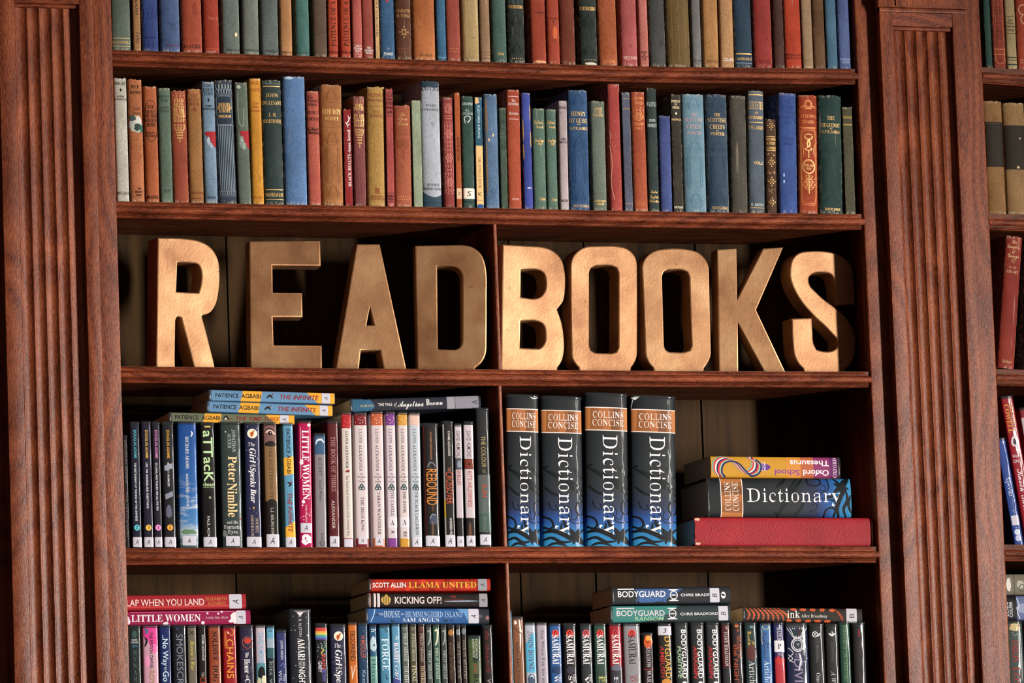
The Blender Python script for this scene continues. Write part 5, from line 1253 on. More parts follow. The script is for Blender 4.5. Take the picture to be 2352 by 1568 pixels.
def pilaster(label, sx0, sx1, px, flutes, ytop, z_cap=None, yr=0.0, PP=PP):
    """sx0 sx1: outer edges of the boards; px: pixel columns at row 784 of frame and panel edges"""
    f0, p0, p1, f1 = (at(p, 784, -PP).x for p in px)
    a0, a1 = (at(p, 784, -PP + .008).x for p in flutes)
    o = empty('fluted_pilaster', ((f0 + f1) / 2, 0, 0), label, 'pilaster')
    bx = o.location.x
    zt = at((px[0] + px[3]) / 2, ytop, -PP).z
    Zc = Z_TOP + .05
    for (x0, x1, y) in ((sx0, f0 + .012, 0), (f1 - .012, sx1, yr)):
        b = MB()
        b.box(x0 - bx, x1 - bx, y, .0225, 0, Zc, .0028 if yr == 0 else .0015)
        b.build('stile', M_WZ, o)
    b = MB()
    b.box(f0 + .001 - bx, f1 - (.013 if yr else .001) - bx, -.006, -.0005, 0, Zc)
    b.build('backing_board', M_WIN, o)
    for (x0, x1) in ((f0, p0), (p1, f1)):
        b = MB()
        b.box(x0 - bx, x1 - bx, -PP, -.0005 if x0 == f0 or yr == 0 else -.017, 0, Zc, .0012)
        b.build('frame_stile', M_WZ, o)
    b = MB()
    b.box(p0 - bx, p1 - bx, -PP + .0004, -.012, zt, zt + .032 if z_cap is None else z_cap - .0005)
    b.build('frame_rail', M_WX, o)
    b = MB()                              # small moulding closing the flutes at the head
    b.box(p0 - bx, p1 - bx, -PP + .004, -PP + .014, zt - .0065, zt, .002)
    b.build('panel_moulding', M_WX, o)
    w = (a1 - a0) / 5
    prof = [(p0 - bx, -PP + .008), (a0 - bx, -PP + .008)]
    sag = w * .96 * (.21 if yr else .27)
    Rr = ((w * .48) ** 2 + sag ** 2) / (2 * sag)
    for k in range(5):
        for i in range(13):
            t = i / 12
            u = 2 * t - 1
            prof.append((a0 - bx + w * (k + .02 + .96 * t), -PP + .008 + math.sqrt(Rr ** 2 - (u * w * .48) ** 2) - (Rr - sag)))
    prof += [(a1 - bx, -PP + .008), (p1 - bx, -PP + .008), (p1 - bx, -.004), (p0 - bx, -.004)]
    b = MB()
    b.loft([[(x, y, z) for (x, y) in prof] for z in (.1, zt - .006)])
    b.build('fluted_panel', M_WZ, o, sharp=50)
    if z_cap:
        b = MB()
        b.box(f0 - .004 - bx, f1 + .002 - bx, -PP - .006, -.012, z_cap + .0075, Zc, .0015)
        b.build('capital_block', M_WZ, o)
        b = MB()
        b.box(f0 - bx, f1 - bx, -PP - .0025, -.012, z_cap, z_cap + .0072, .001)
        b.build('capital_moulding', M_WZ, o)
        b = MB()                          # the console planted on the block
        q = []
        for i in range(9):
            a = math.radians(90 * i / 8)
            q.append((f0 + (f1 - f0) * (.80 - .13 * math.sin(a)), z_cap + .0075 + .03 * (1 - math.cos(a)) + .002))
        ring = [(x - bx, z) for x, z in q] + [(f0 + .028 - bx, q[-1][1]), (f0 + .028 - bx, q[0][1])]
        b.loft([[(x, y, z) for x, z in ring] for y in (-PP - .0085, -PP - .005)])
        b.build('console', M_WZ, o, sharp=30)
    else:
        b = MB()
        b.box(f0 - .003 - bx, f1 + .003 - bx, -PP - .006, -.012, zt + .0325, Zc, .0015)
        b.build('capital_block', M_WZ, o)
    return o


SX = at(2286, 784).x
pilaster('fluted oak pilaster in brighter light, beside the white hardback and the red-pink lying books', at(-48, 784).x, at(276.5, 784, -.0165).x,
         (14, 52, 202, 234), (53.5, 194), 8, yr=-.0165)
pilaster('fluted oak pilaster with moulded capital, beside the letter S and the dim bookcase', XR, SX,
         (2053, 2084, 2221, 2251), (2084, 2214), 62, z_cap=at(2100, 29, -.022).z, PP=.021)

# the next bay, beyond the second pilaster
bay = empty('bookcase', (SX + .1, .1, 0), 'dim bookcase beyond the second pilaster, only its edge showing', 'bookcase')
XB = at(2520, 784).x
BAY = [[(2262, 153), (2352, 158.5), (2520, 169)], [(2272, 489), (2352, 492), (2520, 498)], [(2290, 846.5), (2352, 848), (2520, 851)],
       [(2304, 1249.5), (2352, 1250), (2520, 1252)], [(2330, 1700), (2520, 1696)], [(2250, -230), (2520, -215)]]
for ln in BAY:
    shelf(ln, SX + .0006, XB, bay, mitre=False, shape=[(y + .0095, z) for y, z in NOSE])
b = MB()
b.box(SX - .05, SX - .035, .023, DEEP, 0, Z_TOP)
b.build('side_panel', M_WIN, bay)
b = MB()
b.box(XB + .0045, XB + .03, .002, DEEP, 0, Z_TOP)
b.build('side_panel', M_WIN, bay)
b = MB()
b.box(SX - .05, XB + .03, DEEP, DEEP + .02, 0, Z_TOP)
b.build('back_boards', M_BACK, bay)

for top in (case, bay):
    for ch in top.children:
        ch.matrix_parent_inverse = Matrix.Translation(-top.location)

# the room behind and below
b = MB()
b.box(-4, 4, .23, .30, 0, 4.2)
tag(b.build('wall_back', M_BACK, sharp=None), kind='structure')
b = MB()
b.box(-4, 4, -12, .30, -.1, 0)
tag(b.build('floor', M_WX, sharp=None), kind='structure')

# ------------------------------------------------------------------ the nine letters
LET = {
    'R': ((280, 500, 2.703), [[(222, 122), (400, 128), (490, 146), (555, 185), (597, 255), (608, 340), (603, 450), (580, 545), (545, 590), (497, 607), (520, 690), (580, 925), (452, 925),
                               (368, 622), (345, 612), (334, 640), (330, 925), (212, 925)],
                              [(345, 278), (430, 280), (470, 290), (490, 325), (490, 410), (475, 464), (340, 460)]]),
    'E': ((280, 500, 2.703), [[(790, 143), (1232, 143), (1236, 300), (936, 297), (938, 463), (1120, 465), (1123, 617), (938, 617), (944, 790), (1242, 792), (1243, 932), (798, 932)]]),
    'A': ((280, 500, 2.703), [[(1458, 162), (1602, 164), (1770, 935), (1628, 935), (1605, 825), (1485, 823), (1470, 935), (1325, 935)],
                              [(1540, 557), (1563, 665), (1520, 665)]]),
    'D': ((280, 500, 2.703), [[(1820, 172), (2080, 168), (2170, 180), (2232, 228), (2262, 320), (2266, 500), (2265, 800), (2248, 875), (2205, 922), (2150, 938), (1835, 938)],
                              [(1958, 303), (2050, 304), (2092, 322), (2112, 370), (2114, 500), (2112, 765), (2098, 802), (2060, 818), (1963, 815)]]),
    'B': ((1120, 500, 2.673), [[(92, 162), (310, 174), (400, 200), (452, 250), (474, 320), (478, 430), (465, 510), (428, 562), (455, 640), (470, 740), (470, 820), (450, 890), (405, 932), (82, 932)],
                               [(205, 318), (300, 318), (342, 340), (357, 390), (350, 450), (310, 490), (205, 487)],
                               [(203, 632), (300, 634), (342, 658), (355, 715), (347, 770), (310, 802), (200, 798)]]),
    'O': ((1120, 500, 2.673), [[(640, 172), (790, 172), (860, 190), (905, 235), (920, 300), (921, 550), (920, 820), (902, 890), (855, 934), (590, 934), (545, 905), (515, 840), (509, 550), (509, 300), (525, 235), (575, 188)],
                               [(668, 294), (755, 294), (792, 308), (803, 345), (803, 550), (803, 790), (790, 822), (755, 830), (670, 828), (635, 812), (625, 780), (625, 550), (625, 340), (635, 308)]]),
    'Q': ((1120, 500, 2.673), [[(1080, 190), (1220, 191), (1295, 212), (1342, 258), (1361, 320), (1366, 550), (1373, 820), (1352, 890), (1300, 938), (1055, 938), (1000, 905), (968, 830), (957, 550), (947, 310), (965, 250), (1015, 206)],
                               [(1110, 319), (1190, 319), (1226, 333), (1238, 370), (1243, 550), (1252, 780), (1240, 812), (1205, 823), (1125, 823), (1095, 808), (1084, 775), (1078, 550), (1073, 365), (1082, 332)]]),
    'K': ((1120, 500, 2.673), [[(1408, 193), (1530, 188), (1533, 500), (1690, 187), (1817, 180), (1650, 565), (1835, 942), (1705, 942), (1537, 645), (1540, 942), (1420, 942)]]),
    'S': ((1120, 500, 2.673), [[(2145, 540), (2138, 460), (2128, 385), (2108, 348), (2055, 335), (2003, 340), (1976, 362), (1974, 395), (1992, 430), (2060, 495), (2140, 555), (2205, 615), (2245, 680), (2262, 760),
                                (2256, 840), (2225, 905), (2165, 942), (1975, 942), (1920, 910), (1885, 850), (1872, 760), (1866, 617), (1992, 615), (1997, 700), (2003, 770), (2022, 808), (2062, 818), (2115, 815), (2143, 795),
                                (2148, 765), (2136, 735), (2080, 675), (2000, 600), (1930, 520), (1882, 440), (1858, 370), (1857, 310), (1872, 252), (1912, 215), (1985, 203), (2080, 206), (2160, 226), (2215, 265), (2244, 320), (2254, 400), (2256, 532)]]),
}
ROT = {'R': 7, 'E': -8, 'A': -6, 'D': -13, 'B': 3, 'O': 2, 'Q': -2, 'K': -7, 'S': 1}
LABEL = {'R': 'bronze papier-mache letter R, brightest of the row, first on the shelf', 'E': 'bronze papier-mache letter E between the R and the A',
         'A': 'bronze papier-mache letter A between the E and the D', 'D': 'dull bronze letter D turned away beside the shelf divider',
         'B': 'bronze papier-mache letter B just past the shelf divider', 'O': 'bronze papier-mache letter O touching the letter B',
         'Q': 'bronze papier-mache letter O next to the letter K', 'K': 'bronze papier-mache letter K between an O and the S',
         'S': 'bronze papier-mache letter S half in shadow beside the pilaster'}
for ch, ((ox, oy, sc), polys) in LET.items():
    P = [rounded([(ox + x / sc, oy + y / sc) for x, y in q]) for q in polys]
    xs = [p.x for p in P[0]]
    ys = [p.y for p in P[0]]
    xc, yb = (min(xs) + max(xs)) / 2, max(ys)
    ang = math.radians(ROT[ch])
    nrm = Vector((math.sin(ang), -math.cos(ang), 0))
    p0 = at(xc, yb, .026 if ch == 'D' else .051 if ch == 'S' else .045)
    zs = at(xc, lerp(SHELF[2], xc)).z
    ex = Vector((math.cos(ang), math.sin(ang), 0))
    base = Vector((p0.x, p0.y, zs + .0003))
    loops = []
    for q in P:
        L = []
        for p in q:
            w = at(p.x, p.y, n=nrm, p0=base) - base
            x, z = w.dot(ex), w.z
            if p.y > yb - 4:
                z = 0.0
            L.append(Vector((x, max(0, z))))
        if (area([(v.x, v.y) for v in L]) > 0) != (len(loops) == 0):
            L.reverse()
        loops.append(L)
    vs, fs = [], []
    TH, R = .042, .0024
    levels = [(0.0, R), (R * .3, R * .3), (R, 0.0), (TH - .001, 0.0), (TH, .001)]
    start = []
    for L in loops:
        n = len(L)
        nr = []
        for i in range(n):
            a, c = (L[i] - L[i - 1]), (L[(i + 1) % n] - L[i])
            d = (a.normalized() + c.normalized())
            d = d.normalized() if d.length > 1e-6 else a.normalized()
            k = max(.45, d.dot(a.normalized()))
            nr.append(Vector((-d.y, d.x)) / k)
        start.append([])
        for (y, ins) in levels:
            start[-1].append(len(vs))
            for i in range(n):
                q = L[i] + nr[i] * ins
                vs.append((q.x, y, max(0, q.y)))
        for j in range(len(levels) - 1):
            s0, s1 = start[-1][j], start[-1][j + 1]
            for i in range(n):
                k = (i + 1) % n
                fs.append((s0 + i, s1 + i, s1 + k, s0 + k))
    for lv, flip in ((0, False), (len(levels) - 1, True)):
        lp, ids = [], []
        for L, st in zip(loops, start):
            q = [vs[st[lv] + i] for i in range(len(L))]
            lp.append([Vector((p[0], p[2], 0)) for p in q])
            ids += range(len(vs), len(vs) + len(q))
            vs += q
        for t in tessellate_polygon(lp):
            fs.append(tuple(ids[i] for i in t))
    o = mesh_obj('letter_ornament', vs, fs, M_BRONZE, sharp=40, loc=base)
    bm = bmesh.new()
    bm.from_mesh(o.data)
    bm.normal_update()
    for fc in bm.faces:                   # the flat faces point straight forwards and back
        c = fc.calc_center_median()
        if abs(fc.normal.y) > .999 and (fc.normal.y > 0) == (c.y < TH / 2):
            fc.normal_flip()
    bm.to_mesh(o.data)
    bm.free()
    o.rotation_euler = (0, 0, ang)
    tag(o, LABEL[ch], 'letter', 'bronze letters on the middle shelf')


# ------------------------------------------------------------------ books on the two upper shelves
# x0, x1, head row, lean, colour, kind, colour word, feature, [what the spine carries]
def pals(c, ys, loops):
    return ['#pal|%s|%s|%s' % (a, b, c) for a, b in ys] + ['#loop|%s|%s|%s' % (a, b, c) for a, b in loops]


ROW1 = [
    (257, 303, -128, 1, '5f7168', 'h', 'grey-green', 'two gold rules', ['#line|87.5|1.3|g', '#line|105.5|1.3|g', 'BLACKWELL|97|5.5|43|g|r']),
    (307, 325, -120, 1, 'a87c54', 'h', 'narrow tan', 'upright black lettering', ['v:Huxley|-14|37|8|k|r|1', 'v:Faber|74|102|8|k|r|2']),
    (328, 366, -140, 0, '2c4486', 'h', 'royal blue', 'dark stamped lettering', ['NELSON|86|6|28|nv|b/', '#line|94|1|nv', '#scroll|96|108|nv', '#scroll|20|44|nv']),
    (370, 416, -150, 0, '4a6494', 'h', 'faded blue', 'dull red publisher name', ['BLACKIE|104|7|33|mr|r|5']),
    (419, 467, -146, 0, 'a54a32', 'h', 'rust', 'black publisher name', ['BLACKIE|106.5|8|41|k|r', '#blob|8|22|6|16|803524|3']),
    (470, 506, -130, 0, '9c3424', 'h', 'brick red', 'faded volume lettering', ['VOL.II|42|7|23|c8705e|r|4', '#line|112|1|b5523f']),
    (512, 553, -150, 2, '66736e', 'h', 'grey', 'worn cream nick', ['WARD-LOCK|114.5|5|34|2e3230|n|4', '#blob|11|79|3|5|d8c49a|4']),
    (559, 597, -146, 2, '707a74', 'h', 'pale grey', 'small black lettering', ['WARD-LOCK|116|5|32|2e3230|n|2']),
    (602, 642, -150, 2, '5d6a6c', 'h', 'blue-grey', 'small black lettering', ['WARD-LOCK|118|5|28|2e3230|n|4']),
    (645, 673, -140, 3, 'b8875a', 'h', 'light tan', 'black publisher name', ['WARD-LOCK|120|5|28|2c2018|n|2']),
    (681, 713, -150, 2, '3f6e6a', 'h', 'teal', 'faint lettering', ['WARD-LOCK|121.5|5|28|264846|n|1']),
    (721, 753, -120, 3, '5d4c40', 'h', 'brown-grey', 'plain unlettered spine', []),
    (755, 778, -135, 4, 'b8472c', 'h', 'orange-red', 'black lettering running upwards', ['w:PATIENCE OF A|3|107|11|k|r|1', 'CORAM|120|6|21|k|b|1']),
    (784, 808, -135, 4, 'b8472c', 'h', 'orange-red', 'black lettering running upwards', ['w:PATIENCE OF A|3|106|11|k|r', 'CORAM|120|6|21|k|b']),
    (811, 834, -125, 2, 'b45a54', 'h', 'rose', 'rubbed white publisher name', ['THE|106|4|9|w|b', "CHILDREN'S|112|4.4|20|pw|b", 'PRESS|118|4|12|pw|b', '#specks|104|132|26|.8|e8d8d0|5']),
    (835, 861, -125, 2, '9a463e', 'h', 'dusky red', 'white publisher name', ['THE|109.5|4.4|10|w|b', "CHILDREN'S|115.5|4.6|23|w|b", 'PRESS|121.5|4.4|16|w|b']),
    (863, 873, -110, 2, 'dcb684', 'f', 'slim cream', 'black lettering running upwards', ['w:TRAVELS WITH A DONKEY|-22|84|5|k|r']),
    (876, 909, -140, 2, '34608c', 'h', 'bright blue', 'white star', ['#fleur|112|6|w', 'EVANS|124|6.5|21|w|n/', '#dots|3|1|3|b03038']),
    (911, 948, -140, 2, '57301f', 'h', 'dark brown', 'gilt sunburst', ['CHARLOTTE|25.5|7|35|g2|r', 'M. YONGE|36.5|7|33|g2|r', '#fleur|74|24|g2', '#ring|0|74|5|6|1.2|g2', '#line|113|1|7c4c30', '#dots|120|6|1.6|7c4c30']),
    (951, 1003, -150, 2, 'b56c3c', 'h', 'wide orange-tan', 'spaced black lettering', ['BECKER|126.5|6|29|k|r|2']),
    (1005, 1027, -130, 2, '33688f', 'h', 'cobalt', 'faint footline', ['#line|131|1|7fb0c8']),
    (1028, 1060, -150, 2, '9f4a3e', 'h', 'dull rose-red', 'embossed panel', ['#scroll|-10|22|8a3c32', '#pal|36|56|8a3c32', '#dots|112|5|1.2|c08050', '#dots|119|4|1.2|c08050']),
    (1064, 1103, -150, 3, 'ab9468', 'h', 'beige', 'stained bare spine', ['#blob|-10|60|5|60|98825a|6']),
    (1105, 1128, -130, 2, '9c7e62', 'h', 'buff', 'small dark lettering', ['#line|120|1|4c3a2c', '#line|126|1|4c3a2c', '#line|134|1.4|5c4a38']),
    (1133, 1166, -150, 2, '44645e', 'h', 'sage green', 'gilt italic lettering', ['Nelson|123|7|16|g|i|1']),
    (1170, 1208, -140, 2, '222e2e', 'h', 'black-green', 'gilt author name', ['#scroll|-12|8|5a6a72', 'W.M.THACKERAY|16|7|34|g|b', '#pal|28|62|111a1a', '#scroll|68|86|111a1a', '#pal|96|124|111a1a', '#dots|134|6|1.1|b0a078']),
    (1222, 1257, -125, 2, '9f3f2a', 'h', 'orange-brown', 'volume lettering and torn tail', ['VOLUME|29.5|4.5|23|k|r|3', 'I.|36|4.5|5|k|r|3', '#blob|3|142|14|3|c89468|2']),
    (1260, 1288, -125, 2, 'a8442e', 'h', 'tomato red', 'volume lettering', ['VOLUME|43|4.5|20|k|r', 'II.|50|4.5|6|k|r', '#blob|3|75|6|14|bb5b36|8']),
    (1290, 1324, -130, 2, '70301e', 'h', 'oxblood', 'plain rubbed spine', []),
    (1335, 1375, -142, 1, '24322f', 'h', 'green-black', 'gilt author name and heart-shaped stamp', ['W.M.THACKERAY|20|8|38|g|b', '#pal|32|64|121a1a', '#scroll|72|90|121a1a', '#pal|100|126|121a1a', '#blob|2|146|15|3|c8c0b0|5', '#dots|137|7|1.1|b0a890']),
    (1378, 1421, -150, 1, 'a95a36', 'h', 'burnt orange', 'embossed tulips', ['#pal|-12|18|8e4626', '#stripes|20|100|4|.8|8e4626', '#pal|98|128|8e4626', 'ROUTLEDGE|140.5|6|30|g3|r']),
    (1429, 1467, -150, 2, 'b95f62', 'h', 'salmon pink', 'pale publisher name', ['NELSON|133|7|32|pw|r|1']),
    (1471, 1492, -130, 1, 'bd7068', 'h', 'shell pink', 'four lines of black lettering', ['BOOKS|119.5|5|14|k|b', 'OF|125|5|6|k|b', 'TO-DAY|130.5|5|16|k|b', 'LTD.|136|5|10|k|b']),
    (1495, 1532, -150, 1, '44484a', 'h', 'charcoal', 'plain faded spine', []),
    (1535, 1589, -156, 1, '6b5630', 'h', 'wide olive-brown', 'streaked spine', ['#stripes|-20|144|3|.6|8c7442']),
    (1592, 1613, -120, 2, '77797c', 'h', 'steel grey', 'small dark footline', ['METHUEN|139|4|17|2c3440|r']),
    (1618, 1653, -140, 4, 'b28350', 'h', 'ochre', 'black publisher name', ['WARD LOCK|140.5|6|27|3a2a1c|r|3']),
    (1657, 1688, -140, 3, 'c09468', 'h', 'sand', 'white publisher name', ['COLLINS|137|7|24|w|n|2']),
    (1690, 1731, -150, 1, '1d3c54', 'h', 'navy', 'broad gilt rule', ['#line|123.5|3|g', '#line|144.5|1.2|9db0b8', 'MACMILLAN & CO|135|6|35|g|b|1']),
    (1735, 1777, -150, 1, '9b3330', 'h', 'carmine', 'dark publisher name', ['BLACKIE|141.5|7|28|4a1618|r|2']),
    (1781, 1804, -130, 1, '472925', 'h', 'dark maroon', 'scuffed pale edges', []),
    (1806, 1844, -150, 2, 'bb4126', 'h', 'vermilion', 'stamped roundel', ['#ring|2|80|12|14|1|8e2c18', '#ring|2|80|8|10|1|8e2c18', '#ring|2|80|4|6|1|8e2c18', 'HODDER AND|126|5|35|k|r', 'STOUGHTON|133|5|34|k|r']),
    (1846, 1870, -130, 1, 'a58a6e', 'h', 'parchment', 'dark streaks', ['#dots|139|5|1.2|6c5844']),
    (1872, 1899, -130, 1, '684a30', 'h', 'walnut brown', 'plain spine', []),
    (1901, 1926, -130, 1, '47728f', 'h', 'sky blue', 'plain spine', []),
    (1929, 1957, -120, 1, '52669c', 'h', 'periwinkle', 'pale series name', ["EVERYMAN'S|136.5|4.5|26|lb|r", 'LIBRARY|143|4.5|19|lb|r']),
]
E2 = 'c9a06a'
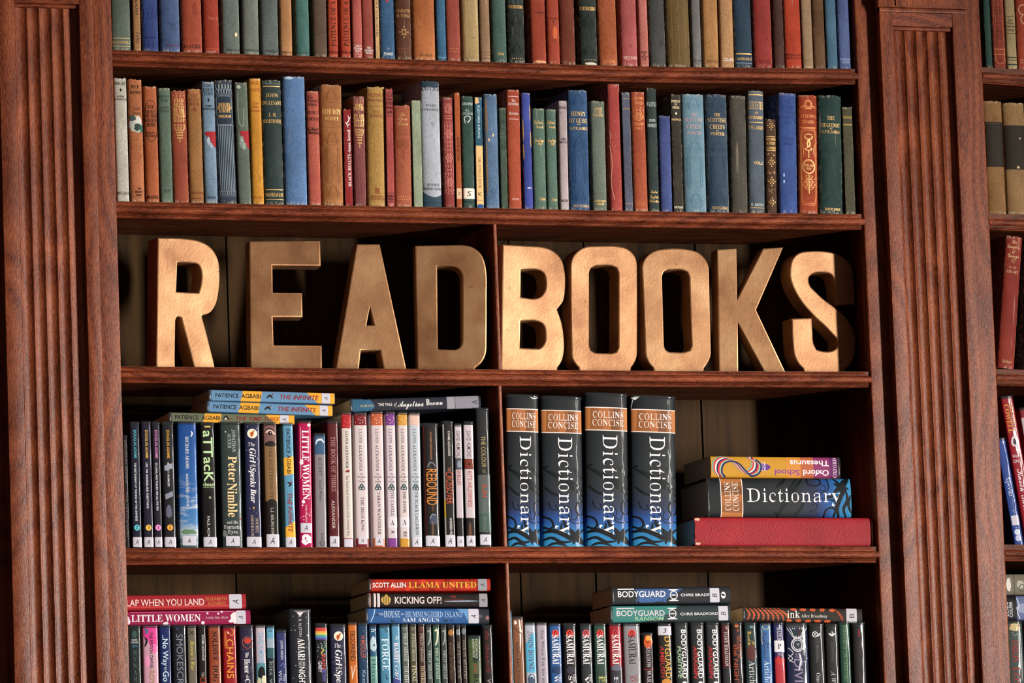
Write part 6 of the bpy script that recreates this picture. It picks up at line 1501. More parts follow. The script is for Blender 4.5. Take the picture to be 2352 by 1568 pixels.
ROW2 = [
    (269, 299, 179, 0, 'bfc0b6', 'h', 'white', 'black diamond', ['MICKY|192|7|27|k|b', '#dia|207|9|k', 'AUBREY|222|4.4|18|k|b', 'DE SELINCOURT|228.5|4.4|29|k|b', 'ROUTLEDGE|443.5|6.5|28|k|r']),
    (301, 334, 182, 0, 'b06b44', 'h', 'terracotta', 'white and green paint patch',
     ['RICK|199.5|8|19|k|n|1', 'AFIRE!|212.5|8|27|k|n|1', 'David|250|7|16|3a2a22|s|2', 'Severn|260|7|19|3a2a22|s|2', '#blob|0|287|17|17|a8aca4|1', '#blob|4|276|9|8|c4c0b8|3', '#blob|-8|272|8|7|3d4f48|5',
      '#blob|4|293|8|9|2c403a|7', '#blob|13|296|4|10|2f5a4e|2', '#specks|320|345|26|.7|6a3a24|3', 'THE|433.5|5|8|k|n|3', 'BODLEY|441|5|18|k|n|3', 'HEAD|448.5|5|13|k|n|3']),
    (337, 368, 198, 0, 'b4623a', 'h', 'orange', 'black oval outline',
     ['#ring|0|278|14.5|47|1.2|k|.8', 'THE|246|8|16|k|b', 'QUEST|257|8|24|k|b', 'OF THE|267|8|26|k|b', 'GOLDEN|277|8|27|k|b', 'HOPE|287|8|21|k|b', '#dot|294', 'PERCY F.|306|4.6|21|3a2018|n', 'WESTERMAN|312.5|4.6|26|3a2018|n', 'BLACKIE|452.5|7|27|k|b']),
    (370, 399, 202, 0, '5d7466', 'h', 'sage', 'dark green lettering', ['SHREWS|222|6|22|k2|b|-1', 'BURY|230.5|7|18|k2|b', 'Stanley|247|7|21|k2|i', 'Weyman|254.5|7|22|k2|i', 'DENT|439|7.5|17|k2|r|2']),
    (400, 436, 208, -1, '97452f', 'h', 'red-brown', 'gilt lettering over a pendant',
     ['#scroll|214|226|c88a5c', 'THE|231|7|25|g|b', 'MON-|240|8|25|g|b', 'ASTERY|248.5|8|27|g|b', 'BY SIR|256|7|26|g|b', 'WALTER|263.5|7|27|g|b', 'SCOTT|271|8|27|g|b', 'BART|278|5|26|g|b', '#shield|285|326|g']),
    (437, 470, 204, 0, '9a6c3c', 'h', 'tan', 'dark red lettering and dotted bands',
     ['#rect|210|214.5|7a2e1c', '#dots|212.2|9|1.1|c8965a', 'THE|221|6|16|m|b', 'SCOTT|230|7.5|26|m|b', 'BOOK|239|7.5|25|m|b', '#tri|252|5|m', 'G. BELL & SONS|443|5.5|30|m|b', '#dots|455|9|1.2|7a2e1c']),
    (472, 502, 187, -1, '7592ac', 'h', 'light blue', 'red torn patch',
     ['ONE|196.5|7.5|17|k|r', 'GOOD|206.5|7.5|23|k|r', 'TERN|215.5|7.5|22|k|r', '#dia|230|9|k', 'AUBREY|244|4.4|17|k|b', 'DE SELINCOURT|250.5|4.4|28|k|b',
      '#poly|93222a|-12,307 -8,303 14.6,302 14.6,341 6,332 -2,319', '#blob|-3|325|4|9|94a6b2|3', '#blob|3|335|3|5|9fb0ba|6', '#blob|-5|322|2|4|b8c2c8|8', 'ROUTLEDGE|453.5|4.4|19|k|n']),
    (504, 547, 184, -4, '22344a', 'h', 'dark navy', 'silver vertical stripes',
     ['#teeth|194|209|5|sv', '#teeth|206|221|6|8fa0a4', '#ring|0|254|18|33|.8|8a98a0|.25', 'HEROES|240.5|7|28|g|b', 'OF MODERN|248|7|34|g|b', 'EUROPE|255.5|7|27|g|b', 'BIRKHEAD|267.5|6|29|g|b',
      '#line|288|1|8a98a0', '#stripes|289|438|9|1.1|8a9aa2', '#teeth|440|452|7|7a8a92', '#line|439|.8|8a98a0']),
    (549, 579, 189, -2, '5e6e64', 'h', 'grey-green', 'red torn patch',
     ['#blob|-6|200|5|4|a8b0a4|1', '#str|1.6|8a968c|-8,210 -10,250 -7,284 2,288 4,250', '#poly|93222a|-8,302 14.6,300 14.6,344 8,334 0,322', '#blob|-4|327|6|14|78847a|4', '#blob|2|336|5|8|8a948a|8', '#blob|-3|322|2|5|a4aca4|2']),
    (581, 608, 180, 0, 'cf9230', 'h', 'mustard yellow', 'brown lettering', ['MAIL|191|8|20|9a4c20|b', 'COACH|207|8|23|9a4c20|b', 'Joan|237|7|15|9a4c20|n', 'Selby|245.5|7|17|9a4c20|n', 'Lowndes|254|7|22|9a4c20|n', 'COLLINS|453|5.5|20|9a4c20|r']),
    (609, 655, 184, 0, '1c3436', 'h', 'dark teal', 'gilt rules and lettering',
     ['#line|192.5|1|7a8a88', '#line|198.5|2|g', 'JOHN|219|8|28|g|r', 'INGLESANT|236.5|8.5|46|g|r', 'J. H.|264|7.5|19|g|r', 'SHORTHOUSE|278.5|8|44|g|r', '#line|435.5|2|g', 'MACMILLAN & CO|447|8|41|g|b', '#line|458|1.2|g']),
    (656, 709, 175, 2, '5a82b6', 'h', 'wide cornflower blue', 'frayed white edges', ['#line|246|1|4a6c9c', '#line|196|1|4a6c9c', '#blob|-12|180|10|3|a9c0d8|3']),
    (710, 739, 209, 2, 'b4584a', 'h', 'coral', 'black lettering on three levels',
     ['The|224|7|12|k|b|-6', "Wayfarer's|231.5|7|25|k|b", 'Library|240|7|22|k|b|-1', '#fleur|247|4|k', 'BUBBLE|259|7|25|k|r', 'FORTUNE|274|7.5|27|k|r', '#fleur|287|4|k', 'Gilbert|297|7.5|24|k|b', 'Sheldon|305|7.5|26|k|b']),
    (741, 792, 195, 3, 'a0683c', 'h', 'wide chestnut', 'embossed tulip panels',
     pals('784824', [(200, 233), (298, 332), (422, 454)], [(336, 420)]) + ['#line|236|1|784824', '#line|293|1|784824', 'ROB ROY|257|11.5|45|g|b', 'SCOTT|273|7.5|32|g|b', '#dots|462|8|1.2|c89058']),
    (793, 811, 251, 2, '8f1620', 'f', 'slim crimson', 'white lettering running upwards', ['w:BLACK BEAUTY\u2014Anna Sewell|298|428|7|w|b|3', '#tap|2.4|w|2,294 -1,285 4,276 2,264', '#tap|2|w|-1,286 -5,280', '#tap|2|w|4,276 8,268', '#tap|2|w|0,290 6,284']),
    (815, 843, 221, 3, '7e4042', 'h', 'plum-brown', 'gilt lettering over a pendant',
     ['#scroll|227|239|g2', 'THE|243|7|20|g|b', 'PIRATE|250|7.5|25|g|b', '#fleur|258|6|g', 'BY SIR|266|7|25|g|b', 'WALTER|274|7.5|26|g|b', 'SCOTT|281|7.5|25|g|b', 'BART|288.5|5.5|24|g|b', '#shield|295|338|g', '#stripes|350|470|9|.5|8e5254']),
    (846, 889, 200, 5, 'ae8848', 'h', 'old gold', 'brown lettering and a rule',
     ['VICTORIA|219|8.5|37|m|b', 'FOUR-THIRTY|231|6.5|36|m|b', '#line|245.5|1.2|m', 'CECIL|257.5|6.5|20|m|r', 'ROBERTS|267|7|30|m|r', 'H|439|13|13|m|r', 'S|439|12|6|m|b', 'HODDER &|451.5|4.6|30|m|r', 'STOUGHTON|457|4.6|34|m|r']),
    (890, 907, 204, 4, 'aa4a48', 'f', 'slim brick-pink', 'black rules and lettering', ['#line|207|1.2|k', '#line|212|1.2|k', 'TALES|219|7.5|15|k|b', 'FROM|229|7|13|k|b', 'EASTERN|238|7.5|16|k|b', 'WONDER|248|7|16|k|b', 'LANDS|258|7|13|k|b', '#line|267|1.4|k', '#line|444|1.2|k', 'CASSELL|451|5.5|15|k|b', 'PRESS|458|5|12|k|b', '#line|464|1.2|k']),
    (909, 948, 242, 4, 'a0543a', 'h', 'reddish tan', 'round medallion',
     ['#ring|0|287|17|38|.8|7c3c26|.3', 'The|263|8|14|g2|c', 'Open|272.5|9|20|g2|c', 'Window|284|9|24|g2|c', '#line|298|.8|7c3c26', '#line|309|.8|7c3c26', '#ring|0|333|13|12|1.6|7c3c26', '#ring|0|333|9|8|1|7c3c26', '#tri|333|6|7c3c26', '#str|1.4|7c3c26|0,346 0,364', '#fleur|362|8|7c3c26', '#dots|452|6|1.2|c88c60', '#dots|458|7|1.2|c88c60']),
    (951, 972, 230, 2, '98a890', 'f', 'slim pale green', 'freckled spine', ['#specks|240|460|50|.7|6a7a62|8', '#blob|2|270|3|10|8a9a82|4']),
    (973, 1017, 187, 3, 'acb6c4', 'h', 'pale blue-white', 'torn wrapper, dark ends',
     ['#poly|263642|-21.5,187 21.5,187 21.5,199 12,202 3,201 -6,200 -14,203 -21.5,199', 'KATY DID|205|7.5|42|k|r', 'SUSAN|242.5|6|23|k|r', 'COOLIDGE|252|6|38|k|r', 'JUVENILE|424.5|6|30|k|r|2', 'PRODUCTIONS|434|6|42|k|r',
      '#poly|263c4a|-21.5,441 -12,448 -4,451 4,453 12,451 21.5,447 21.5,475 -21.5,475', '#line|465|1.2|10181c', '#str|1.6|8c8478|19,196 25,187']),
    (1022, 1047, 224, 3, '8f3836', 'h', 'red-brown', 'pink scrollwork', ['CALL|241|6|16|pk|b', 'OF THE|249|6|18|pk|b', 'WOLF|257|7|18|pk|b', '#dots|267|7|1|pk', '#dots|273|7|1|pk', '#scroll|280|446|pk']),
    (1049, 1062, 213, 3, 'a95428', 'f', 'slim rusty orange', 'black lettering running down', ['v:KIDNAPPED|316|369|6|k|r|1', '#line|311|.8|7a3616', '$S|433|457|.95|c9a888']),
    (1065, 1092, 221, 4, '345450', 'h', 'bottle green', 'cream label', ['KIDNAPPED|239|6|25|sv|b', 'R.L.|254|5|10|sv|r', 'STEVENSON|261.5|5.5|25|sv|r', '#str|2|sv|-6,284 -8,272 -2,267 6,270 4,278 -2,280', '#str|1.6|sv|0,283 4,276', '#line|464|3|20302e', '$S|433|457|.98|e4d4c4']),
    (1095, 1112, 223, 4, '205f7c', 'f', 'slim two-tone', 'two-colour spine', ['v:RUDYARD KIPLING|243|318|5.5|c8dce0|s', '#rect|335|473|d6ae78', '#blob|-4|232|5|8|d6ae78|2', 'v:THE JUNGLE BOOK|360|433|6|4a3a28|r', 'K|446|9|8|3a2a20|s', '#line|460|1|8a6a48', '#blob|0|473|8|4|204a88|4']),
    (1117, 1149, 216, 3, '56789e', 'h', 'worn blue', 'brown edge', ['#blob|-11|270|3|40|7a6450|3', '#blob|-12|380|2.5|60|7a6450|6', '#blob|4|311|2.4|3|cfb48a|1', '#blob|-6|322|2|4|cfb48a|2', '#ring|2|440|5|8|1.6|3c5674', '#ring|2|440|2|5|1.6|3c5674', '#specks|260|460|30|.7|b8a88c|4']),
    (1152, 1167, 248, 3, '42584c', 'f', 'slim dark green', 'pictorial stamping', ['#scroll|254|306|20302a', '#line|312|1|20302a', '#scroll|318|346|2a3c34']),
    (1169, 1200, 206, 4, 'a9492f', 'h', 'brick orange', 'white dotted rules', ['#dots|222|11|.9|pw', 'The|231.5|6.5|9|w|r', 'Intruder|239|6.5|24|w|r', 'Horatio|261|6|22|w|r', '#dots|274|11|.9|pw', '#str|1.2|pw|-8,460 -4,456 0,460 4,456 8,460']),
    (1205, 1226, 213, 2, '3547a0', 'h', 'vivid blue', 'chipped tan edges', ['#blob|-9|300|1.6|24|a88a60|3', '#blob|-9|350|1.6|18|a88a60|5', '#blob|9|260|1.4|20|a88a60|7', '#blob|9|320|1.4|20|a88a60|9', '#blob|2|432|5|1.6|c8c4d0|2', '#line|220|1|26347a', '#line|302|1|26347a', '#line|318|1|26347a']),
    (1228, 1257, 249, 3, '547468', 'h', 'grey-green', 'gilt script', ["Gulliver's|281|9|21|g|c", 'Travels|291|8|18|g|c|2', 'Jonathan|322|8|22|g|c', 'Swift|329.5|8|12|g|c|2', 'Nelson|457|7|15|g|i|4']),
    (1259, 1283, 251, 3, '547468', 'h', 'grey-green', 'gilt script', ["Gulliver's|281|9|18|g|c", 'Travels|291|8|16|g|c|2', 'Jonathan|322|8|19|g|c', 'Swift|329.5|8|11|g|c|2', 'Nelson|458|7|14|g|i|3']),
    (1288, 1308, 231, 4, 'b4a8ae', 'h', 'lilac-white', 'black sans lettering', ['LENIN|248|6.5|17|k|n', 'JAMES|320|5.5|13|k|n', 'MAXTON|327.5|5.5|17|k|n', 'NELSON|461.5|5.5|16|k|n']),
    (1311, 1357, 207, 4, '28507e', 'h', 'deep blue', 'embossed tulip panels',
     pals('18375e', [(212, 243), (310, 342), (432, 462)], [(346, 424)]) + ['HENRY|262|9.5|34|g|r', 'OF GUISE|278|9.5|42|g|r', '#rect|285.5|286.7|g|-4|4', 'G.P.R.JAMES|295.5|6.5|41|g|b', 'ROUTLEDGE|473.5|5.5|37|g|r|2']),
    (1363, 1396, 232, 3, '66746a', 'h', 'stone green', 'frayed cap and gilt lettering', ['A BOOK|250|5.5|20|g|r', 'OF THE|257.5|5.5|18|g|r', "'BOUNTY'|265|6|25|g|r", "EVERYMAN'S|462|4.6|27|g|b", 'LIBRARY|469|4.6|18|g|b']),
    (1404, 1433, 193, 2, 'a9423e', 'h', 'tall red', 'white frayed threads', ['#str|1|d8a898|-13,335 -9,375 -12,420 -6,460', '#specks|240|470|30|.6|d89888|4', '#str|.8|d8a898|-12,300 -10,330']),
    (1436, 1455, 212, 2, '525a72', 'f', 'slim slate-blue', 'faint gilt bands', ['#line|227|2|8a7458', '#line|250|3|8a6a48', '#line|468|1.6|8a7458']),
    (1458, 1490, 211, 2, 'a24a2e', 'h', 'orange-red', 'dull gilt ornament', ['MATTHEW|226|5.5|22|g3|r', 'ARNOLD|237|6.5|20|g3|r', '#scroll|246|276|g3', 'HERBERT|285|6|24|g3|r', 'PAUL|295|5.5|16|g3|r', '#stripes|464|474|8|.7|c07a4a']),
    (1492, 1516, 203, 3, '24383a', 'h', 'spruce green', 'silver and gilt lettering', ['WALPOLE|239.5|10|25|sv|r', 'JOHN|277|6.5|16|sv|b', 'MORLEY|288.5|7.5|22|sv|b', 'Twelve|440.5|7|16|g|c', 'English|452|7|18|g|c', 'Statesmen|461.5|6.5|23|g|c']),
    (1519, 1546, 266, 3, '3d4f8e', 'h', 'short indigo', 'faint dark lines', ['#line|279|1.4|2c3a6e', '#line|452|1.2|2c3a6e', '#line|458|1.2|2c3a6e', '#line|466|1.2|2c3a6e']),
    (1548, 1571, 217, 3, '2f2b25', 'f', 'umber-black', 'pale diamond', ['PORTRAIT|233|5.5|22|e6cfa8|b', 'IN|240.5|5|6|e6cfa8|b', 'PROSE|247.5|5.5|17|e6cfa8|b', '#dia|261|8|e6dcc8', 'MACDONALD|275|4.6|22|e6c890|b', 'ROUTLEDGE|476|5|21|e6dcc8|b']),
    (1574, 1626, 216, 3, '6f95aa', 'h', 'pale steel-blue', 'faded pink lettering', pals('4a6e84', [(220, 250), (320, 350), (440, 468)], [(356, 432)]) + ['THE|264|6.5|15|c8a09c|r', 'SCOTTISH|275.5|8.5|40|c8a09c|r', 'CHIEFS|291|8.5|34|c8a09c|r', 'PORTER|306|6.5|33|c8a09c|r']),
    (1628, 1678, 217, 4, '2b455c', 'h', 'slate navy', 'rose-gilt lettering', pals('203448', [(220, 250), (322, 350), (440, 468)], [(356, 432)]) + ['THE|264.5|7|14|g|r', 'SCOTTISH|276.5|9|43|g|r', 'CHIEFS|292|9.5|35|g|r', '#rect|300.5|301.7|g|-3|3', 'PORTER|308|7|33|g|r', 'ROUTLEDGE|478|6|37|g|r|2']),
    (1682, 1720, 220, 5, '45443e', 'h', 'dark grey', 'plain spine', ['#specks|240|470|14|.6|8a8a80|2']),
    (1722, 1759, 209, 8, '506070', 'h', 'slate', 'condensed gilt lettering', ['#line|218.5|2.4|g', 'LEICESTER|243|17|34|g|r', 'AN|260|5|9|g|b', 'AUTOBIOGRAPHY|271|7|35|g|n', '#line|282|1.4|g', 'P.W.L.ADAMS|294|8|35|g|r', 'VOL.I.|375|7|23|g|n|3', 'W. BROWN|471|6|31|sv|b/', '#line|478|2|a88458']),
    (1762, 1786, 274, 6, '4a3020', 'h', 'short brown leather', 'gilt fleurons',
     ['#fleur|289|19|g', '#line|314.5|1.6|g', 'WALT WHITMAN|320.5|6|23|g|b', 'A STUDY|329.5|6.5|20|g|b', 'J.A.SYMONDS|340.5|5.5|23|g|b', '#line|346|1.6|g', '#specks|352|358|10|.8|g|4', '#fleur|373|19|g', '#specks|392|400|14|.8|g|6', '#fleur|417|19|g', '#specks|434|444|14|.8|g|7', '#fleur|464|18|g', '#specks|350|480|40|.6|8a5a30|5']),
    (1792, 1834, 214, 8, '34549c', 'h', 'ultramarine', 'dark blue lettering', ['THE|235|7|14|1f3878|r', 'SCHOOL|247|7|28|1f3878|r', 'ON|259|7|11|1f3878|r', 'CASTLE|270.5|7|26|1f3878|r', 'HILL|282|7|17|1f3878|r', 'EVELYN|320|7|28|1f3878|r', 'SMITH|331|7|22|1f3878|r', '#blob|-11|403|1.6|4|a8bcd8|3', '#blob|-11|418|1.8|4|a8bcd8|5']),
    (1837, 1881, 219, 9, 'a2401f', 'h', 'scarlet-orange', 'gilt urn and roundel',
     ['#ring|0|240|8|9|1.6|g3', '#ring|0|240|5|6|1|g3', '#str|1.6|g3|-17,249 -10,244 -8,250 0,251 8,250 10,244 17,249', "EVELYN'S|268|6.5|35|g3|r", 'DIARY|281|6.5|28|g3|r', '#line|294|1.6|g3', '#ring|0|384|18|88|1|g3|.25', '#ring|0|384|16|84|.8|g3|.25',
      '#str|2.4|g|-9,313 -7,319 0,321 7,319 9,313', '#str|1.6|g|-8,311 0,309 8,311', '#str|3.4|g|0,321 -3,330 -2,337 2,337 3,330 0,321', '#str|2|g|0,337 -4,341 -8,344 0,347 8,344 4,341', '#str|2|g|0,347 0,364', '#ring|0|384|14|16|1.6|g', '#ring|0|384|12|14|.8|g3',
      'WILLIAM|381|5|22|g|b', 'BRAY|388.5|4.6|12|g|b', '#str|1.8|g|0,402 0,446', '#scroll|405|432|g3', '#tap|2|g3|-13,362 -12,345 -15,330', '#tap|2|g3|13,362 12,345 15,330']),
    (1884, 1939, 220, 8, '1b3d3c', 'h', 'wide dark green', 'gilt lettering', pals('14302f', [(226, 256), (322, 352), (446, 468)], [(360, 438)]) + ['THE|272.5|8.5|18|g|r', 'HUGUENOT|289|9|43|g|r', '#rect|296.5|297.8|g|-3|3', 'G.P.R.JAMES|304|6.5|42|g|r', 'ROUTLEDGE|481.5|5.5|37|g|b|2']),
    (1943, 1966, 246, 2, '4c4c38', 'f', 'olive', 'faint gilt band', ['#line|270|6|7a6a38', '#line|287|4|8a7840', '#scroll|300|360|3a3a2a', '#line|378|.8|33332a', '#line|450|.8|33332a']),
]


def put_row(rows, line, phrase, group, Yf):
    for i, r in enumerate(rows):
        x0, x1, yt, lean, colour, kind, word, feat, arts = r[:9]
        prev = rows[i - 1][6] if i else 'side panel'
        nxt = rows[i + 1][6] if i + 1 < len(rows) else 'side panel'
        kn = 'paperback' if kind == 'p' else 'hardback'
        if prev == nxt:
            rel = 'between two %s ones' % prev
        else:
            rel = 'between %s and %s %s' % (prev, nxt, 'ones' if 'side panel' not in (prev, nxt) else '')
        lab = ' '.join(('%s %s with %s, %s%s' % (word, kn, feat, rel.strip(), phrase)).split())
        if len(lab.split()) > 16:
            lab = ' '.join(('%s %s with %s, %s' % (word, kn, feat, rel.strip())).split())
        xc = (x0 + x1) / 2
        kw = r[9] if len(r) > 9 else {}
        upright(x0, x1, lerp(line, xc), yt, colour, kind, [a for a in arts if not a.startswith('#dot|')], lean=lean, Yf=Yf + random.uniform(0, .004), label=lab, group=group, **kw)


put_row(ROW1, SHELF[0], ', topmost shelf', 'old clothbound books on the topmost shelf in view', .008)
put_row(ROW2, SHELF[1], ', shelf above the letters', 'old clothbound books on the shelf above the letters', .008)


# ------------------------------------------------------------------ the two lower shelves: books in clear film
def adams(col, title, y1, num):
    return ['v:DOUGLAS ADAMS|988|1053|6.5|%s|n' % col, 'v:%s|1063|%s|4.6|d8d8dc|n|-1' % (title, y1), '#disc|0|1212|7|7|%s' % col, '%s|1212|7|5|1a1c26|b' % num, '$A|1234|1256.5|.97']


def lloyd(foil, title, y0, y1, pale='cfc2c6', extra=()):
    return ['#rect|940|977|%s' % foil, '#specks|950|974|16|.9|e8d0c0|3', 'v:LLOYD ALEXANDER|985|1083|6.5|26242c|r|-1', 'The|1089.5|4|8|4a4850|i', 'Chronicles|1095.5|4|19|4a4850|i', 'of|1101|3.4|5|4a4850|i', 'Prydain|1106.5|4|14|4a4850|i',
            '#tri|1120|8|3c5054', 'v:%s|%s|%s|6.5|26242c|r|1' % (title, y0, y1)] + list(extra)


def samurai(title, tcol='d8d4d8', sun='c8342c', ink_='e6e0e0'):
    return ['#disc|0|1455|8.5|9|%s' % sun, '#tap|2|1a1418|0,1462 -3,1456 0,1449 3,1456 0,1462', 'v:SAMURAI|1458|1526|15|%s|b|-1' % ink_, 'v:YOUNG|1478|1510|5|%s|b|9' % ink_, 'v:THE WAY OF|1548|1610|5|%s|r|7' % tcol, 'v:%s|1552|1640|9|%s|r|-2' % (title, tcol)]


def guard(title, col, main='e2dcdc'):
    return ['v:BODYGUARD|1446|1558|11|%s|n|4' % main, 'v:%s|1485|1558|8.5|%s|n/|-7' % (title, col), '#disc|3|1572|6|7|%s' % main]


DICT_ART = [
    '#tap|13|0a1014|6,166 36,182 62,200 97,226', '#tap|6|0a1014|50,186 74,196 97,214', '#tap|8|0a1014|72,160 86,176 97,186', '#tap|4|0a1014|-4,168 14,158 8,164', '#tap|7|0a1014|6,206 26,222 46,226',
    '#str|3.4|080c12|96,238 84,238 78,254 84,268 94,266 97,252', '#str|1.6|080c12|82,268 76,280 66,276 68,262 58,248', '#str|1.8|080c12|14,240 20,256 34,258 30,246',
    '#str|4.5|080c12|0,274 18,280 24,294 16,302 2,298', '#tap|8|080c12|46,272 50,288 54,300 42,304 44,288', '#str|1.8|080c12|40,268 44,262 54,264 56,270', '#str|2|080c12|60,268 66,284 80,288 97,284',
    '#tap|12|080c12|-2,312 24,306 50,314 70,322 97,300', '#tap|16|080c12|62,300 74,316 86,326 97,336', '#tap|7|080c12|-2,330 20,322 44,332 70,328', '#tap|6|080c12|10,341 30,334 56,340', '#tap|9|080c12|84,300 76,318 70,336',
]
DICT_ART = [q.split('|')[0] + '|' + '|'.join(q.split('|')[1:3]) + '|' + ' '.join('%g,%s' % (float(p.split(',')[0]) - 48.5, p.split(',')[1]) for p in q.split('|')[3].split()) for q in DICT_ART]
DICT = ['#rect|29|82|e2cfc8', '#rect|31|80|84512c', '#poly|a86a3c|-47,31 -36,31 -38,80 -47,80', '#poly|9c5e34|-20,31 4,31 10,80 -8,80', '#poly|6c4022|14,31 30,31 26,80 8,80', '#poly|a4683c|36,31 47,31 47,80 40,80',
        'COLLINS|46|14|69|w|l|3', 'CONCISE|64|14|71|w|l|3'] + DICT_ART + ['v:Dictionary|91|315|33|e6dede|l|6']


def dict_col(t):
    sep = t.n('SeparateXYZ')
    t.l(t.n('TexCoord').outputs['Generated'], sep.inputs[0])
    n = t.noise(t.coord('Object', (1, 1, 1)), 30, 2)
    z = t.math('ADD', sep.outputs[2], t.math('MULTIPLY', t.math('SUBTRACT', n, 0.5), 0.12))
    return t.ramp(z, [(0.0, '3490c4'), (0.09, '2a78b4'), (0.17, '27529a'), (0.26, '2a3652'), (0.38, '2a2f34'), (0.9, '1c2124')])


def sky_col(t):
    sep = t.n('SeparateXYZ')
    t.l(t.n('TexCoord').outputs['Generated'], sep.inputs[0])
    c = t.ramp(sep.outputs[2], [(0.0, '2c4a4c'), (0.07, '5a7c84'), (0.12, 'c0d0dc'), (0.2, '4c86c0'), (0.45, '2c66ac'), (1.0, '1c4a94')])
    n = t.noise(t.coord('Object', (30, 30, 130)), 1, 3)
    m = t.math('MULTIPLY', t.ramp(n, [(0.5, '000'), (0.66, 'fff')]), t.ramp(sep.outputs[2], [(0.35, 'fff'), (0.6, '000')]))
    return t.mix(t.math('MULTIPLY', m, .8), c, 'c4d4e4')


M_DICT = m_jacket('blue_black_dictionary_jacket', dict_col, 0.5, 0.05)
M_SKY = m_jacket('clouded_sky_jacket', sky_col)

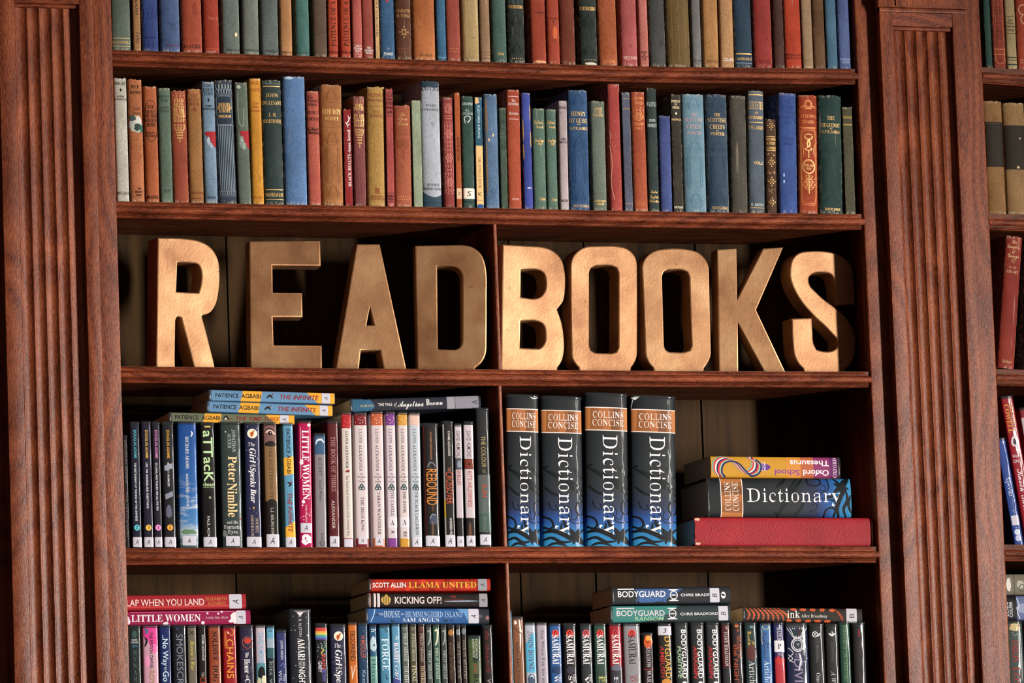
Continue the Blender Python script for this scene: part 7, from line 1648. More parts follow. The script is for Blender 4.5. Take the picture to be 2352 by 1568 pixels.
ROW4A = [
    (289, 298, 1003, 1, '241f20', 'p', 'black', 'grey lettering, half hidden', ['v:DOUGLAS ADAMS|1012|1110|5|6a6a6c|s', 'v:THE HITCHHIKER|1130|1235|4|6a6a6c|s']),
    (305, 327, 972, 1, '1f2336', 'p', 'blue-black', 'turquoise numbered disc', adams('58b4c4', 'THE RESTAURANT AT THE END OF THE UNIVERSE', 1197, '2')),
    (331, 354, 971, 1, '201f34', 'p', 'violet-black', 'yellow numbered disc, white title', adams('e0b450', 'LIFE, THE UNIVERSE AND EVERYTHING', 1168, '3')),
    (355.5, 374, 972, 1, '231f2e', 'p', 'plum-black', 'pink numbered disc', adams('e08cc4', 'SO LONG, AND THANKS FOR ALL THE FISH', 1173, '4')),
    (378, 406, 972, 1, '202026', 'p', 'black', 'amber numbered disc', adams('e4a43c', 'MOSTLY HARMLESS', 1118, '5') + ['#poly|8c90a0|-10,1070 9,1064 9,1076 -10,1082', '#poly|7c8294|-10,1136 8,1128 9,1140 -9,1148', '#blob|-2|1176|7|14|5a5c70|3']),
    (413, 458, 971, 2, '2c66ac', 'p', 'sky-blue', 'cloud picture', ['v:RICHARD ADAMS|1003|1077|7.5|w|r|-1', 'v:watership down|1088|1163|8|w|i|-1', '#tap|3|e8eef2|8,1004 12,996 9,990', '#blob|0|1222|18|6|5a7a58|2', '$A|1231|1253|.72'], dict(mat=M_SKY)),
    (467, 500, 973, 1, '1c1a18', 'p', 'black', 'big pale green title', ['#rect|978|982|b8a060|-7|7', 'v:aTTacK|989|1108|22|b4d09c|n', 'dead|1112.5|8|27|b4d09c|n', "man's bay|1119|3.4|26|b4d09c|s", '#blob|0|1165|9|34|0c0c0c|4', '#blob|2|1143|3|3|8c8478|2', 'v:PAUL ADAM|1186|1240|6.5|c8c4c4|s|-3', '$A|1234|1256|.95']),
    (511, 560, 972, 2, '33403f', 'p', 'wide dark green-grey', 'cream fancy title',
     ['v:JONATHAN|987|1038|8|a4b0ac|r|7', 'v:AUXIER|996|1030|8|a4b0ac|r|-3', '#disc|-12|992|1.5|1.5|d8d8c8', 'v:Peter|1048|1107|20|e8c490|b|3', 'v:Nimble|1110|1188|22|e8c490|b|1', 'and His|1200|7|26|d4d0cc|r', 'Fantastic|1210.5|8|40|d4d0cc|r', 'Eyes|1221.5|8|23|d4d0cc|r',
      '#rect|1190|1194|a83c34|17|20', '#blob|-18|1226|5|8|6a7068|2', '$A|1231.5|1254|.66']),
    (566, 603, 973, 3, '25284a', 'p', 'midnight blue', 'moon emblem',
     ['#disc|0|996|12|11|e8d8c0', '#tap|8|b4582c|-2,1004 0,994 -5,1000', '#tap|3|a84420|-4,1004 2,992 6,988', '#specks|980|1230|26|.7|c8c0d8|5', 'The|1021|8|16|e4e0e0|i|-2', 'v:Girl|1030|1063|14|e4e0e0|b/', 'who|1069|6|15|e4e0e0|i', 'v:Speaks Bear|1075|1155|13|e4e0e0|b/', '#dia|1167|7|d0a040',
      'v:SOPHIE|1190|1224|6.5|b8a088|r|7', 'v:ANDERSON|1182|1232|7|b8a088|r|-4', '$A|1233|1256|.93']),
    (612, 643, 973, 1, '8a6c48', 'p', 'tan', 'pictured eye',
     ['#rect|968|1017|70504c', '#tap|9|c8a498|-11,994 -3,989 6,992 12,998', '#disc|0|995|5|5|14100e', '#disc|1|994|1.4|1.4|d8d0c8', '#tap|3|1c1412|-13,992 -4,985 6,987 13,995', '#tap|4|3c2420|-13,980 0,974 12,980', '#blob|0|1020|13|6|1a1614|3', 'v:THE GLITTERING EYE|1028|1152|7|4c3018|r', '#rect|1152|1257|161412', '#blob|0|1153|13|5|161412|6', 'v:L.J. ADLINGTON|1166|1228|6.5|c8c0b8|r', '$A|1227|1256.5|.97']),
    (656, 681, 974, 1, '5f9cbe', 'p', 'yellow and blue', 'black and red lettering', ['#poly|d8a036|-12,1052 12,1048 12,1088 -12,1093', '#poly|d8a036|-12,1212 12,1196 12,1256 -12,1256', 'v:PATIENCE AGBABI|985|1088|9|1c1a1c|n', '#tap|5|1c1a1c|-5,1108 4,1112 -2,1118', '#tap|2.4|7c2020|2,1112 8,1106', 'v:THE INFINITE|1132|1222|10|82201e|n/', '$A|1234|1256.5|.97']),
    (689, 720, 969, 4, 'b41450', 'p', 'magenta', 'splashed white lettering', ['#str|1|e8c4d0|-10,980 -11,1100', '#blob|10|976|4|4|ead8e0|4', '#blob|-9|1062|4|7|ead8e0|2', 'v:LITTLE WOMEN|988|1148|16|ece2e6|b|1', '#blob|-6|1153|4|4|ead8e0|3', '#disc|-8|1161|2|2|ead8e0', 'v:Louisa May Alcott|1160|1200|5|e8ccd6|i|1', '#specks|1170|1200|6|1.2|ead8e0|6', '$A|1201.5|1224|.86', '#blob|0|1240|11|13|ead8e0|7', '#rect|1234|1240|b41450|-4|-1', 'S|1243|5|4|98506c|b']),
    (725, 752, 998, 4, '8a858e', 'p', 'grey', 'dark blue picture at its head', ['#rect|998|1044|34506c', '#tap|5|c8ccd4|-10,1022 -6,1012 4,1010 10,1018', 'v:ALCOTT|1050|1094|7.5|2c2a30|r', 'v:Good Wives|1104|1150|6.5|2c2a30|r', 'v:SEVEN|1224|1240|4|3a383e|n|2', '#ring|2|1248|5.5|5.5|1.4|3a383e', '#ring|2|1248|2.5|2.5|1|3a383e']),
    (756, 782, 969, 4, '571c22', 'p', 'maroon', 'dusky lettering', ['v:THE BOOK OF THREE|1003|1131|10|a8807c|r', 'v:ALEXANDER|1150|1215|7.5|c8b4ac|s|-2', 'v:LLOYD|1164|1200|6|8a3c3c|s|7', '$A|1232|1256.5|.86']),
    (789, 813, 949, 4, 'dcd4cc', 'p', 'ivory', 'crimson foil at its head', ['#rect|940|984|9c1c24', '#specks|950|982|26|.8|d87870|3', 'v:LLOYD ALEXANDER|991|1076|6|26242c|b', '#tap|5|7c2c2c|-5,1083 6,1083', '#tap|4|7c2c2c|5,1083 0,1079', 'v:The Fantastical Adventures of the Invisible B|1092|1224|5.5|2c2a2e|r', 'v:oy|1225|1231|5.5|2c2a2e|r', '#rect|1236|1260|8c1c22', '$|1238|1256.5|.86']),
    (818, 849, 950, 4, 'dccfd2', 'p', 'pinkish white', 'dark red foil at its head', lloyd('6c1820', 'THE HIGH KING', 1142, 1220, extra=['#rect|1237|1260|6c1820', '$A|1233|1250|.66'])),
    (857, 886, 947, 4, 'dccdcf', 'p', 'rosy white', 'copper foil at its head', lloyd('a85030', 'TARAN WANDERER', 1130, 1228, extra=['#rect|1236|1260|a85030', '$A|1233|1253|.66'])),
    (891, 914, 948, 4, 'dacfd5', 'p', 'lilac-white', 'purple foil at its head', lloyd('6c3478', 'THE CASTLE', 1127, 1185, extra=['#rect|1236|1260|74387c', '$A|1188|1213|.98|c8c2c8|b', 'v:OF LLYR|1206|1226|6|26242c|b|1'][:2] + ['v:R|1219|1226|7|26242c|b|1'])),
    (919, 942, 949, 4, 'dcd0d0', 'p', 'creamy white', 'gold foil at its head', lloyd('b88430', 'THE BOOK', 1129, 1179, extra=['#rect|1237|1260|b88430', '$A|1188|1212|.98|c8c2c8|b', 'v:EE|1221|1234|7|26242c|b|1'])),
    (945, 971, 950, 4, 'c4ced8', 'p', 'icy white', 'pale pink foil at its head', lloyd('c4a498', 'THE BLACK CAULDRON', 1127, 1229, extra=['#tap|2|e4e8ec|9,1170 5,1190 8,1215', '$A|1234|1256.5|.86'])),
    (977, 1013, 975, 3, '1e1918', 'p', 'brown-black', 'tall thin orange title',
     ['#tap|5|54301f|0,985 1,1030 -1,1058', '#tap|9|2c2a2e|0,1056 -5,1068 0,1082', '#str|1.6|8a8c98|-9,1074 -4,1064 4,1064 10,1072', 'v:KWAME ALEXANDER|993|1056|4.6|8c6850|n', 'v:REBOUND|1078|1160|24|c87a30|s', '#tap|5|54301f|1,1160 2,1176', '#blob|2|1194|9|12|3c4454|3', '#str|1.6|9094a4|-6,1192 0,1182 8,1184', 'v:ANDERSEN|1198|1230|4.6|8c6850|n', '#rect|975|1255|5c1a1c|-16.5|-15', '$A|1231|1255|.92']),
    (1022, 1048, 970, 3, '1f1c1a', 'p', 'dark', 'narrow red-orange title', ['#rect|975|1250|8c8c8c|-12.5|-9', '#rect|1150|1190|b09030|-12.5|-9', 'v:KWAME ALEXANDER|990|1048|5.5|c8c4c0|n|2', 'v:THE|1074|1083|7|b07050|s|1', 'v:CROSSOVER|1084|1158|17|b84c2c|s|1', 'v:ANDERSEN PRESS|1190|1234|5.5|c8c4c0|n|2', '$A|1229|1256|.9']),
    (1050, 1067, 976, 3, '1f1c1c', 'p', 'slim white', 'smoky portrait panel', ['#rect|976|1053|b4a8ae', 'v:DAVID ALMOND|990|1052|10|2c2428|n', '#rect|1054|1078|404450', '#blob|1|1067|5|8|7c828e|3', '#rect|1079|1190|b0a4aa', 'v:SKELLIG|1081|1114|9|8c4038|n', '$A|1232|1256|.95']),
    (1071, 1094, 971, 3, '1f1a1a', 'p', 'white and black', 'reddish band', ['#rect|976|1054|b4a8ae', 'v:DAVID ALMOND|990|1051|10|2c2428|n', '#rect|1055|1077|6c2c20', '#disc|0|1066|3|3|2a1410', '#rect|1078|1190|b4a8ac', "v:KIT'S WILDERNESS|1083|1165|10|98483c|n", '#blob|-2|1225|4|22|5c3c2c|3', '$A|1231|1255|.92']),
    (1101, 1131, 940, 3, '26282a', 'p', 'tall charcoal', 'mixed yellow and red title', ['#poly|4a5452|-15,1092 15,1090 15,1180 -15,1180', '#poly|3a5048|-15,1180 15,1180 15,1222 -15,1222', 'v:THE COLOUR|1002|1074|10|9c8c5c|s', 'v:OF|1079|1087|7|8a7a50|s', 'v:THE|1092|1105|7|7c4430|s', 'v:SUN|1112|1142|12|a03c2c|n', 'v:David Almond|1148|1223|9|6c6e6c|i', '$A|1228|1252|.86']),
]
put_row(ROW4A, SHELF[3], ', under the letters', 'film-covered books under the word READ', .010)

for (x0, x1, yt, lean, lab) in ((1167, 1243, 910, 8, 'thick blue-black dictionary, first of four, touching the shelf divider'), (1248, 1344, 914, 7, 'thick blue-black dictionary, second of four standing, brown band sitting lowest'),
                                (1348, 1448, 907, 9, 'thick blue-black dictionary, third and tallest of four standing'), (1453, 1558, 913, 10, 'thick blue-black dictionary, last of four, torn white corner at its head')):
    ex = ['#poly|d8d4d0|-48,4 -38,-1 -30,1 -40,9', '#str|1.4|c8c4c4|-44,8 -47,28'] if x0 > 1450 else (['#tap|3|d8d0cc|20,2 34,5 47,2'] if x0 < 1200 else [])
    upright(x0, x1, lerp(SHELF[3], (x0 + x1) / 2), yt, '24292c', 'j', DICT + ex, lean=lean, Yf=.012, depth=.15, mat=M_DICT, space=(97.0, 341.0), label=lab, group='blue-black dictionaries in the row')

# the lying stack beside the dictionaries
STK = 'books lying in a stack beside the dictionaries'
lying(1597, 2007, 1253.4, 1254.2, 66, 'a4202c', 'f', ['#blob|-28|1604|3|6|c8a88c|3', '#blob|28|1604|3|6|c8a88c|5', '#blob|0|2005|28|2|b88c78|4'], Yf=.012, depth=.155, mat=M_LEATHER,
            label='large red leather-grained book lying flat, lowest of the stack', group=STK)
lying(1629, 1957, 1187.4, 1188, 90, '24292c', 'j', [q for q in DICT], Yf=.014, depth=.14, mat=M_DICT, space=(97.0, 341.0), label='thick blue-black dictionary lying flat on the red book', group=STK)
ox = ['#rect|1868|1930|7c2c5c', '#rect|1838|1869|a85838', '#rect|1806|1839|c08034', '#rect|1906|1930|5c1e58',
      'x:Oxford|1845|1904|13|e4dce0|n|12', 'x:School|1780|1837|13|7c3888|n|12', 'x:Thesaurus|1815|1905|13|e4dce0|n|-10', 'q:OXFORD|1914|1922|45|d0bcd0|r|0',
      '#disc|0|1753|17|8|5c3080', 'q:NOW|1754|1759|20|e0d4e0|n|-2', 'q:in colour|1748|1751.5|22|e0d4e0|s|-2']
swirl = [(1656, 22), (1648, 8), (1652, -10), (1668, -18), (1688, -12), (1704, 6), (1718, 16), (1734, 8), (1738, -10), (1726, -22)]
for k, c in enumerate(('7c9c84', 'c02430', 'd8cfc0', '1c2450', 'c02430', '8ca48c', '1c2450')):
    ox.append('#str|4|%s|' % c + ' '.join('%g,%g' % (max(-23, min(23, y + (k - 3) * 1.6)), x + (k - 3) * 3.4) for x, y in swirl))
lying(1634, 1928, 1096, 1098.5, 49, 'd09a30', 'p', ox, flip=True, Yf=.014, depth=.13, label='yellow and purple thesaurus lying upside down, topmost of the stack', group=STK)

# lying on top of the standing row under READ
TOP = 'books lying on the standing row'


def agb(x0, second):
    d = x0 - 479
    return ['#poly|d89c34|-13,%g -13,%g 13,%g 13,%g' % (76 * 1 + x0 + 2, x0 + 122, x0 + 118, x0 + 72), '#poly|d89c34|-13,%g -13,%g 13,%g 13,%g' % (x0 + 224, x0 + 292, x0 + 292, x0 + 250),
            'h:PATIENCE|%g|%g|10|1c1a1c|n' % (x0 + 15, x0 + 68), 'h:AGBABI|%g|%g|10|1c1a1c|n' % (x0 + 74, x0 + 118), '#tap|5|1c1a1c|4,%g -3,%g 4,%g' % (x0 + 132, x0 + 140, x0 + 146), '#tap|2.2|7c2020|-2,%g -8,%g' % (x0 + 142, x0 + 148),
            'h:THE INFINITE|%g|%g|11|82201e|n/' % (x0 + 162, x0 + 251), '$A|%g|%g|.95' % (x0 + 259, x0 + 278)]


lying(391, 677, 968, 974.5, 21.5, '6c745c', 'p', ['#poly|d89c34|-11,471 -11,509 11,505 11,466', '#poly|d89c34|-11,610 -11,676 11,676 11,632', 'h:PATIENCE|402|456|10|1c1a1c|n', 'h:AGBABI|463|505|10|1c1a1c|n', '#tap|5|1c1a1c|4,512 -4,519 4,526', '#tap|2|7c2020|2,526 0,534', '#disc|1|518|2.4|2.4|c8c8b8',
                                            'h:THE TIME-THIEF|541|641|9.5|82201e|n/', '$A|643|663|.95'], Yf=.016, label='olive and yellow paperback lying lowest of the three on the row', group=TOP)
lying(477, 764, 945, 955.5, 24.5, '6a98c0', 'p', agb(475, 1), Yf=.016, label='light blue and yellow paperback lying in the middle of the three', group=TOP)
lying(482, 769, 919.5, 927.5, 25, '6a98c0', 'p', agb(480, 0), Yf=.016, label='light blue and yellow paperback lying on top of the three', group=TOP)
lying(807, 1105, 945.5, 937, 29, '2a2d38', 'p', ['#blob|2|838|15|22|2c5878|3', '#poly|2c5470|-14.5,808 14.5,808 14.5,842 -14.5,836', 'h:ALMOND|828|859|6|a89870|n|2', 'h:THE TALE|869|901|6|d4ccc8|n', 'h:of|905|912|9|d4ccc8|i', 'h:Angelina|914|973|13|e4dedc|c', 'h:Brown|979|1017|13|e4dedc|c|-2',
                                            '#rect|1027|1045|8a8890', '#rect|1046|1100|7c7a84', 'q:A|1084|1098|10|2a2a30|s|0'], Yf=.016, label='dark hardback-sized book with white script lying across the pale row', group=TOP)

# ------------------------------------------------------------------ lowest shelf
ROW5A = [
    (300, 330, 1439, 1, '1f2a2a', 'p', 'green-black', 'stacked capital letters', ['#tap|12|34504c|0,1448 0,1466', 'DAVID|1470|4|13|c4ccd0|n', 'ALMOND|1475.5|4.4|18|c4ccd0|n', 't:MYNAMEISMINA|1492|1672|11|4c6062|r', '#blob|0|1484|7|4|2c4c60|2']),
    (334, 370, 1438, 1, 'd8a8bc', 'p', 'pink and white', 'inky feather', ['#poly|c83c84|-17,1438 17,1438 17,1480 4,1496 -6,1470 -17,1462', '#blob|8|1490|8|10|d868a0|3', '#blob|-8|1520|8|14|d890b4|5', '#tap|6|3c6c84|-14,1442 -8,1450 -12,1456', '#tap|5|1c1c24|-14,1464 -9,1472 -14,1486', 'v:THE POTION DIARIES:|1452|1536|7.5|1f1c22|n|1', 'v:ROYAL TOUR|1540|1640|12|94744c|n|1']),
    (372, 399, 1437, 1, '1c2c64', 'p', 'royal navy', 'bold pale blue title', ['v:..No Way|1459|1530|13|b8d0dc|n', 'v:to|1532|1540|7|b8d0dc|n', 'v:Go|1542|1566|14|b8d0dc|n']),
    (402, 435, 1438, 1, '1c1e24', 'p', 'black', 'spattered grey capitals', ['v:SMOKESCREEN|1456|1612|15|747c8c|s', '#specks|1450|1560|40|.6|3c4450|3', '#blob|-4|1444|2.4|3|344c70|2']),
    (437, 458, 1438, 1, '726c5e', 'p', 'grey-brown', 'yellow script', ['#str|2|2a2622|-5,1448 5,1458', '#str|2|2a2622|4,1449 -5,1457', "v:Ronnie's War|1472|1540|9|d0bc48|i"]),
    (461, 480, 1438, 1, '1c1817', 'p', 'black', 'scarlet title under white author', ['v:KWAME ALEXANDER|1458|1518|5.5|c8c4c0|n|2', 'v:THE|1544|1554|7|b0a8a0|s', 'v:CROSSOVER|1556|1640|15|b8341f|s']),
    (485, 514, 1438, 1, '9c4c30', 'p', 'burnt-orange', 'black slab capitals', ['v:SOLDIER|1450|1518|13|1c1614|b|1', 'v:DOG|1528|1566|13|1c1614|b|1', '#specks|1520|1560|20|.9|c88c68|3', '#blob|-8|1500|3|40|8a3c24|3']),
    (518, 550, 1439, 1, '9c1a24', 'p', 'crimson', 'thin gold capitals', ['v:CHAINS|1468|1558|16|d89c34|s', '#str|2|c8783c|4,1442 10,1450 6,1460 0,1454', '#tap|4|e0b0a0|-6,1450 -1,1456', '#blob|-10|1470|3|20|b85c30|3']),
    (556, 590, 1438, 1, '28243e', 'p', 'purple-navy', 'red ringed emblem', ['#ring|2|1476|12|13|2|8c4434', '#disc|2|1472|8|6|b83424', '#tap|3|b83424|-4,1480 2,1474 8,1480', '#specks|1445|1560|24|.6|b0a8c0|4', 'v:The|1498|1511|7.5|e0dce0|b', 'v:House|1514|1546|13|e0dce0|b', 'v:with|1550|1559|7|e0dce0|i', 'v:Chicken Legs|1560|1640|12|e0dce0|b']),
    (593, 617, 1438, 2, 'c8bcc8', 'p', 'white', 'pale blue capitals and sea picture', ['v:DAVID ALMOND|1454|1523|12|5c9cc4|n', '#rect|1523|1600|50808a', '#blob|0|1546|9|13|101416|3', '#blob|6|1562|7|10|ccc4a8|4', '#blob|-6|1566|5|8|bcb898|6']),
    (618, 637, 1439, 2, '1c2428', 'p', 'dark teal', 'sea-blue band at its head', ['#rect|1439|1466|5c94b0', '#rect|1466|1488|8c9cac', '#rect|1488|1512|2c5058', 'v:h|1446|1452|9|1c1c20|i', 'v:kits wilderness|1520|1660|9|7c8c90|s']),
    (640, 664, 1449, 2, '32386c', 'p', 'violet-blue', 'small white capitals', ['v:JOAN AIKEN|1471|1515|6.5|c8c8d8|s|1', 'v:THE WOLVES OF|1548|1620|6|c8c8d8|s|5', 'v:WILLOUGHBY|1540|1640|7.5|c8c8d8|s|-4', '#str|1.4|7078b0|-4,1530 4,1524 6,1534']),
    (671, 724, 1402, 1, '25282e', 'j', 'tall black', 'torn white head and starry jacket', ['#poly|d4ced0|-16,1401 25,1401 25,1403 8,1407 4,1411 1,1415 -4,1411 -8,1406', 'v:B. B. ALSTON|1413|1462|6.5|b8b4b8|s|0', 'v:AMARI|1466|1517|16|e0dcdc|b|1', 'v:AND|1519|1530|6|e0dcdc|r|6', 'v:THE|1519|1530|6|e0dcdc|r|-3', 'v:NIGHT BROTHERS|1532|1650|14|e0dcdc|n|1', '#specks|1415|1566|30|.9|c8c8cc|5']),
    (730, 759, 1434, 2, '211f28', 'p', 'black', 'rainbow arch', ['#rect|1442|1449|b83c34', '#rect|1449|1453|d08840', '#rect|1453|1457|d0b450', '#rect|1457|1461|5c9c78', '#rect|1461|1465|4878a8', '#rect|1465|1469|54488c', '#specks|1472|1510|20|.9|a8c0c4|4', '#tap|2.4|d8b858|-2,1488 4,1494 -1,1500 5,1508', '#str|1.4|58a070|6,1476 10,1484 4,1490 10,1496',
                                                       'v:RAIN|1504|1537|9|c04840|n|4', 'v:BOW|1538|1566|9|5c58a8|n|4', 'v:GREY|1519|1545|8|d4d0d4|n|-5']),
    (765, 803, 1436, 1, '262a44', 'p', 'dark indigo', 'pale moon emblem', ['#disc|1|1461|11|11|e0d4c0', '#tap|8|b4582c|-1,1470 1,1460 -4,1466', '#tap|3|a84420|-3,1470 3,1458 8,1454', 'The|1483|9|15|dcd8dc|i|-2', 'v:Girl|1493|1529|15|dcd8dc|b/', 'who|1534|7|15|dcd8dc|i', 'v:Speaks Bear|1540|1640|14|dcd8dc|b/', '#specks|1445|1560|20|.7|c0b8cc|6']),
    (806, 827, 1432, 2, 'c86c28', 'p', 'bright orange', 'black condensed title', ['v:TROOFRIEND|1448|1518|12|281c18|n', '#str|1.4|e8dcd0|-4,1530 -3,1560', '#str|1.4|e8dcd0|5,1528 -4,1560']),
    (829, 853, 1433, 1, '1e3c5c', 'p', 'deep blue', 'rust lettering', ['v:THE|1459|1468|9|a8543c|n', 'v:MIDDLER|1470|1512|13|a8543c|n', 'v:Kirsty Applebaum|1540|1650|8|90a8bc|s', '#specks|1440|1560|12|.8|8094a8|3']),
    (856, 873, 1437, 1, '2c5c80', 'p', 'blue and sea-green', 'white skull picture', ['v:h|1444|1452|9|e0e0e4|i', '#blob|0|1480|8|16|a8bcc4|3', '#disc|2|1482|2|2.4|20404c', '#rect|1508|1640|6c988c', 'v:Heaven Eyes|1515|1620|11|244454|s']),
    (879, 904, 1437, 1, '4c8cac', 'p', 'bright sky-blue', 'white roman capitals', ['#str|1.4|24383c|-10,1440 0,1444 9,1452', '#str|1|24383c|0,1444 6,1440', '#str|1|24383c|2,1446 4,1454', 'v:FORGE|1466|1540|15|d8e4e8|r', '#str|1.4|24383c|0,1548 2,1562', '#tap|3|24383c|0,1556 6,1560']),
    (907, 927, 1434, 1, '5c98bc', 'p', 'powder blue', 'rosy slab lettering', ['v:The|1460|1471|6|dce4e8|i|2', 'v:RABBIT|1476|1524|11|dcccd0|b', 'v:Girl|1528|1562|9|dcccd0|i', '#poly|3c4480|-10,1560 0,1552 10,1568 10,1600 -10,1600']),
    (930, 946, 1435, 1, '5c6460', 'p', 'silver-grey', 'etched author name', ['v:PHILIP ARDAGH|1455|1518|7|a8b0a8|b', 'v:DUBIOUS DEEDS|1530|1640|8|b8bcb0|r', '#str|1|888f88|-3,1440 0,1448 4,1440']),
    (948, 965, 1434, 1, '4e4c40', 'p', 'drab olive', 'cream etched lettering', ['v:FURTHER ARDAGH|1455|1518|7|a8a488|b', 'v:FINAL CURTAINS|1528|1640|9|c4bc98|r', '#str|1|98947c|-3,1440 0,1448 4,1440']),
    (968, 984, 1434, 1, '44302c', 'p', 'brown', 'pale etched lettering', ['v:PHILIP ARDAGH|1455|1520|7|98887c|b', 'v:HORRENDOUS HABITS|1530|1660|8|c8b890|r', '#str|1.4|8c4444|-3,1448 0,1440 3,1450']),
    (986, 1000, 1435, 1, '414c4a', 'p', 'smoke-grey', 'wavy ribbon stamp', ['#str|3.2|8c948c|-3,1452 3,1448 2,1470 -3,1482', 'v:PHILIP ARDAGH|1494|1560|7|98a098|b']),
    (1002, 1018, 1435, 1, '3a5c50', 'p', 'sea-green', 'wavy ribbon stamp', ['#str|3.6|c8c8a8|-3,1450 3,1446 2,1470 -3,1482', 'v:PHILIP ARDAGH|1488|1560|7|a8b4a4|b']),
    (1020, 1034, 1436, 1, '38403e', 'p', 'gunmetal', 'wavy ribbon stamp', ['#str|3|848c88|-3,1452 3,1448 2,1470 -3,1482', 'v:PHILIP ARDAGH|1494|1560|7|8a928c|b']),
    (1036, 1053, 1437, 1, '2c1e18', 'p', 'umber', 'copper coin disc', ['#disc|0|1453|7|7|a8743c', '#ring|0|1453|3.6|4.4|1.2|5c3c20', 'v:AWFUL END|1480|1540|5|6c5444|r|4', 'v:HOUSE OF SECRETS|1476|1560|5|6c5444|r|-3']),
    (1055, 1066, 1437, 1, '2a201c', 'p', 'slim umber', 'silver coin disc', ['#disc|0|1452|5|7|7c848c', '#ring|0|1452|2.6|4|1|3c4448', 'v:THE FALL OF FERGAL|1474|1560|6|8c8478|r']),
    (1068, 1079, 1437, 1, '2c221e', 'p', 'slim bistre', 'pewter coin disc', ['#disc|0|1450|5|7|747c80', '#ring|0|1450|2.6|4|1|3c4448', 'v:HEIR OF MYSTERY|1470|1560|6|8a8070|r']),
    (1082, 1113, 1462, 1, '4c5c38', 'p', 'moss green', 'dark ink splash', ['#rect|1462|1470|2c4430', '#blob|3|1510|8|14|1c2c20|7', '#specks|1490|1530|24|1|1c2c20|5', 'v:& HENRY WHITE|1468|1510|5|b8bca8|s|-3', 'v:THOMAS|1466|1512|5|b8bca8|s|4', 'v:LITTLE|1526|1545|7|8c3c24|n', 'v:BAD MAN|1548|1620|12|14100e|b|2']),
    (1116, 1140, 1438, 1, '1c1718', 'p', 'shadowed black', 'thin red script', ['v:the Ainsworth|1450|1545|9|7c2020|i|-1', 'v:W|1560|1575|8|a09898|s', '#specks|1450|1560|8|.8|a8a4a8|3']),
]
put_row(ROW5A, SHELF[4], ', lowest row', 'film-covered books on the lowest shelf before the divider', .010)

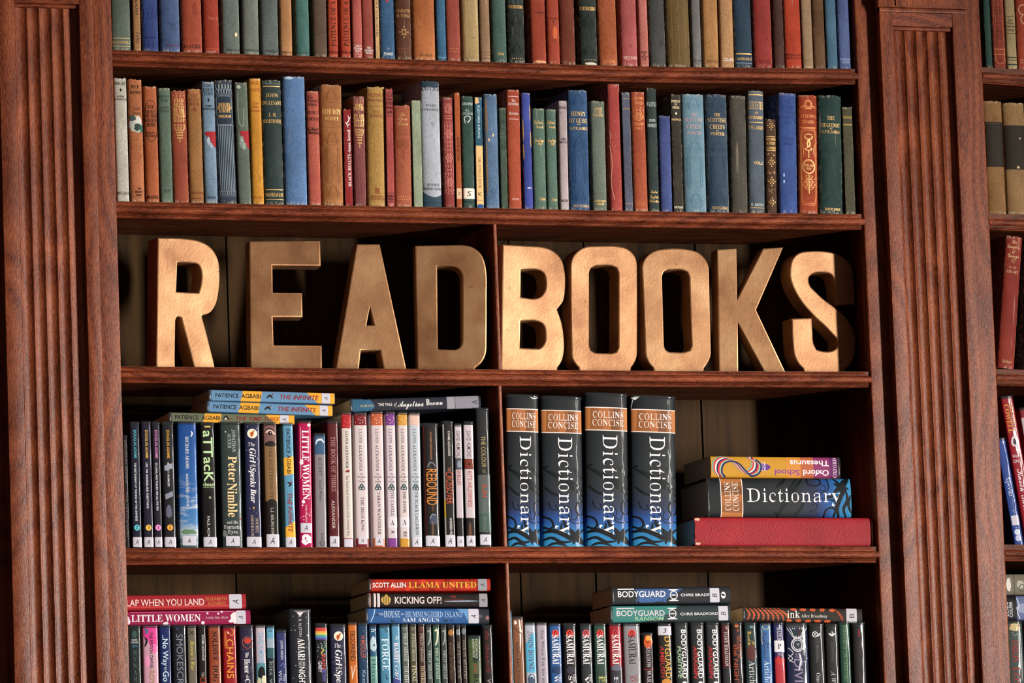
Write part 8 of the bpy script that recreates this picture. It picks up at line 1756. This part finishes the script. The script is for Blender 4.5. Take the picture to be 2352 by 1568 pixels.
ROW5B = [
    (1180, 1185.2, 1404, 1, '5c98b8', 'p', 'very slim pale blue', 'plain spine', []),
    (1186, 1212, 1419, 1, '8a5c40', 'p', 'wood-brown', 'white torn streaks', ['#blob|-6|1430|3|5|d8d4cc|2', '#tap|5|d4ccc4|3,1420 5,1450 3,1500', '#blob|8|1450|2|4|d4ccc4|3', '#str|2|4c2c1c|-10,1440 0,1450 10,1456', 'v:NOAH BARLEYWATER|1475|1590|8|2a1a14|s|-3', '#stripes|1440|1600|4|.6|74482f']),
    (1214, 1239, 1432, 1, 'b4bcc8', 'p', 'turquoise and white', 'maroon roman lettering', ['#poly|4c9cbc|-12,1480 -4,1470 2,1456 12,1452 12,1545 -12,1545', 'v:JOHN BOYNE|1450|1540|11|5c3850|r', '#disc|0|1562|9|14|3c4c60', '#tap|4|a8b4c4|-5,1556 2,1552 6,1560']),
    (1241, 1266, 1432, 1, 'b0a8b6', 'p', 'lilac-white', 'small black serif title', ['v:Stay Where You Are and Then Leave|1447|1640|7|3c343c|r|1']),
    (1271, 1298, 1434, 1, '2c5c98', 'p', 'blue', 'red sun over white title', samurai('WARRIOR') + ['#blob|0|1540|12|9|1c3458|4']),
    (1302, 1333, 1434, 1, '1f1c1e', 'p', 'black', 'red sun over white title', samurai('SWORD') + ['#blob|-2|1540|9|9|34303a|4']),
    (1341, 1369, 1435, 1, '2c3034', 'p', 'slate-black', 'red sun over white title', samurai('WIND', sun='b8444c')),
    (1373, 1402, 1434, 1, '304c40', 'p', 'dark green', 'red sun over white title', samurai('EARTH', tcol='c8bc6c') + ['#blob|0|1546|10|10|2c3c30|2']),
    (1408, 1437, 1434, 1, '98202a', 'p', 'red', 'dark sun over white title', samurai('FIRE', sun='b02830') + ['#rect|1532|1640|2c2c34', '#blob|0|1534|12|7|5c5c6c|3']),
    (1441, 1480, 1434, 1, '8f8f94', 'p', 'silver-grey', 'red sun over black title', samurai('DRAGON', tcol='8c2c30', ink_='1c181c')),
    (1484, 1509, 1456, 1, '221616', 'p', 'dark', 'flames at its head', ['#blob|0|1474|10|16|b84c20|4', '#blob|2|1466|6|8|d88c34|2', '#tap|3|5c1c14|-3,1470 0,1476 4,1470', '#line|1538|1.6|8c2424', 'v:SHADOW|1486|1534|10|a8a4ac|r', 'v:WARRIOR|1540|1600|10|a8a4ac|r']),
    (1520, 1553, 1434, 1, '201c1c', 'p', 'black', 'white number label at its head', ['$3|1438|1459|.95', 'v:DYGUARD|1462|1558|13|c49438|n|5', 'v:AMBUSH|1484|1556|10|b02c28|n/|-8', '#blob|0|1566|11|6|b87c34|3']),
    (1559, 1591, 1432, 1, '2a3032', 'p', 'charcoal', 'pale green italic title', guard('FUGITIVE', '9cb894')),
    (1595, 1628, 1431, 1, '26282a', 'p', 'charcoal', 'scarlet italic title', guard('ASSASSIN', 'b82c2c') + ['#specks|1434|1450|10|.7|8c8c90|3']),
    (1631, 1663, 1431, 1, '2a2c2e', 'p', 'coal-grey', 'scarlet italic title', guard('ASSASSIN', 'b02a2a') + ['#specks|1434|1450|10|.7|8c8c90|5']),
    (1666, 1687, 1432, 1, '4c1c20', 'p', 'maroon', 'white roman lettering', ['v:TONY BRADMAN|1450|1530|8|c0b8b8|r', '#tap|2|c0b0b0|0,1438 4,1446', '#rect|1534|1640|18181c']),
    (1690, 1716, 1431, 1, '201a1c', 'p', 'brown-black', 'jagged orange title', ['#disc|-1|1436|5|5|b85c2c', 'v:The|1444|1452|6|a85030|b|2', 'v:SECRET of|1460|1512|10|b04c28|s|4', 'v:the NIGHT TRAIN|1480|1640|10|a8482a|s|-5']),
    (1720, 1749, 1431, 1, '203438', 'p', 'dark teal', 'yellow blackletter-like author', ['v:Sita|1472|1490|8|b89c48|c|5', 'v:Brahmachari|1450|1512|8|b89c48|c|-4', 'v:Artichoke|1518|1600|14|b8b8b4|r', '#blob|0|1500|12|18|4c2424|3', '#blob|2|1440|4|3|5c8488|2']),
    (1756, 1782, 1433, 1, '3c6ca8', 'p', 'cornflower', 'yellow scalloped border', ['#ring|0|1440|8|5|1.4|c8b868', '#str|1.2|c8b868|-11,1445 -9,1455 -11,1465 -9,1480', '#str|1.2|c8b868|11,1445 9,1455 11,1465 9,1480', 'v:Sita|1474|1490|8|243058|c|5', 'v:Brahmachari|1452|1512|8|243058|c|-3', 'v:Artichoke Hearts|1518|1640|13|b8cce0|r']),
    (1787, 1811, 1431, 1, '2c2c60', 'p', 'navy and red', 'white label round its middle', ['v:HATED|1441|1470|9|c8c4cc|r', '#tap|3|d8d4d8|2,1432 3,1445', '$P|1471|1498|.98|d0ccd4|b', 'v:E|1500|1508|8|c8c4cc|r', '#rect|1512|1640|a02830', '#blob|0|1518|11|8|b02c30|4', '#blob|-4|1510|3|4|b02c30|2', '#specks|1498|1514|12|1|b02c30|6']),
    (1815, 1867, 1433, 1, '1c2444', 'p', 'broad navy', 'silver sunburst fan',
     ['#rect|1433|1441|3a3c40'] + ['#str|1.6|c8c8cc|%g,1442 %g,1466' % (x, x * .34) for x in (-23, -17, -11, -6, 6, 11, 17, 23)] + ['#tap|9|182c30|-9,1443 -4,1462', '#tap|9|2c1c1c|9,1443 4,1462', '#ring|0|1481|14|15|2.6|c4c4c8', '#ring|0|1481|10|11|2|c4c4c8', '#disc|0|1481|7|8|2c3038', '#disc|1|1480|2.4|2.8|7c8488',
      '#str|1.8|b8b8c0|-22,1488 -11,1500 -22,1512 -11,1522', '#str|1.8|b8b8c0|-22,1504 -13,1512 -20,1520', '#str|1.8|6c7080|22,1488 11,1500 22,1512 11,1522', 'v:THE|1498|1512|8|8c7c9c|s|-3', 'v:DIVINERS|1514|1640|20|8c7c9c|s', '#tap|5|c8c8d0|3,1500 6,1520 0,1542']),
    (1868, 1904, 1434, 1, '1e1f20', 'p', 'black', 'white wheel emblem', ['#ring|-4|1457|6|6|2|c4c4c4', '#str|1.4|c4c4c4|-8,1453 0,1461', '#str|1.4|c4c4c4|-8,1461 0,1453', '#tap|4|c4c4c4|2,1462 8,1454', 'v:LIZ BRASWELL|1468|1522|7|5c5c5c|s', 'v:Once Upon a Dream|1546|1660|9|b8b8b8|r']),
    (1906, 1936, 1435, 1, '212222', 'p', 'black', 'white lamp emblem', ['#tap|5|c8c8c8|-8,1454 0,1459 8,1454', '#tap|3|c8c8c8|0,1450 2,1456', 'v:LIZ BRASWELL|1474|1522|6.5|4c4c4c|s', 'v:A Whole New World|1542|1660|10|c0c0c0|i']),
    (1938, 1963, 1430, 1, '1e4438', 'p', 'pine green', 'gold-green lettering', ['v:WHISPERS IN THE GRAVEYARD|1435|1566|9|5c7c50|r', '#str|1.2|7ca08c|3,1440 3,1570']),
    (1968, 1998, 1431, 1, '171417', 'p', 'near-black', 'small red tab', ['#rect|1446|1464|6c1418|-2|2', 'v:PRINCE OF THUNDER|1475|1600|6|3c2c2c|r', '#line|1436|1|2c2828']),
]
put_row(ROW5B, SHELF[4], ', lowest row', 'film-covered books on the lowest shelf past the divider', .010)

LOW = 'books lying on the lowest standing row'
lying(274, 576, 1437, 1433, 33, '9c2050', 'p', ['#poly|d8ccd4|-10,290 -2,297 8,300 14,297 14,288 -12,288', '#str|1.2|c86c94|-14,300 -14,540', 'h:LITTLE WOMEN|302|461|16|e4dade|b', '#blob|13|381|4|6|e0d4d8|3', '#disc|12|466|4|4|e0d4d8', '#disc|-10|477|2.4|2.4|e0d4d8', '#disc|-9|502|2.4|2.4|e0d4d8', '#disc|-13|510|2.6|2.6|e0d4d8',
                                           'h:Louisa May Alcott|472|524|5|e0c8d0|i', '#blob|0|540|13|10|e0d4d8|4', '#blob|9|530|4|4|e0d4d8|6', '$A|543|565|.95'], Yf=.028, label='raspberry-pink paperback with white splashes lying under the red one', group=LOW)
lying(272, 566, 1402.5, 1397.6, 35, 'a82832', 'p', ['h:CLAP WHEN YOU LAND|279|469|15|e8d8d0|s', 'h:ELIZABETH|474|521|7.5|c07a3c|s|-7', 'h:ACEVEDO|477|519|7.5|c07a3c|s|4', '#poly|b83c3a|8,276 12,276 12,560 8,560', '$A|527|556|.95'], Yf=.028, label='red paperback with white sans title lying on the pink one', group=LOW)
lying(843, 1124, 1431.5, 1432, 35, '33609c', 'p', ['#poly|5c8cb8|-17,1050 -6,1066 10,1074 16,1080 -17,1080', '#str|2|a8c4d8|-16,862 0,858 14,852', '#tap|3|20304c|0,862 -4,872', 'h:THE|870|881|5|b8cce0|s|-4', 'h:HOUSE|882|919|14|b8cce0|r|-4', 'h:ON|921|928|5|b8cce0|s|-4', 'h:HUMMINGBIRD ISLAND|931|1062|13|98b4d4|r|-4', 'h:SAM ANGUS|925|1008|9|d4dce8|r|9',
                                              '#tap|4|1c3040|8,896 13,902 10,906', '#tap|4|1c3040|8,1018 12,1024 9,1028', '#tap|3|1c3040|9,1034 12,1040', '#rect|1099|1130|23262c', '#blob|4|1120|5|4|8a5c60|3', '#fleur|1104|9|8c9098', '$A|1076|1100|.95'], Yf=.016, label='blue book with pale title and small birds, lowest of three lying', group=LOW)
lying(847, 1121, 1394.5, 1394.5, 33, '1e1716', 'p', ['#rect|848|852|b88c78', '#rect|859|864|c8bcbc', '#rect|867|873|c8bcbc', '#blob|0|887|13|9|b8944c|6', '#str|1.4|3c3024|-9,882 9,882', '#str|1.4|3c3024|-9,887 9,887', '#str|1.4|3c3024|-9,892 9,892', 'h:KICKING OFF!|907|1014|16|d4c4c4|n', 'h:EVE|1036|1048|5|8c3028|n|-8', 'h:AINSWORTH|1020|1068|5|70282c|n|0', '#tap|4|7c8ca0|3,1020 2,1060 2,1100', '$A|1101|1120|.95|8a888e'], Yf=.016,
      label='black paperback with two white stripes lying in the middle of three', group=LOW)
ll = ['#blob|%g|%g|6|7|%s|%d' % (-8 + 16 * ((i * 7) % 5) / 4, 856 + i * 11.5, ('7c1810', 'b83420', '8c2014')[i % 3], i) for i in range(22)]
lying(850, 1127, 1357.5, 1356.5, 28, 'b82c1c', 'p', ll + ['h:SCOTT ALLEN|856|932|11|e4dcd8|n', 'h:LLAMA UNITED|938|1094|13|d0a030|b', '$A|1098|1119|.95|8a888e'], Yf=.016, label='flame-red paperback with white and gold title lying on top of three', group=LOW)
lying(1405, 1679, 1430, 1427, 39, '2a3a3c', 'p', ['#poly|2c6c68|-19,1406 -19,1560 10,1520 19,1470 19,1406', '#stripes|1406|1540|8|.6|4c8c84', '#rect|1417|1458|c8c4c4|-15|-12', 'h:BODYGUARD|1417|1527|13|c8bcc4|n|-2', 'h:RANSOM|1459|1524|9|98bc98|n/|11', '#tap|4|d0ccd0|-13,1533 -12,1544 -13,1556', '#tap|4|d0ccd0|12,1533 11,1544 12,1556', '#ring|0|1545|8|9|2|d0ccd0', '#tap|3|d0ccd0|0,1538 0,1552',
                                             'h:CHRIS BRADFORD|1563|1650|6|d4d0d4|n|1', '$B|1651|1673|.86'], Yf=.016, label='dark green-tinged paperback lying under the blue-tinged one', group=LOW)
lying(1409, 1679, 1388.5, 1386, 40, '25292f', 'p', ['#poly|34507c|-16,1460 -16,1570 4,1540 16,1500 16,1470', '#rect|1420|1458|d4d0d4|-17|-14', 'h:BODYGUARD|1420|1529|14|dcd8dc|n|-4', 'h:HOSTAGE|1462|1532|9|3c68a8|n/|10', '#tap|4|d8d4d8|-14,1536 -13,1547 -14,1559', '#tap|4|d8d4d8|12,1536 11,1547 12,1559', '#ring|-1|1548|8|9|2|d8d4d8', '#tap|3|d8d4d8|-1,1541 -1,1555',
                                               'h:CHRIS BRADF|1564|1630|6|dcd8dc|n|-1', '$B|1631|1653|.82', '#disc|0|1662|5.5|8|dcd8dc', '#tap|5|1c1c20|-2,1657 1,1666'], Yf=.016, label='black and blue-tinged paperback lying topmost of the pair', group=LOW)
ik = []
for i in range(9):
    ik.append('#tap|5|b4502c|%g,%g %g,%g %g,%g' % (-15, 1713 + i * 9, 0, 1722 + i * 10.5, 15, 1716 + i * 12))
for i in range(10):
    ik.append('#blob|%g|%g|3.4|7|b4502c|%d' % (-12 if i % 2 else 14, 1812 + i * 11, i))
lying(1709, 1981, 1426, 1430.5, 33, '2a2420', 'p', ik + ['#stripes|1712|1800|5|.8|2a2420', 'h:ink|1808|1837|17|dcd4d0|r|-1', 'h:Alice Broadway|1840|1900|7|d0c8c4|r|2', '#tap|6|8c3c20|-14,1918 0,1930 14,1936', '#rect|1944|1968|b8b4bc', 'q:B|1951|1962|10|26242a|s|0'], Yf=.016, label='orange and black patterned paperback lying beyond the pair', group=LOW)

# ------------------------------------------------------------------ the dim bay
DIM = 'books in the dim bookcase'


def dim(x0, x1, yb, yt, colour, kind, arts, lab, lean=0, Yf=.014, **kw):
    upright(x0, x1, yb, yt, colour, kind, arts, lean=lean, Yf=Yf, label=lab, group=DIM, **kw)


dim(2265, 2281, 152, -110, '1c4440', 'h', [], 'dark green hardback at the edge of the dim bookcase, its top shelf')
dim(2284, 2313, 154, -130, '8c3424', 'h', ['#ring|0|60|11|84|1.2|c08058|.3', '#scroll|-60|108|4c1c14', '#line|112|1.4|b07048', '#line|124|1.4|b07048', '#fleur|138|14|5c2014'], 'ornate red-brown hardback in the dim bookcase, top shelf')
dim(2315, 2338, 155, -115, 'b0a078', 'h', ['#line|38|1|2c2820', 'The|46|5|11|2c2820|b', 'Home|52.5|5|15|2c2820|b', 'University|60|5|20|2c2820|b', 'Library|68|5|17|2c2820|b', '#line|77|1|2c2820', '#line|131|3|2c3c34', '#line|137|1.4|2c3c34', '#line|147|3|2c3c34'], 'cream hardback with dark rules in the dim bookcase, top shelf')
dim(2340, 2368, 157, -125, 'a4402a', 'h', ['#ring|2|22|10|11|2|c8a080', '#str|2|c8a080|0,34 -4,46 4,56', '#dots|137|5|1.4|c89878', '#dots|143|5|1.4|c89878'], 'orange-red hardback cut by the picture edge, dim top shelf')
dim(2271, 2314, 488, 232, '8f6a40', 'h', ['#rect|280|383|2a231c', '#line|283|.8|5a4a38'], 'worn tan volume with dark label panel, first in dim bookcase')
dim(2316, 2366, 489.5, 236, '94744c', 'h', ['#rect|288|389|2a231c', '#blob|3|384|3|3|c8b090|2', '#disc|10|318|2|2|c8b090'], 'worn tan volume with dark label panel, cut by picture edge')
dim(2292, 2331, 846, 545, '8c2c20', 'h', ['The|558|8|13|c8a880|c', 'Daughter|569|9|30|c8a880|c', 'of|580|8|8|c8a880|c', 'George|590|9|26|c8a880|c', '#fleur|602|12|c8a880', 'D. M.|617|5|17|c8a880|r', 'STUART|627|6|28|c8a880|r', 'Methuen|832|7|22|c8a880|i'], 'red hardback leaning against its neighbour in the dim bookcase', lean=36)
dim(2352, 2392, 848, 560, '16383c', 'h', [], 'dark teal hardback behind the leaning red one', lean=26)
dim(2358, 2386, 1249.6, 914, '98182a', 'p', ['v:CRESSIDA|928|990|9|c89038|r|7', 'v:COWELL|930|996|10|c89038|b|-5', '#blob|0|1016|9|12|c4bcc4|4', '#blob|0|1016|4|6|3c2c34|6', 'Wizards|1048|7|23|d8ccd0|s', 'ONCE|1060|7|22|d8ccd0|s', 'v:Knock Three Times|1078|1236|13|e0d4d8|c', '#str|1.6|e0ccd0|8,915 10,1100 8,1245'], 'red paperback with white script leaning in the dim bookcase', lean=-46, Yf=.026)
dim(2331, 2353, 1249.6, 1010, '2c4a98', 'p', ['#specks|1090|1220|14|1.2|c0c8dc|3', 'v:DAVID|1100|1140|8|c0c8dc|s', '$|1184|1206|.8', '#disc|0|1222|7|7|c0c8dc', '#disc|0|1236|7|7|b0b8d0'], 'slim blue paperback leaning beside the red script one', lean=-34, Yf=.026)
dim(2394, 2420, 1249.6, 940, '8c3034', 'p', ['#rect|960|1010|b8acb0'], 'red and white paperback beyond the leaning ones', lean=-40, Yf=.026)
dim(2322, 2362, 1699, 1428, '3c4c48', 'p', ['#blob|1|1440|13|9|b8a878|3', '#disc|-10|1437|2|2|982020', '#disc|11|1437|2|2|982020', '#str|1.2|8c9488|-6,1452 0,1460 8,1454', 'v:ORION|1470|1522|17|8c2424|b', 'v:LOST|1532|1590|17|8c2424|b', '#tap|2|b8bcc0|12,1432 14,1500 13,1566'], 'grey-green paperback with red capitals in the dim bookcase')
dim(2364, 2392, 1698, 1426, '34383c', 'p', [], 'dark paperback past the picture edge, lowest dim shelf')
lying(2310, 2500, 1426, 1424, 58, '1c1c24', 'p', ['#rect|2337|2400|5c6890', '#blob|0|2352|12|14|8c94b0|3', '#str|2|c8ccd8|-24,2338 -8,2342 8,2338 24,2344', 'q:EOIN|2312|2318|32|c8ccd0|n|2', 'q:COLFER|2320|2327|36|c8ccd0|n|2'], Yf=.026, label='black and violet book lying above the upright grey-green one', group=DIM)
lying(2308, 2500, 1366, 1364, 48, '7c7868', 'p', ['#blob|0|2318|16|5|d0ccc4|3', '#rect|2330|2332|4c4a40', '#blob|0|2345|10|8|a8a494|5', '#ring|8|2350|8|8|2|4c4a44'], Yf=.026, label='mottled grey book lying on the black and violet one', group=DIM)
